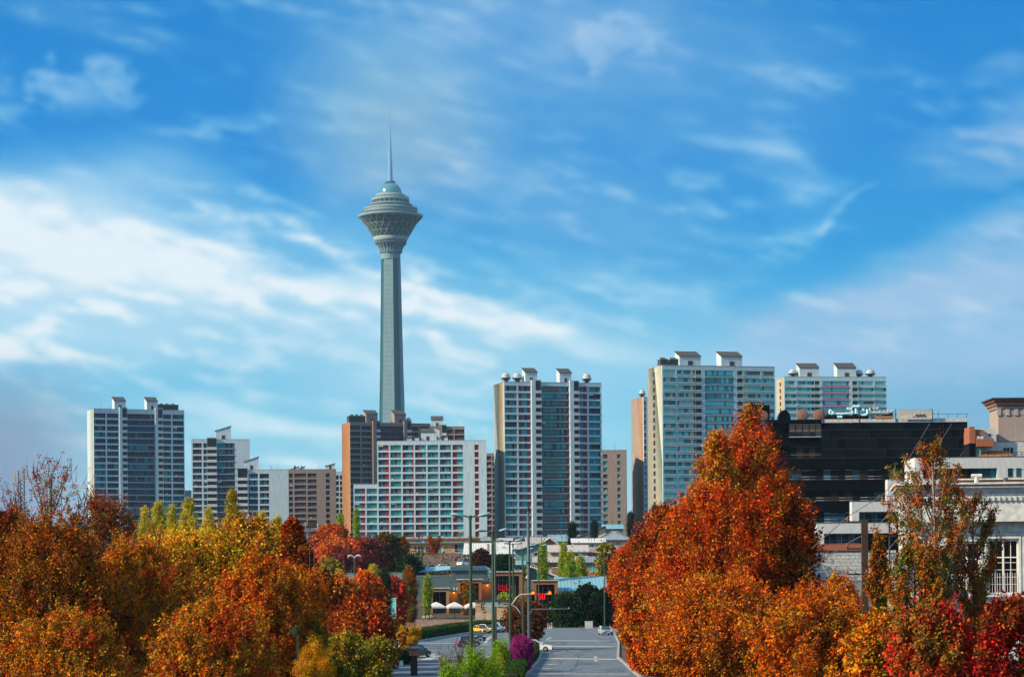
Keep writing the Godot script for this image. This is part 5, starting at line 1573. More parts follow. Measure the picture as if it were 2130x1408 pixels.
	house("hall_wing", "tan wall with a lit lamp between the small hall and the tall hall", {"x0": 933, "x1": 953, "eave": 1231, "base": 1264, "d": 522, "roof": "flat", "deep": 8, "over": 0.1, "wall": "brick_tan", "roof_look": "roof_aqua", "category": "building"})
	for l in [[1014, 1217.5, 522.6, "middle halls' wall"], [944, 1233, 520.6, "small hall's wall"], [1170, 1236, 518.6, "turquoise-roofed hall's wall"]]:
		var p := at(l[0], l[1], l[2])
		var lamp := thing("wall_lamp", "small lit yellow lamp on the " + l[3], "lamp", p, 0.0, "lit wall lamps on the halls")
		var lb := Mb.new()
		lb.lathe(M.warm_glow, [Vector2(0, -0.14), Vector2(0.12, -0.10), Vector2(0.15, 0.0), Vector2(0.1, 0.12), Vector2(0, 0.14)], 10, true)
		put("bulb", lb, lamp)
		var sb := Mb.new()
		sb.lathe(M.dark_metal, [Vector2(0.26, 0.12), Vector2(0.12, 0.26), Vector2(0, 0.27)], 10)
		sb.box(M.dark_metal, -0.04, 0.16, -0.9, 0.04, 0.22, 0)
		put("hood", sb, lamp)
		var light := OmniLight3D.new()
		light.name = "glow"
		light.light_color = Color(1.0, 0.7, 0.25)
		light.light_energy = 1.4
		light.light_size = 0.12
		light.omni_range = 12.0
		light.omni_attenuation = 2.0
		light.shadow_enabled = true
		lamp.add_child(light)
	# the barrel-shaped turquoise gallery
	var s := F / 545.0
	var g := thing("glazed_gallery", "turquoise glazed gallery with a rounded end and ribs above the tall hall", "building", at(938, 1214, 545))
	var L := (1012 - 938) / s
	var gb := Mb.new()
	var ribs := []
	for i in 9:
		var a := PI / 2 * i / 8.0
		ribs.append(Vector2(sin(a), cos(a)))
	var H := (1214 - 1178) / s
	var gy := (1214 - 1187) / s
	gb.box(M.roof_teal, 0.4, gy * 0.02, -6, L, gy, -0.8)
	gb.box(M.roof_aqua, -0.2, gy, -6.5, L, H, -0.3)
	put("wall", gb, g)
	for i in 20:
		put("rib", box_mesh(M.dark_metal, 0.09, H - gy, 0.1), g, Vector3(-0.1 + L * i / 19.6, gy, -0.3))
	for i in 22:
		put("slat", box_mesh(M.frame_grey, 0.05, gy, 0.06), g, Vector3(0.45 + (L - 0.5) * i / 22.0, 0, -0.8))
	var rr := (1027 - 1012) / s
	var hh := (1214 - 1180) / s
	var eb := Mb.new()
	for i in 8:
		var a: Vector2 = ribs[i]
		var b: Vector2 = ribs[i + 1]
		var ya := hh * (0.35 + 0.65 * a.y)
		var yb := hh * (0.35 + 0.65 * b.y)
		eb.quad(M.roof_aqua, Vector3(L + a.x * rr, ya, -6), Vector3(L + b.x * rr, yb, -6), Vector3(L + b.x * rr, yb, 0.1), Vector3(L + a.x * rr, ya, 0.1))
		eb.quad(M.roof_aqua, Vector3(L + a.x * rr, ya, 0.1), Vector3(L + b.x * rr, yb, 0.1), Vector3(L + b.x * rr, -0.5, 0.1), Vector3(L + a.x * rr, -0.5, 0.1))
	put("rounded_end", eb, g)
	for i in 6:
		put("bar", box_mesh(M.dark_metal, rr * 0.95, 0.07, 0.08), g, Vector3(L, hh * (0.1 + 0.15 * i), 0.1))
	for i in 2:
		put("bar", box_mesh(M.dark_metal, 0.09, hh * 0.85, 0.09), g, Vector3(L + rr * (0.02 + 0.55 * i), 0, 0.11))
	# terrace with parked cars: retaining walls, canopy
	var wl := Mb.new()
	var a := at(864, 1252, 590)
	var b := at(960, 1252, 590)
	wl.box(M.stone_teal, 0, -2, -1.0, b.x - a.x, at(864, 1199, 590).y - a.y, 0)
	wl.box(M.roof_slate, -0.1, at(864, 1199, 590).y - a.y, -1.1, b.x - a.x + 0.1, at(864, 1199, 590).y - a.y + 0.2, 0.1)
	var rw := thing("retaining_wall", "dark teal rough stone retaining wall below the canopy", "wall", a)
	put("wall", wl, rw)
	var wl2 := Mb.new()
	a = at(664, 1217, 570)
	b = at(845, 1217, 570)
	wl2.box(M.wall_teal, 0, -5, -0.8, b.x - a.x, at(664, 1194, 570).y - a.y, 0)
	wl2.box(M.roof_slate, -0.1, at(664, 1194, 570).y - a.y, -0.9, b.x - a.x + 0.1, at(664, 1194, 570).y - a.y + 0.2, 0.08)
	put("wall", wl2, thing("retaining_wall", "flat turquoise retaining wall behind the red maples", "wall", a))
	s = F / 600.0
	var cn := thing("canopy", "blue sloped canopy on dark posts over the terrace edge", "canopy", at(868, 1200, 600))
	var cb := Mb.new()
	var cw := (936 - 868) / s
	slab(cb, M.canopy_blue, Vector3(0, (1200 - 1183) / s, -3), Vector3(cw, (1200 - 1179) / s, -3), Vector3(cw, (1200 - 1186) / s, 0), Vector3(0, (1200 - 1191) / s, 0), 0.2)
	put("roof", cb, cn)
	for i in 3:
		put("post", box_mesh(M.dark_metal, 0.3, (1200 - 1189) / s, 0.3), cn, Vector3(cw * (0.08 + 0.36 * i), 0, -0.8))
	var bb := Mb.new()
	bb.box(M.board_white, 0, 0, -2.9, cw, (1200 - 1192) / s, -2.7)
	put("back_wall", bb, cn)
	# parasols of the cafe
	for p in [[907, 1252, "left white cafe parasol before the small hall"], [945, 1252, "middle white cafe parasol before the tan wall"], [982, 1252, "right white cafe parasol, partly behind the nearest lamp post"]]:
		var base := at(p[0], p[1], 500)
		base.y = ground(base.x, 500)
		var top := at(p[0], p[1], 500).y - base.y
		var t := thing("parasol", p[2], "parasol", base, 0.0, "white parasols before the halls")
		var pb := Mb.new()
		pb.tube(M.dark_metal, [Vector3(0, 0, 0), Vector3(0, top, 0)], [0.05], 6)
		put("pole", pb, t)
		var kb := Mb.new()
		kb.xf = Transform3D(Basis(Vector3.UP, PI / 4 + 0.3), Vector3.ZERO)
		kb.lathe(M.tent_white, [Vector2(2.5, top - 1.35), Vector2(2.5, top - 1.15), Vector2(1.2, top - 0.45), Vector2(0.05, top)], 4)
		put("canopy", kb, t)


# ---------------------------------------------------------------- street furniture and traffic
func lamp_head(mb: Mb, at_: Vector3, dir: float, len: float) -> void:
	# a long drop-shaped lantern, blunt at the arm and thick outside, tipped up a little
	for i in 7:
		var t0 := i / 7.0
		var t1 := (i + 1) / 7.0
		var ra := 0.05 + 0.13 * sin(PI * clampf(t0 * 0.72 + 0.08, 0, 1))
		var rb := 0.05 + 0.13 * sin(PI * clampf(t1 * 0.72 + 0.08, 0, 1)) if i < 6 else 0.03
		var pa := at_ + Vector3(dir * len * t0, len * 0.16 * t0, 0)
		var pb := at_ + Vector3(dir * len * t1, len * 0.16 * t1, 0)
		for k in 10:
			var a := TAU * k / 10
			var b := TAU * (k + 1) / 10
			var m = M.lamp_lens if sin((a + b) * 0.5) < -0.3 and i > 1 else M.lamp_blue
			mb.quad(m, pa + Vector3(0, sin(a) * ra * 0.75, cos(a) * ra), pa + Vector3(0, sin(b) * ra * 0.75, cos(b) * ra), pb + Vector3(0, sin(b) * rb * 0.75, cos(b) * rb), pb + Vector3(0, sin(a) * rb * 0.75, cos(a) * rb), true)


func street_lamp(label: String, px: float, top: float, d: float, wide: float, turn := 0.0) -> void:
	var tip := at(px, top, d)
	var base := Vector3(tip.x, ground(tip.x, d), -d)
	var root := thing("street_lamp", label, "street lamp", base, turn, "green twin street lamps")
	var H := tip.y - base.y
	var half := wide / F * d * 0.5
	var mb := Mb.new()
	mb.lathe(M.lamp_green, [Vector2(0.19, 0), Vector2(0.19, 0.5), Vector2(0.135, 0.56), Vector2(0.12, H * 0.45), Vector2(0.11, H * 0.45), Vector2(0.085, H - 0.2), Vector2(0.11, H - 0.18), Vector2(0.11, H), Vector2(0, H + 0.05)], 10, false)
	put("pole", mb, root)
	for sgn: float in [-1.0, 1.0]:
		var ab := Mb.new()
		ab.tube(M.lamp_green, [Vector3(0, H - 0.1, 0), Vector3(sgn * half * 0.25, H - 0.02, 0), Vector3(sgn * half * 0.45, H + 0.02, 0)], [0.05, 0.045, 0.04], 6)
		var arm := put("arm", ab, root)
		var hb := Mb.new()
		lamp_head(hb, Vector3(sgn * half * 0.42, H, 0), sgn, half * 0.62)
		put("lantern", hb, arm)


func car_profile(style: String) -> Array:
	# lower body outline and cabin outline, x forward, y up, for a length of 1
	match style:
		"hatch":
			return [[Vector2(0.01, 0.28), Vector2(0.0, 0.62), Vector2(0.04, 0.86), Vector2(0.70, 0.86), Vector2(0.95, 0.74), Vector2(1.0, 0.5), Vector2(0.99, 0.28)], [Vector2(0.03, 0.85), Vector2(0.09, 1.38), Vector2(0.52, 1.44), Vector2(0.72, 0.85)]]
		"van":
			return [[Vector2(0.0, 0.3), Vector2(0.0, 0.9), Vector2(0.02, 1.2), Vector2(0.90, 1.15), Vector2(0.99, 0.85), Vector2(1.0, 0.3)], [Vector2(0.01, 1.19), Vector2(0.03, 2.0), Vector2(0.1, 2.15), Vector2(0.78, 2.1), Vector2(0.92, 1.14)]]
		"pickup":
			return [[Vector2(0.0, 0.4), Vector2(0.0, 0.95), Vector2(0.55, 0.97), Vector2(0.72, 0.95), Vector2(0.96, 0.88), Vector2(1.0, 0.7), Vector2(0.99, 0.4)], [Vector2(0.30, 0.96), Vector2(0.36, 1.6), Vector2(0.58, 1.62), Vector2(0.70, 0.95)]]
	return [[Vector2(0.01, 0.26), Vector2(0.0, 0.6), Vector2(0.03, 0.88), Vector2(0.17, 0.93), Vector2(0.70, 0.88), Vector2(0.95, 0.74), Vector2(1.0, 0.5), Vector2(0.99, 0.26)], [Vector2(0.13, 0.91), Vector2(0.27, 1.36), Vector2(0.52, 1.40), Vector2(0.72, 0.88)]]


# a car whose front points along its own +x; where: middle of the car on the ground
func car(label: String, where: Vector3, turn_degrees: float, paint: String, style := "saloon", length := 4.3, roof_paint := "") -> Node3D:
	var root := thing("parked_car" if label.contains("parked") else "car", label, "van" if style == "van" else "car", where, deg_to_rad(turn_degrees), "cars in the street")
	var pr := car_profile(style)
	var w := 0.84
	var lower := []
	for p in pr[0]:
		lower.append(Vector2((p.x - 0.5) * length, p.y))
	var mb := Mb.new()
	mb.prism(M[paint], lower, -w, w)
	var cab := []
	for p in pr[1]:
		cab.append(Vector2((p.x - 0.5) * length, p.y))
	# cabin: glass all round that leans in, a painted roof and pillars
	var rp = M[roof_paint if roof_paint != "" else paint]
	var gb := Mb.new()
	var wt := 0.66
	var n := cab.size()
	var lo := func(p, z): return Vector3(p.x, p.y, z * (lerpf(0.80, wt, clampf((p.y - cab[0].y) / 0.5, 0, 1))))
	for i in n - 1:
		gb.quad(M.car_glass, lo.call(cab[i], -1.0), lo.call(cab[i + 1], -1.0), lo.call(cab[i + 1], 1.0), lo.call(cab[i], 1.0))
	for z: float in [-1.0, 1.0]:
		for i in range(1, n - 1):
			gb.tri(M.car_glass, lo.call(cab[0], z), lo.call(cab[i], z), lo.call(cab[i + 1], z))
		for i in n - 1:
			mb.tube(rp, [lo.call(cab[i], z), lo.call(cab[i + 1], z)], [0.045], 4, false)
		var mid: Vector2 = (cab[0] + cab[-1]) * 0.5
		mb.tube(rp, [lo.call(Vector2(mid.x, cab[0].y), z), lo.call(Vector2(mid.x - 0.08, cab[2].y), z)], [0.04], 4, false)
	var r1: Vector2 = cab[1] if style != "van" else cab[2]
	var r2: Vector2 = cab[2] if style != "van" else cab[3]
	mb.quad(rp, Vector3(r1.x - 0.04, r1.y + 0.05, -wt), Vector3(r2.x + 0.05, r2.y + 0.05, -wt), Vector3(r2.x + 0.05, r2.y + 0.05, wt), Vector3(r1.x - 0.04, r1.y + 0.05, wt))
	put("body", mb, root)
	put("window_glass", gb, root)
	for x: float in [-0.31, 0.31]:
		for z: float in [-1.0, 1.0]:
			var tb := Mb.new()
			tb.xf = Transform3D(Basis(Vector3(1, 0, 0), PI / 2), Vector3.ZERO)
			tb.lathe(M.tyre, [Vector2(0.18, -0.1), Vector2(0.3, -0.1), Vector2(0.32, -0.06), Vector2(0.32, 0.06), Vector2(0.3, 0.1), Vector2(0.18, 0.1)], 16, true)
			var wh := put("wheel", tb, root, Vector3(x * length, 0.32, z * 0.78))
			var ib := Mb.new()
			ib.xf = Transform3D(Basis(Vector3(1, 0, 0), PI / 2), Vector3.ZERO)
			ib.lathe(M.rim_metal, [Vector2(0, -0.09), Vector2(0.18, -0.095), Vector2(0.18, 0.095), Vector2(0, 0.09)], 10)
			put("rim", ib, wh)
	var h := length * 0.5
	var ly: float = 0.62 if style != "van" else 0.75
	for z: float in [-1.0, 1.0]:
		put("headlight", box_mesh(M.head_glass, 0.16, 0.15, 0.34), root, Vector3(h - 0.14, ly, z * 0.62 - 0.17))
		put("tail_light", box_mesh(M.tail_red, 0.08, 0.18, 0.28), root, Vector3(-h - 0.02, ly + 0.05, z * 0.66 - 0.14))
		put("mirror", box_mesh(M[paint], 0.12, 0.12, 0.16), root, Vector3(h * 0.36, cab[0].y + 0.06, z * 0.9 - 0.08))
	put("bumper", box_mesh(M.dark_metal, 0.12, 0.2, 1.6), root, Vector3(h - 0.06, 0.28, -0.8))
	put("bumper", box_mesh(M.dark_metal, 0.1, 0.2, 1.6), root, Vector3(-h - 0.02, 0.28, -0.8))
	put("grille", box_mesh(M.dark_metal, 0.04, 0.13, 0.7), root, Vector3(h, ly + 0.01, -0.35))
	put("number_plate", box_mesh(M.plate_white, 0.03, 0.11, 0.48), root, Vector3(h + 0.055, 0.36, -0.24))
	return root


func build_street() -> void:
	street_lamp("nearest and tallest green twin street lamp on the median", 978, 1073, 147, 79)
	street_lamp("second nearest green twin street lamp, right of the tallest one", 1024.5, 1104.5, 185, 62)
	street_lamp("third green twin street lamp, left of the grey signal pole", 1060, 1125, 227, 51)
	street_lamp("fourth green twin street lamp, close behind the third", 1067, 1131, 303, 38)
	street_lamp("green twin street lamp just left of the grey signal pole, its heads overlapping it", 1087, 1143.5, 256, 44)
	street_lamp("green twin street lamp right of the grey signal pole, before the light green poplar", 1120, 1135, 360, 33)
	street_lamp("far right green twin street lamp beside the orange trees", 1257, 1150, 395, 29)
	# small lamp with two curved heads
	var tip := at(737, 1160, 300)
	var sl := thing("small_street_lamp", "small green lamp with two curved white heads above the red maples", "street lamp", Vector3(tip.x, ground(tip.x, 300), -300))
	var H: float = tip.y - sl.position.y
	var mb := Mb.new()
	mb.tube(M.lamp_green, [Vector3(0, 0, 0), Vector3(0, H, 0)], [0.14, 0.09], 8)
	put("pole", mb, sl)
	for sgn: float in [-1.0, 1.0]:
		var hb := Mb.new()
		var pts := []
		for i in 7:
			var a := PI * 0.85 * i / 6.0
			pts.append(Vector3(sgn * (0.45 - 0.42 * cos(a)), H - 0.1 + 0.38 * sin(a), 0))
		hb.tube(M.pole_pale, pts, [0.07, 0.07, 0.08, 0.1, 0.13, 0.14, 0.08], 8)
		put("lantern", hb, sl)
	# tall grey signal pole with its arms, lights and count-down
	var d := 240.0
	var s := F / d
	var foot := at(1101, 1345, d)
	foot.y = 0
	var gp := thing("signal_pole", "tall grey pole that carries the traffic lights and their arms, behind the brown-leaved tree", "pole", foot)
	var top := at(1097, 1064, d).y
	mb = Mb.new()
	mb.lathe(M.pole_grey, [Vector2(0.19, 0), Vector2(0.17, top * 0.5), Vector2(0.13, top), Vector2(0, top)], 12, true)
	put("pole", mb, gp)
	mb = Mb.new()
	mb.lathe(M.dark_metal, [Vector2(0.22, -0.1), Vector2(0.24, -0.1), Vector2(0.24, 0.1), Vector2(0.18, 0.1)], 12)
	put("collar", mb, gp, Vector3(0, at(1100, 1171, d).y, 0))
	var yb := at(1101, 1268, d).y
	mb = Mb.new()
	mb.tube(M.pole_grey, [Vector3(0, yb - 0.5, 0.1), Vector3(0.35, yb, 0.1), Vector3((1186 - 1101) / s, yb + 0.03, 0.1)], [0.1, 0.08, 0.06], 8)
	for x in [1145, 1184]:
		mb.box(M.pole_pale, (x - 1101) / s - 0.05, yb + 0.05, 0.03, (x - 1101) / s + 0.05, yb + 0.22, 0.15)
	put("lower_arm", mb, gp)
	mb = Mb.new()
	var yt := at(1101, 1238, d).y
	mb.tube(M.pole_pale, [Vector3((1065 - 1101) / s, at(1066, 1258, d).y, 0.15), Vector3((1076 - 1101) / s, at(1076, 1243, d).y, 0.15), Vector3((1083 - 1101) / s, yt + 0.05, 0.15), Vector3(0, yt + 0.1, 0.15), Vector3((1142 - 1101) / s, yt + 0.1, 0.15)], [0.07], 8)
	put("upper_arm", mb, gp)
	mb = Mb.new()
	mb.tube(M.pole_pale, [Vector3((1065 - 1101) / s, at(1066, 1258, d).y, 0.15), Vector3((1075 - 1101) / s, at(1076, 1264, d).y, 0.15), Vector3((1083 - 1101) / s, at(1083, 1275, d).y, 0.15)], [0.06], 8)
	put("brace", mb, gp)
	mb = Mb.new()
	mb.lathe(M.dark_metal, [Vector2(0.0, 0.0), Vector2(0.16, 0.02), Vector2(0.2, 0.3), Vector2(0.12, 0.45), Vector2(0, 0.5)], 10)
	put("cap_lamp", mb, gp, Vector3(0, top, 0))
	for t in [[1108.5, 1233.5, "left"], [1143.5, 1233.5, "right"]]:
		var tl := thing("traffic_light", "%s of the two glowing amber traffic lights on the arm by the count-down" % t[2], "traffic light", at(t[0], t[1], d - 0.6), 0.0, "traffic lights over the crossing")
		var hb := Mb.new()
		hb.box(M.dark_metal, -0.17, -0.75, -0.32, 0.17, 0.3, -0.08)
		put("housing", hb, tl)
		for i in 3:
			var lb := Mb.new()
			lb.xf = Transform3D(Basis(Vector3(1, 0, 0), PI / 2), Vector3(0, -0.33 * i, -0.07))
			lb.lathe(M.amber_glow if i == 0 else M.glass_black, [Vector2(0.15, -0.02), Vector2(0.15, 0.02), Vector2(0.09, 0.06), Vector2(0, 0.075)], 14, true)
			put("signal_lens", lb, tl)
			var vb := Mb.new()
			for k in 8:
				var a := PI * k / 8.0
				var b := PI * (k + 1) / 8.0
				vb.quad(M.dark_metal, Vector3(cos(a) * 0.17, sin(a) * 0.17 - 0.33 * i, -0.08), Vector3(cos(b) * 0.17, sin(b) * 0.17 - 0.33 * i, -0.08), Vector3(cos(b) * 0.17, sin(b) * 0.17 - 0.33 * i, 0.1), Vector3(cos(a) * 0.17, sin(a) * 0.17 - 0.33 * i, 0.1))
			put("visor", vb, tl)
		var light := OmniLight3D.new()
		light.name = "glow"
		light.position = Vector3(0, 0, 0.14)
		light.light_color = Color(1.0, 0.5, 0.1)
		light.light_energy = 0.25
		light.light_size = 0.12
		light.omni_range = 10.0
		light.omni_attenuation = 2.0
		light.shadow_enabled = true
		tl.add_child(light)
	var cd := thing("countdown_display", "black count-down display showing a red 50 between the amber lights", "display", at(1126.5, 1241, d - 0.6))
	mb = Mb.new()
	mb.box(M.dark_metal, -0.42, -0.34, -0.2, 0.42, 0.34, -0.06)
	put("housing", mb, cd)
	put("digits", strokes(M.red_glow, [[Vector2(0.45, 1), Vector2(0, 1), Vector2(0, 0.52), Vector2(0.45, 0.5), Vector2(0.45, 0), Vector2(0, 0)], [Vector2(0.75, 0), Vector2(0.75, 1), Vector2(1.2, 1), Vector2(1.2, 0), Vector2(0.75, 0)]], 0.5, 0.035), cd, Vector3(-0.28, -0.23, -0.02))
	var cl := OmniLight3D.new()
	cl.name = "glow"
	cl.position = Vector3(0, 0, 0.1)
	cl.light_color = Color(1.0, 0.15, 0.05)
	cl.light_energy = 0.03
	cl.light_size = 0.2
	cl.omni_range = 8.0
	cl.omni_attenuation = 2.0
	cl.shadow_enabled = true
	cd.add_child(cl)
	# plain grey pole behind the second lamp
	var pp := at(1029, 1112, 330)
	mb = Mb.new()
	mb.tube(M.pole_grey, [Vector3(0, 0, 0), Vector3(0, pp.y * 0.5, 0), Vector3(0, pp.y, 0)], [0.20, 0.17, 0.12], 10)
	mb.box(M.dark_metal, -0.5, pp.y - 0.5, -0.3, 0.4, pp.y + 0.35, 0.3)
	tag(put("grey_pole", mb, self, Vector3(pp.x, 0, -330)), "plain grey pole with a dark box on top, close behind the second lamp", "pole")
	# sign gantry at the left: a horizontal arm with a small board
	d = 300.0
	s = F / d
	var sg := thing("sign_gantry", "thin pale sign arm with two small blue boards before the cream gatehouse", "sign", at(1004, 1261, d))
	mb = Mb.new()
	mb.tube(M.pole_pale, [Vector3(0, 0, 0), Vector3((1071 - 1004) / s, 0, 0)], [0.07, 0.09], 8)
	put("arm", mb, sg)
	mb = Mb.new()
	mb.tube(M.pole_pale, [Vector3((1071 - 1004) / s, 0.2, 0), Vector3((1071 - 1004) / s, -sg.position.y, 0)], [0.1], 8)
	put("post", mb, sg)
	put("board", box_mesh(M.lamp_blue, 0.85, 0.5, 0.06), sg, Vector3(9.0 / s, -0.75, -0.03))
	put("board", box_mesh(M.lamp_blue, 1.6, 0.35, 0.06), sg, Vector3(6.0 / s, 0.12, -0.03))
	# gatehouse and its fences
	house("gatehouse", "cream gatehouse with dark slots behind the white cars", {"x0": 989, "x1": 1064, "eave": 1251, "base": 1305, "d": 462, "roof": "flat", "deep": 6, "over": 0.2, "wall": "sand_wall", "roof_look": "roof_white", "category": "building", "windows": [[1001, 1003, 1254, 1271, "black"], [1005, 1007, 1254, 1271, "black"], [1035, 1040, 1251, 1261, "black"], [1045, 1058, 1256, 1262, "black"]]})
	d = 450.0
	s = F / d
	for f in [[989, 1008, 1273, 1292, "left white slatted gate before the gatehouse"], [1011, 1054, 1281, 1299, "right white slatted gate before the gatehouse"]]:
		var ft := thing("slatted_gate", f[4], "gate", at(f[0], f[3], d - 2), 0.0)
		var n := roundi((f[1] - f[0]) / 3.0)
		for i in n:
			put("slat", box_mesh(M.cream_wall, 0.16, (f[3] - f[2]) / s, 0.05), ft, Vector3(i * 3.0 / s, 0, 0))
		for y: float in [0.15, 0.85]:
			put("rail", box_mesh(M.dark_metal, (f[1] - f[0]) / s, 0.07, 0.05), ft, Vector3(0, (f[3] - f[2]) / s * y, -0.06))
	# low wall with a dark railing in front of the cafe
	var lw := thing("low_wall", "low pinkish wall along the hedge, with a dark railing on it", "wall", at(866, 1306, d))
	var L := (1012 - 866) / s
	mb = Mb.new()
	mb.box(M.pink_wall, 0, -1, -0.3, L, (1306 - 1289) / s, 0)
	mb.box(M.roof_slate, -0.05, (1306 - 1289) / s, -0.35, L + 0.05, (1306 - 1288) / s, 0.05)
	put("wall", mb, lw)
	var fence := thing("railing", "tall dark metal railing with thin bars before the cafe parasols", "fence", at(866, 1289, d + 0.2))
	var fh := (1289 - 1262) / s
	for i in 74:
		put("bar", box_mesh(M.dark_metal, 0.035, fh * (1.0 if i % 12 else 1.06), 0.035), fence, Vector3(L * i / 73.0, 0, 0))
	for y: float in [0.08, 0.96]:
		put("rail", box_mesh(M.dark_metal, L, 0.06, 0.05), fence, Vector3(0, fh * y, -0.05))
	for p in [[881, "left"], [889, "middle"], [897, "right"]]:
		var ring := thing("ring_ornament", "%s white ring of the three on the low wall's end" % p[1], "ornament", at(p[0], 1284 - (p[0] - 881) * 0.12, d - 1.2), 0.0, "white rings on the wall")
		mb = Mb.new()
		var pts := []
		for i in 17:
			pts.append(Vector3(cos(TAU * i / 16) * 0.2, sin(TAU * i / 16) * 0.2, 0))
		mb.tube(M.kerb_white, pts, [0.07], 6)
		put("ring", mb, ring)
		put("stem", box_mesh(M.dark_metal, 0.05, 0.6, 0.05), ring, Vector3(-0.025, -0.85, -0.025))
	# white crate-like barrier and bollards at the road's end
	var wb := thing("crate_barrier", "white slatted crate standing at the end of the road before the evergreens", "barrier", Vector3(at(1217, 1308, 436).x, 0.02, -436))
	var bw := 16.0 * 436 / F
	for i in 6:
		put("slat", box_mesh(M.kerb_white, 0.14, 1.35, 0.06), wb, Vector3(bw * i / 5.6, 0.1, 0.5))
	for i in 3:
		put("rail", box_mesh(M.kerb_white, bw + 0.1, 0.12, 0.05), wb, Vector3(0, 0.15 + 0.55 * i, 0.44))
	put("back_panel", box_mesh(M.board_white, bw, 1.3, 0.05), wb, Vector3(0, 0.1, -0.3))
	for i in 5:
		var bx := at(1132 + i * 4.0, 1305, 440).x
		var bl := thing("bollard", "short white bollard, %s from the left in the row under the brown-leaved tree" % ["first", "second", "third", "fourth", "fifth"][i], "bollard", Vector3(bx, 0.02, -440), 0.0, "white bollards at the road's end")
		mb = Mb.new()
		mb.lathe(M.kerb_white, [Vector2(0.10, 0), Vector2(0.10, 1.0), Vector2(0.06, 1.12), Vector2(0, 1.14)], 8)
		put("post", mb, bl)
		put("band", box_mesh(M.tail_red, 0.22, 0.14, 0.22), bl, Vector3(-0.11, 0.7, -0.11))
	# pale blue signboard behind the red maples
	d = 390.0
	s = F / d
	var sb := thing("signboard", "pale turquoise signboard standing behind the red maples", "signboard", at(796, 1310, d))
	sb.position.y = 0
	var top_y := at(810, 1245, d).y
	mb = Mb.new()
	mb.box(M.board_cyan, 0, top_y - 3.4, -0.1, 28.0 / s, top_y, 0.1)
	put("board", mb, sb)
	put("frame", box_mesh(M.frame_white, 28.0 / s + 0.2, 0.1, 0.3), sb, Vector3(-0.1, top_y, -0.15))
	for x: float in [0.15, 0.8]:
		put("post", box_mesh(M.dark_metal, 0.14, top_y - 3.3, 0.14), sb, Vector3(28.0 / s * x, 0, -0.07))
	# floodlight pole at the left: lattice mast with a boxy lamp
	d = 205.0
	s = F / d
	var fp := thing("floodlight_pole", "dark lattice mast with a boxy floodlight beside the rust-red tree", "floodlight", Vector3(at(648, 1100, d).x, 0, -d))
	var ft2 := at(648, 1100, d).y
	mb = Mb.new()
	for sgn: float in [-1.0, 1.0]:
		mb.tube(M.dark_metal, [Vector3(sgn * 0.22, 0, 0), Vector3(sgn * 0.18, ft2, 0)], [0.04], 4)
	put("mast", mb, fp)
	for i in 12:
		put("rung", box_mesh(M.dark_metal, 0.42, 0.04, 0.04), fp, Vector3(-0.21, ft2 * (0.3 + 0.055 * i), -0.02))
	mb = Mb.new()
	mb.prism(M.dark_metal, [Vector2(-0.45, 0.0), Vector2(0.45, 0.05), Vector2(0.5, 0.5), Vector2(-0.2, 0.45)], -0.35, 0.35)
	put("lamp_housing", mb, fp, Vector3(0, ft2 + 0.1, 0))
	mb = Mb.new()
	mb.tube(M.pole_pale, [Vector3(-0.52, 0.45, 0.38), Vector3(-0.5, -0.12, 0.38), Vector3(0.5, -0.12, 0.38), Vector3(0.55, 0.4, 0.38)], [0.045], 6)
	put("lamp_rim", mb, fp, Vector3(0, ft2 + 0.1, 0))
	# green direction sign among the leaves at the lower left
	d = 145.0
	s = F / d
	var gs := thing("green_sign", "dark green pointed sign on a green post among the left trees", "sign", Vector3(at(616, 1300, d).x, 0, -d))
	var gy := at(612, 1318, d).y
	mb = Mb.new()
	mb.prism(M.lamp_green, [Vector2(-0.45, 0.22), Vector2(0, 0.45), Vector2(0.03, 0.02), Vector2(-0.42, 0.03)], -0.03, 0.03)
	put("board", mb, gs, Vector3(0, gy, 0.1))
	put("post", box_mesh(M.lamp_green, 0.12, gy + 0.45, 0.12), gs, Vector3(0.0, 0, -0.06))
	# post with a small roofed box beside the left carriageway
	d = 215.0
	s = F / d
	var kp := thing("roofed_post", "brown post with a small roofed box beside the left carriageway", "post", Vector3(at(861, 1400, d).x, 0.02, -d))
	var ky := at(861, 1350, d).y
	mb = Mb.new()
	mb.box(M.rust_brown, -0.3, 0, -0.3, 0.3, ky - 0.6, 0.3)
	put("post", mb, kp)
	mb = Mb.new()
	mb.box(M.brick_tan, -0.42, ky - 0.6, -0.42, 0.42, ky, 0.42)
	put("box", mb, kp)
	mb = Mb.new()
	mb.lathe(M.roof_slate, [Vector2(0.85, ky), Vector2(0.85, ky + 0.07), Vector2(0.3, ky + 0.22), Vector2(0, ky + 0.24)], 4)
	put("roof", mb, kp)
	# a frame-like grating beside it
	var gf := thing("metal_frame", "dark square metal frame by the black hedge balls at the bottom", "frame", Vector3(at(790, 1400, 205).x, 0.02, -205))
	for b in [[0, 0, 0.06, 1.3], [0.8, 0, 0.06, 1.3], [0, 1.24, 0.86, 0.06], [0, 0.65, 0.86, 0.05]]:
		put("bar", box_mesh(M.lamp_green, b[2], b[3], 0.06), gf, Vector3(b[0], b[1], 0))
	# traffic
	var P := func(px, py): return road(px, py) + Vector3(0, 0.02, 0)
	car("yellow taxi parked first in the line along the far hedge", P.call(1001, 1318), -62, "paint_yellow", "saloon", 4.3)
	car("white car parked directly behind the yellow taxi", P.call(1015, 1316.5), -55, "paint_white", "hatch", 4.0)
	car("white car parked third in the line along the far hedge, behind the second lamp post", P.call(1028, 1315.5), -50, "paint_silver", "saloon", 4.3)
	car("white pickup parked fourth in the line along the far hedge", P.call(1041, 1315), -48, "paint_white", "pickup", 4.6)
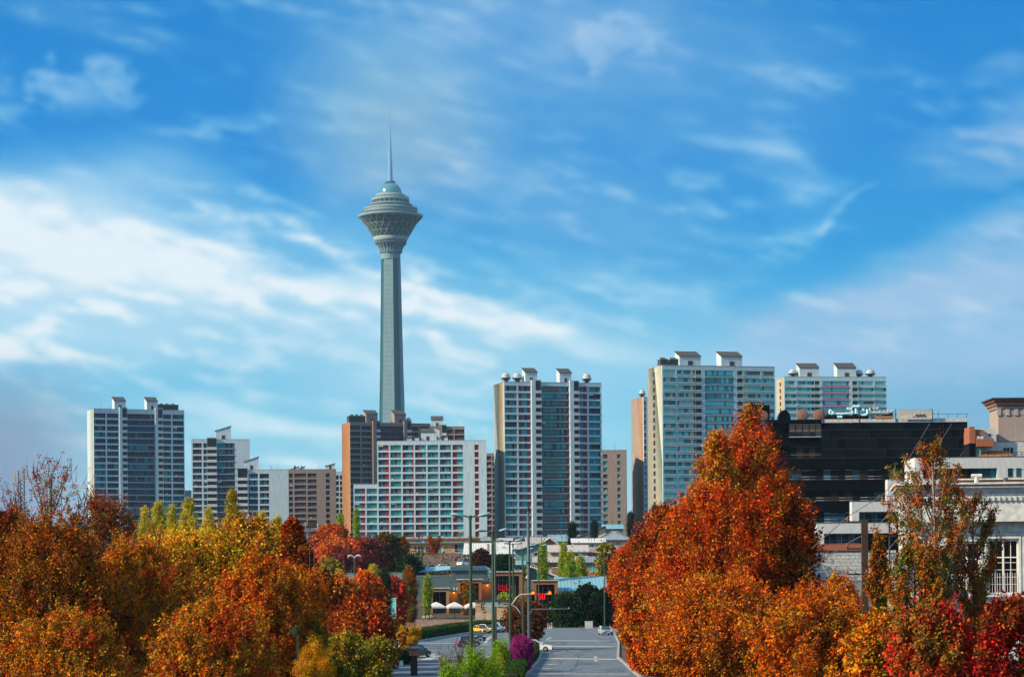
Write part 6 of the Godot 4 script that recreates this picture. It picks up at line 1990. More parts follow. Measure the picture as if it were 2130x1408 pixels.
	car("white car parked last in the line, right of the third lamp post", P.call(1056, 1314), -40, "paint_white", "saloon", 4.4)
	car("black saloon car driving towards the viewer on the left carriageway", P.call(992, 1333), -76, "paint_black", "saloon", 4.3)
	car("small maroon car with a dark blue roof behind the nearest lamp post", P.call(973, 1346), 18, "paint_maroon", "hatch", 2.9, "paint_navy")
	car("white saloon car coming out from behind the purple shrub, facing right", P.call(1113, 1355.5), -6, "paint_white", "saloon", 4.3)
	car("white car parked by the kerb under the right-hand orange trees", P.call(1260, 1321), -80, "paint_silver", "hatch", 4.0)
	car("dark car half hidden behind the roofed post", P.call(866, 1368), 62, "paint_black", "hatch", 3.8)
	for c in [[840, 1365, 40, "paint_white", "white car parked left of the umbrella-shaped tree, half hidden by leaves"], [790, 1392, 35, "paint_white", "white car parked behind the black hedge balls"]]:
		car(c[4], P.call(c[0], c[1]), c[2], c[3])
	for c in [[880, 1187, 650, 6, "paint_blue", "hatch", "blue hatchback parked on the terrace above the canopy, left of three"], [899, 1186, 655, 8, "paint_blue", "saloon", "blue saloon parked on the terrace above the canopy, middle of three"], [922, 1184, 658, 10, "paint_white", "saloon", "white saloon parked on the terrace above the canopy, right of three"]]:
		var q := at(c[0], c[1], c[2])
		car(c[6], Vector3(q.x, maxf(q.y, ground(q.x, c[2])), q.z), c[3], c[4], c[5], 4.0)
	var q := at(966, 1178, 640)
	car("white minibus parked on the terrace beside the nearest lamp post", Vector3(q.x, maxf(q.y, ground(q.x, 640)), q.z), -125, "paint_white", "van", 5.0)
	q = at(1015, 1170, 655)
	car("blue car parked on the terrace behind the second lamp post", Vector3(q.x, ground(q.x, 655), q.z), 5, "paint_blue", "hatch", 4.0)
	# hedges
	hedge("hedge", "dark green clipped hedge curving behind the yellow taxi", [Vector2(-15.0, 347), Vector2(-12.4, 374), Vector2(-9.2, 408), Vector2(-5.6, 436), Vector2(-1.0, 446)], 1.6, 1.55)
	hedge("hedge", "dark green clipped hedge along the right edge of the median", [Vector2(-0.6, 190), Vector2(-0.2, 215), Vector2(0.6, 240), Vector2(1.4, 262), Vector2(1.8, 284)], 2.3, 1.05)
	for b in [[715, 215, 1392, "left black-green clipped hedge ball at the bottom edge"], [745, 222, 1388, "middle black-green clipped hedge ball at the bottom edge"], [778, 232, 1378, "third black-green clipped hedge ball at the bottom edge"], [812, 240, 1362, "right black-green clipped hedge ball beside the white cars"], [835, 246, 1358, "small dark hedge ball by the umbrella-shaped tree"]]:
		tree("hedge_ball", b[3], "clipped hedge balls", b[0], b[1], b[2], 46, 0.1, "round", "hedge", {"limbs": 60, "leaf": "fine", "size": 0.9, "category": "hedge", "per": 10})


# ---------------------------------------------------------------- buildings on the right
func build_right() -> void:
	var d := 416.0
	var s := F / d
	var x0 := 1600.0
	var base := 1190.0
	var X := func(px): return (px - x0) / s
	var Y := func(py): return (base - py) / s
	var root := thing("office_building", "black glass office building with rooftop letters behind the right-hand trees", "office building", at(x0, base, d))
	var mb := Mb.new()
	mb.box(M.clad_black, 0, -8, -26, X.call(2016), Y.call(954), -0.6)
	mb.box(M.clad_black, 0, Y.call(954), -26, X.call(1712), Y.call(873.5), -0.6)
	mb.box(M.clad_black, X.call(1712), Y.call(954), -26, X.call(2016), Y.call(880.5), -0.25)
	for b in [[954, 977.5], [999, 1023.5], [1043, 1065.5], [1088, 1130]]:
		mb.box(M.clad_black, 0, Y.call(b[1]), -0.6, X.call(2016), Y.call(b[0]), 0)
		mb.box(M.clad_seam, 0, Y.call(b[0]), -0.6, X.call(2016), Y.call(b[0]) + 0.07, 0.03)
	mb.box(M.clad_black, 0, Y.call(928.5), -0.6, X.call(1712), Y.call(910.5), 0)
	mb.box(M.clad_seam, X.call(1640), Y.call(911), 0, X.call(1712), Y.call(910), 0.5)
	mb.box(M.clad_black, 0, Y.call(881), -0.6, X.call(1712), Y.call(873.5), 0.25)
	put("wall", mb, root)
	var rows := [881.0, 895.6, 913.6, 935.7, 953.7]
	for r in 4:
		for i in 18:
			var a: float = X.call(1712.3 + i * 16.9)
			put("cladding_panel", box_mesh(M.glass_black if (i * 7 + r * 3) % 5 else M.clad_black, 16.9 / s - 0.05, (rows[r + 1] - rows[r]) / s - 0.07, 0.2), root, Vector3(a, Y.call(rows[r + 1]) + 0.05, -0.2 + 0.012 * ((i * 5 + r * 2) % 4)))
		put("seam", box_mesh(M.clad_seam, (2016 - 1712) / s, 0.06, 0.1), root, Vector3(X.call(1712), Y.call(rows[r + 1]), -0.04))
	for i in 12:
		for b in [[955, 977], [999.5, 1023], [1043.5, 1065]]:
			put("cladding_panel", box_mesh(M.clad_black, 2.75, (b[1] - b[0]) / s - 0.06, 0.05), root, Vector3(0.2 + X.call(1660) + i * 2.8, Y.call(b[1]) + 0.02, 0.005 + 0.01 * (i % 3)))
	for i in 5:
		put("bronze_window", window_mesh(1.2, 27.0 / s, "black", i, "frame_white", 1.3), root, Vector3(X.call(1645 + i * 14.0), Y.call(909.5), -0.5))
		put("pane", box_mesh(M.bronze_pane, 0.98, 1.25, 0.03), root, Vector3(X.call(1646 + i * 14.0), Y.call(898), -0.46))
	for i in 5:
		put("window", window_mesh(13.0 / s, 25.0 / s, "office", i, "frame_grey", 1.2), root, Vector3(X.call(1648 + i * 13.0), Y.call(954), -0.55))
	put("railing", box_mesh(M.clad_seam, 70 / s, 0.05, 0.05), root, Vector3(X.call(1642), Y.call(902), 0.48))
	put("railing", box_mesh(M.clad_seam, 70 / s, 0.05, 0.05), root, Vector3(X.call(1642), Y.call(906), 0.48))
	var k := 0
	for row in [[1640, 1872, 998.5], [1640, 1850, 1042.5], [1640, 1776, 1087.5]]:
		var x: float = row[0]
		while x < row[1]:
			var w: float = [15.6, 15.6, 16.4, 13.0][k % 4]
			put("window", window_mesh(w / s - 0.04, 20.0 / s, "office", k % 9, ["frame_grey", "dark_metal", "frame_white"][k % 3], 1.3), root, Vector3(X.call(x), Y.call(row[2]), -0.5))
			x += w
			k += 1
	# roof deck with its pale fascia panels and the posts of the sign
	for i in 30:
		put("fascia_panel", box_mesh(M.board_white, 10.1 / s - 0.03, 7.0 / s, 0.1), root, Vector3(X.call(1717 + i * 10.0), Y.call(880), -0.1 + 0.015 * (i % 3)))
	for i in 16:
		put("rail_post", box_mesh(M.dark_metal, 0.07, 1.3 if i < 13 else 0.8, 0.07), root, Vector3(X.call(1718 + i * 19.8), Y.call(873), -0.3))
	put("rail", box_mesh(M.dark_metal, 300 / s, 0.06, 0.06), root, Vector3(X.call(1718), Y.call(873) + 0.75, -0.3))
	for f in [[1715, 851], [1790, 849], [1866, 853], [1939.5, 853]]:
		put("sign_post", box_mesh(M.dark_metal, 0.14, (880 - f[1]) / s, 0.14), root, Vector3(X.call(f[0]), Y.call(880), -0.06))
	for yy in [859, 868]:
		put("sign_rail", box_mesh(M.dark_metal, 150 / s, 0.08, 0.08), root, Vector3(X.call(1715), Y.call(yy), -0.4))
	# rooftop letters, right to left
	var o := Vector2(1680, 830)
	var L := func(list):
		var out := []
		for st in list:
			var l := []
			for p in st:
				l.append(Vector2((o.x + p[0] / 7.607 - x0) / s, (base - o.y - p[1] / 7.607) / s))
			out.append(l)
		return out
	var cyan := [[[470, 238], [440, 225], [400, 192], [388, 178], [372, 205], [378, 235], [410, 246], [440, 232], [470, 238], [540, 240], [640, 238], [640, 205], [640, 238], [735, 236], [735, 195]], [[515, 286]], [[556, 286]], [[665, 157]], [[711, 157]], [[792, 155], [792, 240]], [[742, 132], [775, 124], [815, 130], [850, 120]], [[858, 195], [856, 235], [885, 266], [945, 264], [975, 235], [972, 172]], [[905, 178]]]
	var pale := [[[1018, 150], [1018, 222], [1070, 226], [1170, 224], [1178, 190], [1180, 224], [1240, 222], [1248, 195], [1252, 221], [1300, 218], [1306, 196], [1310, 217], [1370, 212], [1376, 192]], [[1080, 157]], [[1130, 157]]]
	var lets := thing("rooftop_sign", "large pale blue cursive letters standing on the black office building's roof", "sign", root.position)
	put("letters", strokes(M.sign_cyan, L.call(cyan), 1.0, 0.17), lets, Vector3(0, 0, -0.15))
	put("pale_letters", strokes(M.board_white, L.call(pale), 1.0, 0.17), lets, Vector3(0, 0, -0.25))
	var bb := thing("billboard", "weathered white billboard with red marks right of the rooftop letters", "billboard", at(1868, 880, d - 0.8))
	put("board", box_mesh(M.board_white, 71 / s, 19 / s, 0.15), bb, Vector3(0, 0.62, 0))
	for f in [[0, 0.1, 0.12, 27 / s], [72, 0.1, 0.12, 27 / s]]:
		put("post", box_mesh(M.dark_metal, f[2], f[3], 0.12), bb, Vector3(f[0] / s, f[1], -0.05))
	for yy in [853.5, 857.5, 862.5]:
		put("rail", box_mesh(M.frame_grey, 73 / s, 0.07, 0.06), bb, Vector3(0, (880 - yy) / s, 0.1))
	for i in 3:
		var cb := Mb.new()
		cb.xf = Transform3D(Basis(Vector3(1, 0, 0), PI / 2), Vector3((40 + i * 7.2) / s, (880 - 864.5) / s, 0.22))
		cb.lathe(M.pole_grey, [Vector2(0, -0.05), Vector2(0.24, -0.05), Vector2(0.24, 0.05), Vector2(0, 0.05)], 14)
		put("disc", cb, bb)
	put("print", strokes(M.board_print, [[Vector2(2.7, 0.75), Vector2(2.6, 0.5), Vector2(3.1, 0.5)], [Vector2(3.4, 0.6), Vector2(3.75, 0.6)], [Vector2(4.0, 0.65), Vector2(4.3, 0.62)], [Vector2(4.6, 0.65), Vector2(4.95, 0.62)]], 1.0, 0.06), bb, Vector3(0, 0.2 + 0.35, 0.16))
	var pv := Mb.new()
	pv.prism(M.clad_black, [Vector2(0, 0), Vector2(49 / s, 12 / s), Vector2(49 / s, 0)], -2, 0)
	put("roof_wedge", pv, root, Vector3(X.call(1814), Y.call(871), -1.0))
	put("roof_wedge", box_mesh(M.brick_tan, 38 / s, 0.4, 1.5), root, Vector3(X.call(1824), Y.call(872), -1.4))
	# plant on the roof
	put("plant_screen", box_mesh(M.clad_black, 92 / s, 10.0 / s, 0.3), root, Vector3(X.call(1722), Y.call(873.5), -2.4))
	put("plant_box", box_mesh(M.clad_black, 42 / s, 33 / s, 3.0), root, Vector3(X.call(1565), Y.call(873.5), -5.0))
	put("plant_box", box_mesh(M.clad_black, 11 / s, 36 / s, 0.6), root, Vector3(X.call(1565), Y.call(873.5), -1.4))
	for q in [[1587, 873, 12, "left bronze dish on the black office roof, by the black plant box"], [1670, 872, 13, "middle bronze dish on the black office roof"], [1704, 872, 13, "right bronze dish on the black office roof, just left of the letters"]]:
		var dish := thing("satellite_dish", q[3], "satellite dish", at(q[0], q[1], d + 1.2), 0.0, "dishes on the office roof")
		var db := Mb.new()
		db.xf = Transform3D(Basis(Vector3(1, 0, 0), PI / 2 - 0.25), Vector3(0, q[2] / s * 0.62, 0))
		db.lathe(M.bronze_pane, [Vector2(0, -0.28), Vector2(q[2] / s * 0.6, -0.18), Vector2(q[2] / s, 0.1), Vector2(q[2] / s * 0.97, 0.14), Vector2(0, -0.2)], 20, true)
		put("reflector", db, dish)
		var ab := Mb.new()
		ab.tube(M.dark_metal, [Vector3(0, q[2] / s * 0.3, 0), Vector3(0, q[2] / s * 0.7, 0.9)], [0.04], 4)
		ab.tube(M.dark_metal, [Vector3(0, -0.2, 0), Vector3(0, q[2] / s * 0.5, -0.1)], [0.09], 6)
		put("arm", ab, dish)
	var vb := Mb.new()
	var vault := []
	for i in 9:
		vault.append(Vector2(-cos(PI * i / 8.0) * 13 / s, sin(PI * i / 8.0) * 21 / s))
	vb.prism(M.clad_black, vault, -3, 0)
	put("vault", vb, root, Vector3(X.call(1637), Y.call(872.5), -1.2))
	# red slatted box over a funnel, seen through the tops of the trees
	d = 330.0
	s = F / d
	var rt := thing("red_turret", "red slatted box on a white disc above a red funnel, among the treetops", "turret", at(1594, 960, d))
	var h := Mb.new()
	h.lathe(M.red_paint, [Vector2(0.35, -12), Vector2(0.45, 0.4), Vector2(0.85, 2.4)], 16)
	put("funnel", h, rt)
	h = Mb.new()
	h.lathe(M.board_white, [Vector2(0.3, 2.4), Vector2(0.95, 2.42), Vector2(0.95, 2.68), Vector2(0, 2.7)], 16)
	put("disc", h, rt)
	for i in 6:
		put("slat", box_mesh(M.red_paint, 1.5, 0.14, 1.3), rt, Vector3(-0.75, 2.72 + i * 0.19, -0.65))
	for x: float in [-0.7, 0.6]:
		put("post", box_mesh(M.red_paint, 0.1, 1.2, 0.1), rt, Vector3(x, 2.71, 0.55))
	# white terraced block stepping up to the right in front of the black building
	d = 380.0
	s = F / d
	var steps := [[1700.5, 1866, 1088, 1131], [1774, 1870, 1043.5, 1087.5], [1849, 1935, 998.5, 1043]]
	var tb := thing("terraced_building", "white rendered building whose balconies step up to the right before the black one", "building", at(1700.5, 1200, d))
	var TX := func(px): return (px - 1700.5) / s
	var TY := func(py): return (1200 - py) / s
	for i in 3:
		var st: Array = steps[i]
		var b := Mb.new()
		b.box(M.plaster_white, TX.call(st[0]), TY.call(st[2] + 22), -2.5, TX.call(st[1]), TY.call(st[2]), 0)
		b.box(M.plaster_white, TX.call(st[0]), TY.call(st[3] + 1), -2.5, TX.call(st[0] + 15), TY.call(st[2] + 22), -0.02)
		b.box(M.clad_black, TX.call(st[0] + 15), TY.call(st[3] + 1), -3.0, TX.call(st[1]), TY.call(st[2] + 22), -1.2)
		b.box(M.dark_metal, TX.call(st[0]) - 0.05, TY.call(st[2]) + 0.003, -2.5, TX.call(st[1]), TY.call(st[2]) + 0.07, 0.06)
		put("terrace", b, tb)
		var n := 3 if i < 2 else 2
		for j in n:
			put("window", window_mesh(25.0 / s - 0.1, 20.0 / s, "black", j + i, "frame_grey", 0.9), tb, Vector3(TX.call(st[0] + 16 + j * 25.5), TY.call(st[3]), -1.1))
	var pb := Mb.new()
	pb.box(M.clad_brown, TX.call(1690), TY.call(1146), -1.0, TX.call(1795), TY.call(1132), 0.3)
	pb.box(M.plaster_white, TX.call(1690), TY.call(1240), -3.0, TX.call(1866), TY.call(1146), -0.4)
	put("planter", pb, tb)
	# white villa on the right with a long window band
	d = 300.0
	s = F / d
	var vl := thing("white_villa", "white rendered villa with a long dark window band right of the green and rust tree", "building", at(1905, 1040, d))
	var VX := func(px): return (px - 1905.0) / s
	var VY := func(py): return (1040.0 - py) / s
	var v := Mb.new()
	v.box(M.plaster_white, 0, VY.call(975), -8, VX.call(2150), VY.call(951.5), 0)
	v.box(M.plaster_white, VX.call(2076), VY.call(1040), -8, VX.call(2150), VY.call(975), 0)
	v.box(M.plaster_white, 0, VY.call(1040), -8, VX.call(2076), VY.call(997), 0)
	v.box(M.plaster_white, 0, VY.call(997), -8, VX.call(1922), VY.call(975), 0)
	v.box(M.clad_black, VX.call(1922), VY.call(997), -8, VX.call(2076), VY.call(975), -1.0)
	v.box(M.dark_metal, -0.05, VY.call(951.5) + 0.003, -8, VX.call(2150), VY.call(950.5), 0.06)
	put("wall", v, vl)
	for i in 6:
		put("window", window_mesh(24.5 / s, 21.0 / s, "black" if i < 4 else "house", i, "dark_metal", 0.9), vl, Vector3(VX.call(1924 + i * 25.3), VY.call(996.5), -0.6))
	for x in [2098, 2115.5]:
		put("small_window", window_mesh(10.0 / s, 20.0 / s, "black", int(x) % 9, "frame_grey", 1.0), vl, Vector3(VX.call(x), VY.call(995), 0.04))
	for i in 8:
		put("rail_post", box_mesh(M.dark_metal, 0.06, 0.55, 0.06), vl, Vector3(VX.call(2045 + i * 14.0), VY.call(950), -0.5))
	put("rail", box_mesh(M.dark_metal, 105 / s, 0.06, 0.06), vl, Vector3(VX.call(2045), VY.call(950) + 0.5, -0.5))
	put("rail", box_mesh(M.dark_metal, 105 / s, 0.05, 0.06), vl, Vector3(VX.call(2045), VY.call(950) + 0.22, -0.5))
	# brown-clad penthouse and the pale wall behind the villa
	d = 330.0
	s = F / d
	var ph := thing("penthouse", "brown-clad rooftop penthouse with a pale box between the black building and the classical turret", "building", at(2018, 952, d))
	var PX := func(px): return (px - 2018.0) / s
	var PY := func(py): return (952.0 - py) / s
	for b in [["wall", "clad_brown", 2018, 2030.5, 896, 922, 0], ["wall", "brick_orange", 2020, 2030, 887, 896, -0.3], ["wall", "clad_brown", 2030.7, 2048.5, 893, 913, -0.6], ["wall", "tile_white", 2049, 2077, 891, 918, -1.0], ["parapet", "clad_brown", 2032, 2068, 913.2, 929, 0.2], ["door", "clad_black", 2018.5, 2031.5, 922.2, 952, -0.2], ["shutter", "wall_teal", 2032, 2043, 922.5, 952, -0.4], ["wall", "tile_white", 2043.2, 2150, 918, 952, -2.2]]:
		var w := Mb.new()
		w.box(M[b[1]], PX.call(b[2]), PY.call(b[5]), b[6] - 4.0, PX.call(b[3]), PY.call(b[4]), b[6])
		put(b[0], w, ph)
	for x in [2096, 2103, 2110.5]:
		put("window", box_mesh(M.glass_black, 5.0 / s, 12.0 / s, 0.06), ph, Vector3(PX.call(x), PY.call(942), -2.2))
	put("window", window_mesh(4.0 / s, 8.0 / s, "plum", 1), ph, Vector3(PX.call(2061), PY.call(909), -0.95))
	for i in 2:
		put("air_conditioner", box_mesh(M.kerb_white, 7.0 / s, 5.5 / s, 0.4), ph, Vector3(PX.call(2032.5 + i * 8), PY.call(912.9), -0.5))
	var rb := Mb.new()
	rb.quad(M.roof_orange, Vector3(PX.call(2062), PY.call(936), -2.0), Vector3(PX.call(2106), PY.call(936.5), -2.0), Vector3(PX.call(2106), PY.call(949), 0.6), Vector3(PX.call(2030), PY.call(951.5), 0.6))
	rb.tri(M.roof_orange, Vector3(PX.call(2062), PY.call(936), -2.0), Vector3(PX.call(2030), PY.call(951.5), 0.6), Vector3(PX.call(2034), PY.call(951), -2.0))
	rb.tri(M.roof_orange, Vector3(PX.call(2106), PY.call(936.5), -2.0), Vector3(PX.call(2106), PY.call(949), 0.6), Vector3(PX.call(2106), PY.call(949), -2.0))
	put("tiled_roof", rb, ph)
	# the classical turret with its brown cornice
	d = 334.0
	s = F / d
	var ct := thing("classical_turret", "pinkish rendered turret with a brown stepped cornice at the right edge", "building", at(2078, 918, d))
	var CXf := func(px): return (px - 2078.0) / s
	var CY := func(py): return (918.0 - py) / s
	var c := Mb.new()
	c.box(M.plaster_pink, 0, 0, -6, CXf.call(2165), CY.call(846), 0)
	put("wall", c, ct)
	c = Mb.new()
	var lev := [[849.5, 846, 3, "plaster_pink"], [846, 842, 4, "cornice_brown"], [842, 839, 6, "plaster_pink"], [839, 836, 8, "cornice_brown"], [836, 831, 11, "cornice_brown"], [831, 828.3, 15, "roof_dark"]]
	for l in lev:
		var e: float = l[2] / s
		c.box(M[l[3]], -e, CY.call(l[0]), -6 - e, CXf.call(2165) + e, CY.call(l[1]), e)
	put("cornice", c, ct)
	for i in 5:
		put("dentil", box_mesh(M.plaster_grey, 8.5 / s, 14.0 / s, 0.16), ct, Vector3(CXf.call(2075 + i * 18.0), CY.call(864), 0))
		put("dentil_slot", box_mesh(M.plaster_pink, 8.5 / s, 11.0 / s, 0.06), ct, Vector3(CXf.call(2084 + i * 18.0), CY.call(862), 0))
	# white classical house: cornice, dentils, deep frieze, tall windows with mouldings
	d = 150.0
	s = F / d
	var ch := thing("classical_house", "white classical house with a moulded cornice and tall windows at the right edge", "house", at(1881, 1330, d), -0.13)
	var HX := func(px): return (px - 1881.0) / s
	var HYf := func(py): return (1330.0 - py) / s
	var b := Mb.new()
	b.box(M.plaster_house, 0, HYf.call(1087), -9, HX.call(2200), HYf.call(1016), 0)
	b.box(M.plaster_house, 0, -4, -9, HX.call(1986), HYf.call(1087), -0.85)
	b.box(M.plaster_house, HX.call(2040), -4, -9, HX.call(2057), HYf.call(1087), -0.85)
	b.box(M.plaster_house, HX.call(2119), -4, -9, HX.call(2200), HYf.call(1087), -0.85)
	for w in [[1986, 2040, 1128], [2057, 2119, 1123]]:
		b.box(M.plaster_house, HX.call(w[0]), HYf.call(w[2]), -9, HX.call(w[1]), HYf.call(1087), -0.85)
		b.box(M.plaster_house, HX.call(w[0]), -4, -9, HX.call(w[1]), HYf.call(1238), -0.85)
	b.box(M.plaster_house, -0.2, HYf.call(1087), -0.84, 0.0, HYf.call(1012), 0.02)
	put("wall", b, ch)
	b = Mb.new()
	for l in [[1032, 1028, 2], [1026, 1021, 5], [1021, 1017, 9], [1017, 1012, 14], [1010, 1006, 18]]:
		var e: float = l[2] / s
		b.box(M.plaster_house if l[2] != 14 else M.plaster_grey, -e, HYf.call(l[0]), -9 - e, HX.call(2200), HYf.call(l[1]), e)
	b.box(M.plaster_grey, -0.1, HYf.call(1012), -9, HX.call(2200), HYf.call(1010), 0.3)
	put("cornice", b, ch)
	for i in 28:
		put("dentil", box_mesh(M.plaster_house, 5.8 / s, 9.0 / s, 0.14), ch, Vector3(HX.call(1884 + i * 11.2), HYf.call(1044), 0))
	b = Mb.new()
	b.box(M.roof_orange, HX.call(1990), HYf.call(1006), -6, HX.call(2200), HYf.call(999.5), -0.8)
	b.box(M.board_white, HX.call(1985), HYf.call(999.4), -6.1, HX.call(2200), HYf.call(996.5), -0.6)
	put("roof", b, ch)
	b = Mb.new()
	b.tube(M.kerb_white, [Vector3(0, 0, 0), Vector3(0, 0.38, 0)], [0.14], 10)
	b.tube(M.kerb_white, [Vector3(-0.33, 0.42, 0), Vector3(0.33, 0.42, 0)], [0.13], 10)
	put("vent_pipe", b, ch, Vector3(HX.call(2033), HYf.call(1006), -0.1))
	b = Mb.new()
	b.tube(M.pole_grey, [Vector3(0, 0, 0), Vector3(0, 0.32, 0)], [0.14], 10)
	put("vent_pipe", b, ch, Vector3(HX.call(2092), HYf.call(1007), -0.1))
	for w in [[1986, 2040, 1128], [2057, 2119, 1123]]:
		var ww: float = (w[1] - w[0]) / s
		var wh: float = (1238 - w[2]) / s
		var wp := Vector3(HX.call(w[0]), HYf.call(1238), -1.05)
		b = Mb.new()
		b.box(M.glass_black, 0.08, 0.05, -0.1, ww - 0.08, wh - 0.05, -0.04)
		var win := put("window", b, ch, wp)
		b = Mb.new()
		for i in 3:
			var x := lerpf(0.04, ww - 0.04, i / 2.0)
			b.box(M.frame_white, x - 0.06, 0, -0.04, x + 0.06, wh, 0.06)
		b.box(M.frame_white, 0, wh - 0.12, -0.03, ww, wh, 0.07)
		b.box(M.frame_white, 0, 0, -0.03, ww, 0.12, 0.07)
		b.box(M.frame_white, 0, wh * 0.66, -0.03, ww, wh * 0.66 + 0.07, 0.05)
		for i in 4:
			b.box(M.frame_white, 0, wh * (0.18 + 0.13 * i), -0.03, ww, wh * (0.18 + 0.13 * i) + 0.03, 0.03)
		for i in [1, 3]:
			b.box(M.frame_white, ww * i / 4.0 - 0.02, 0, -0.035, ww * i / 4.0 + 0.02, wh, 0.025)
		put("frame", b, win)
		for i in 12:
			put("bar", box_mesh(M.frame_white, 0.025, wh * 0.36, 0.025), win, Vector3(ww * (i + 0.5) / 12.0, 0.1, 0.16))
		for i in 3:
			var e := 0.16 + 0.2 * i
			b = Mb.new()
			var z := -0.85 + 0.13 - 0.035 * i
			b.box(M.plaster_house, wp.x - e, wp.y, -0.86, wp.x - e + 0.13, wp.y + wh + e, z)
			b.box(M.plaster_house, wp.x + ww + e - 0.13, wp.y, -0.86, wp.x + ww + e, wp.y + wh + e, z)
			b.box(M.plaster_house, wp.x - e + 0.13, wp.y + wh + e - 0.13, -0.86, wp.x + ww + e - 0.13, wp.y + wh + e, z)
			put("moulding", b, ch)
	b = Mb.new()
	for l in [[1243, 1239, 8], [1248, 1244.5, 5], [1257, 1253, 6], [1296, 1292, 5]]:
		b.box(M.plaster_house, HX.call(1960), HYf.call(l[0]), -0.86, HX.call(2200), HYf.call(l[1]), -0.85 + l[2] / s * 1.4)
	put("string_course", b, ch)
	# balcony on pillars at its left
	b = Mb.new()
	b.box(M.plaster_grey, HX.call(1842), HYf.call(1184), -2.5, HX.call(1905), HYf.call(1178), 1.2)
	b.box(M.plaster_house, HX.call(1844), HYf.call(1178), -2.5, HX.call(1903), HYf.call(1176), 1.1)
	put("balcony", b, ch)
	for i in 12:
		put("baluster", box_mesh(M.dark_metal, 0.035, 24.0 / s, 0.035), ch, Vector3(HX.call(1846 + i * 4.6), HYf.call(1176), 1.0))
	put("balcony_rail", box_mesh(M.dark_metal, 56 / s, 0.06, 0.06), ch, Vector3(HX.call(1845), HYf.call(1152), 0.98))
	put("pillar", box_mesh(M.sand_wall, 9.5 / s, 4.8, 0.35), ch, Vector3(HX.call(1848), HYf.call(1184) - 4.8, 0.6))
	put("pillar", box_mesh(M.plaster_pink, 13.0 / s, 4.8, 0.4), ch, Vector3(HX.call(1926), HYf.call(1190) - 4.8, 0.4))
	# white tiled wall behind the utility pole
	d = 190.0
	s = F / d
	var tw := thing("tiled_wall", "white tiled wall with a dark coping behind the wooden utility pole", "wall", at(1672, 1209, d))
	var tl := (1838 - 1672) / s
	var th := (1209 - 1148) / s
	b = Mb.new()
	b.box(M.tile_joint, 0, -6, -0.5, tl, th, 0)
	b.box(M.dark_metal, -0.05, th + 0.003, -0.55, tl + 0.05, th + 0.09, 0.12)
	put("backing", b, tw)
	for r in 8:
		for i in 17:
			var off := 0.185 * (r % 2)
			var x := i * 0.375 - off
			var w := 0.36
			if x < 0:
				w += x
				x = 0
			if x + w > tl:
				w = tl - x
			if w > 0.05:
				put("tile", box_mesh(M.tile_white, w, th / 8 - 0.025, 0.035 + 0.006 * ((i * 3 + r * 5) % 3)), tw, Vector3(x, th / 8 * r + 0.012, 0))
	b = Mb.new()
	b.box(M.pane_dark, 0.2, -2.6, -0.02, 2.0, -0.7, 0.02)
	b.box(M.frame_white, 1.0, -2.6, 0.021, 1.06, -0.7, 0.06)
	put("window", b, tw)
	# wooden utility pole with cross-arms, and the thin steel mast behind it
	d = 145.0
	s = F / d
	var up := thing("utility_pole", "dark brown wooden utility pole with cross-arms and insulators right of the tallest trees", "utility pole", Vector3(at(1800, 1200, d).x, 0, -d))
	var uy := func(py): return at(1800, py, d).y
	b = Mb.new()
	b.box(M.rust_brown, -0.19, 0, -0.16, 0.19, uy.call(1081), 0.16)
	put("pole", b, up)
	for a in [[-33, -2, 1087], [-36, 0, 1143], [-20, 36, 1196], [-35, 0, 1196]]:
		put("cross_arm", box_mesh(M.dark_metal, (a[1] - a[0]) / s, 0.1, 0.1), up, Vector3(a[0] / s, uy.call(a[2]), -0.28))
	for q in [[-34, 1080], [-35, 1134], [34, 1190], [-35, 1190]]:
		b = Mb.new()
		b.lathe(M.clad_brown, [Vector2(0.04, 0), Vector2(0.1, 0.06), Vector2(0.05, 0.09), Vector2(0.11, 0.16), Vector2(0.05, 0.2), Vector2(0.08, 0.27), Vector2(0, 0.3)], 10)
		put("insulator", b, up, Vector3(q[0] / s, uy.call(q[1]) - 0.16, -0.22))
	d = 170.0
	s = F / d
	var sm := thing("steel_mast", "thin dark steel mast with short rungs right of the utility pole", "mast", Vector3(at(1851, 1100, d).x, 0, -d))
	var sy := func(py): return at(1851, py, d).y
	b = Mb.new()
	b.tube(M.dark_metal, [Vector3(0, 0, 0), Vector3(0, sy.call(1048), 0)], [0.08, 0.05], 6)
	put("mast", b, sm)
	put("cross_arm", box_mesh(M.dark_metal, 24.0 / s, 0.1, 0.1), sm, Vector3(-16.0 / s, sy.call(1050), -0.05))
	put("cross_arm", box_mesh(M.dark_metal, 40.0 / s, 0.1, 0.1), sm, Vector3(-28.0 / s, sy.call(1116), -0.05))
	for i in 9:
		put("rung", box_mesh(M.dark_metal, 0.26, 0.04, 0.04), sm, Vector3(-0.13, sy.call(1060) - i * 0.25, 0.05))
	for q in [[-14, 1048], [-27, 1112], [3, 1112]]:
		b = Mb.new()
		b.lathe(M.clad_brown, [Vector2(0.05, 0), Vector2(0.12, 0.08), Vector2(0.06, 0.14), Vector2(0.13, 0.24), Vector2(0.05, 0.3), Vector2(0.09, 0.5), Vector2(0, 0.52)], 10)
		put("insulator", b, sm, Vector3(q[0] / s, sy.call(q[1]), 0))
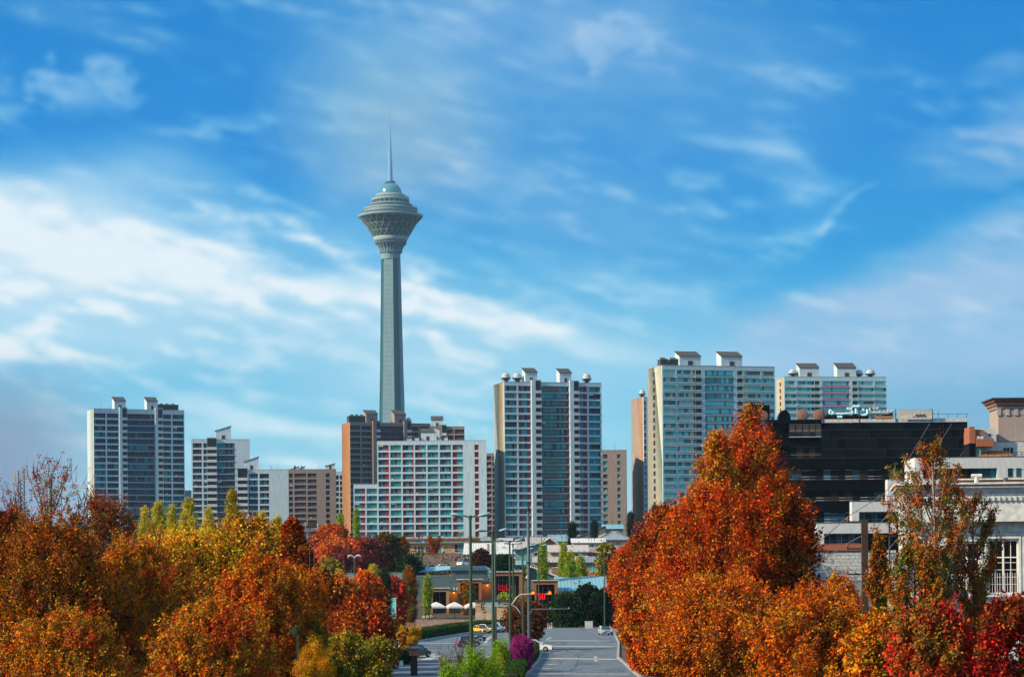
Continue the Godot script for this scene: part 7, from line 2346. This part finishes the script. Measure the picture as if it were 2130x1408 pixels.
	for w in [[[[1935, 881, 414], [1912, 920, 330], [1870, 990, 240], [1838, 1029, 185], [1765, 1074, 147], [1722, 1112, 138], [1690, 1140, 132]], "upper cable running from the black roof down to the utility pole"], [[[1981, 882, 414], [1940, 945, 320], [1880, 1030, 215], [1826, 1096, 170], [1765, 1130, 147], [1720, 1160, 140], [1682, 1185, 134]], "middle cable running from the black roof past the steel mast"], [[[2018, 922, 414], [1962, 998, 300], [1900, 1083, 200], [1850, 1142, 160], [1800, 1188, 146], [1740, 1230, 136]], "lower cable running from the black building's corner to the utility pole"]]:
		b = Mb.new()
		var pts := []
		for p in w[0]:
			pts.append(at(p[0], p[1], p[2]))
		b.tube(M.cable_tan, pts, [0.026], 5)
		var cable := put("power_cable", b)
		tag(cable, w[1], "cable", "cables on the right")
	# slim lattice mast at the far left
	d = 420.0
	s = F / d
	var lm := thing("lattice_mast", "slim greenish lattice mast with antennas at the far left behind the twiggy tree", "mast", Vector3(at(42, 1000, d).x, 0, -d))
	var ly := at(42, 978, d).y
	b = Mb.new()
	for q in [[-0.5, -0.4], [0.5, -0.4], [0, 0.5]]:
		b.tube(M.pole_grey, [Vector3(q[0] * 1.6, 0, q[1] * 1.6), Vector3(q[0], ly, q[1])], [0.09], 5)
	put("legs", b, lm)
	for i in 20:
		var y0 := ly * (0.5 + 0.025 * i)
		b = Mb.new()
		b.tube(M.pole_grey, [Vector3(-0.55, y0, -0.4), Vector3(0.55, y0 + ly * 0.025, -0.4)], [0.05], 4)
		b.tube(M.pole_grey, [Vector3(0.55, y0, -0.4), Vector3(0, y0 + ly * 0.025, 0.5)], [0.05], 4)
		put("brace", b, lm)
	for i in 3:
		put("antenna", box_mesh(M.pole_pale, 0.3, 1.8, 0.2), lm, Vector3([-1.1, 0.0, 0.9][i], ly - 1.9, 0.5))


func _ready() -> void:
	rng.seed = 1
	lumpy.seed = 4
	lumpy.frequency = 0.06
	var cam := Camera3D.new()
	cam.name = "camera"
	cam.position = Vector3(0, EYE, 0)
	cam.rotation = Vector3(0, 0, ROLL)
	cam.projection = Camera3D.PROJECTION_FRUSTUM
	cam.near = 1.0
	cam.size = 1408.0 / F
	cam.frustum_offset = Vector2(0, (HY - 704.0) / F)
	cam.far = 9000.0
	add_child(cam)
	cam.current = true
	var env := Environment.new()
	env.background_mode = Environment.BG_SKY
	var sky_material := PanoramaSkyMaterial.new()
	sky_material.panorama = build_sky()
	var sky := Sky.new()
	sky.sky_material = sky_material
	env.sky = sky
	env.sky_rotation = Vector3(0, PI, 0)
	env.background_energy_multiplier = 0.60
	env.tonemap_mode = Environment.TONE_MAPPER_LINEAR
	env.tonemap_exposure = 1.7
	env.sdfgi_enabled = true
	env.ssao_enabled = true
	env.ssil_enabled = true
	env.volumetric_fog_enabled = true
	env.volumetric_fog_density = 0.0
	env.fog_enabled = true
	env.fog_density = 0.000035
	env.fog_light_color = Color(0.60, 0.82, 0.95)
	var around := WorldEnvironment.new()
	around.name = "air"
	around.environment = env
	add_child(around)
	var sun := DirectionalLight3D.new()
	sun.name = "sun"
	sun.light_color = Color(1.0, 0.90, 0.74)
	sun.light_energy = 1.6
	sun.light_angular_distance = 0.6
	sun.shadow_enabled = true
	add_child(sun)
	sun.look_at_from_position(Vector3(-0.82, 0.52, 0.31), Vector3.ZERO)
	build_materials()
	build_ground()
	build_spire()
	build_apartments()
	build_right()
	build_village()
	build_street()
	build_trees()
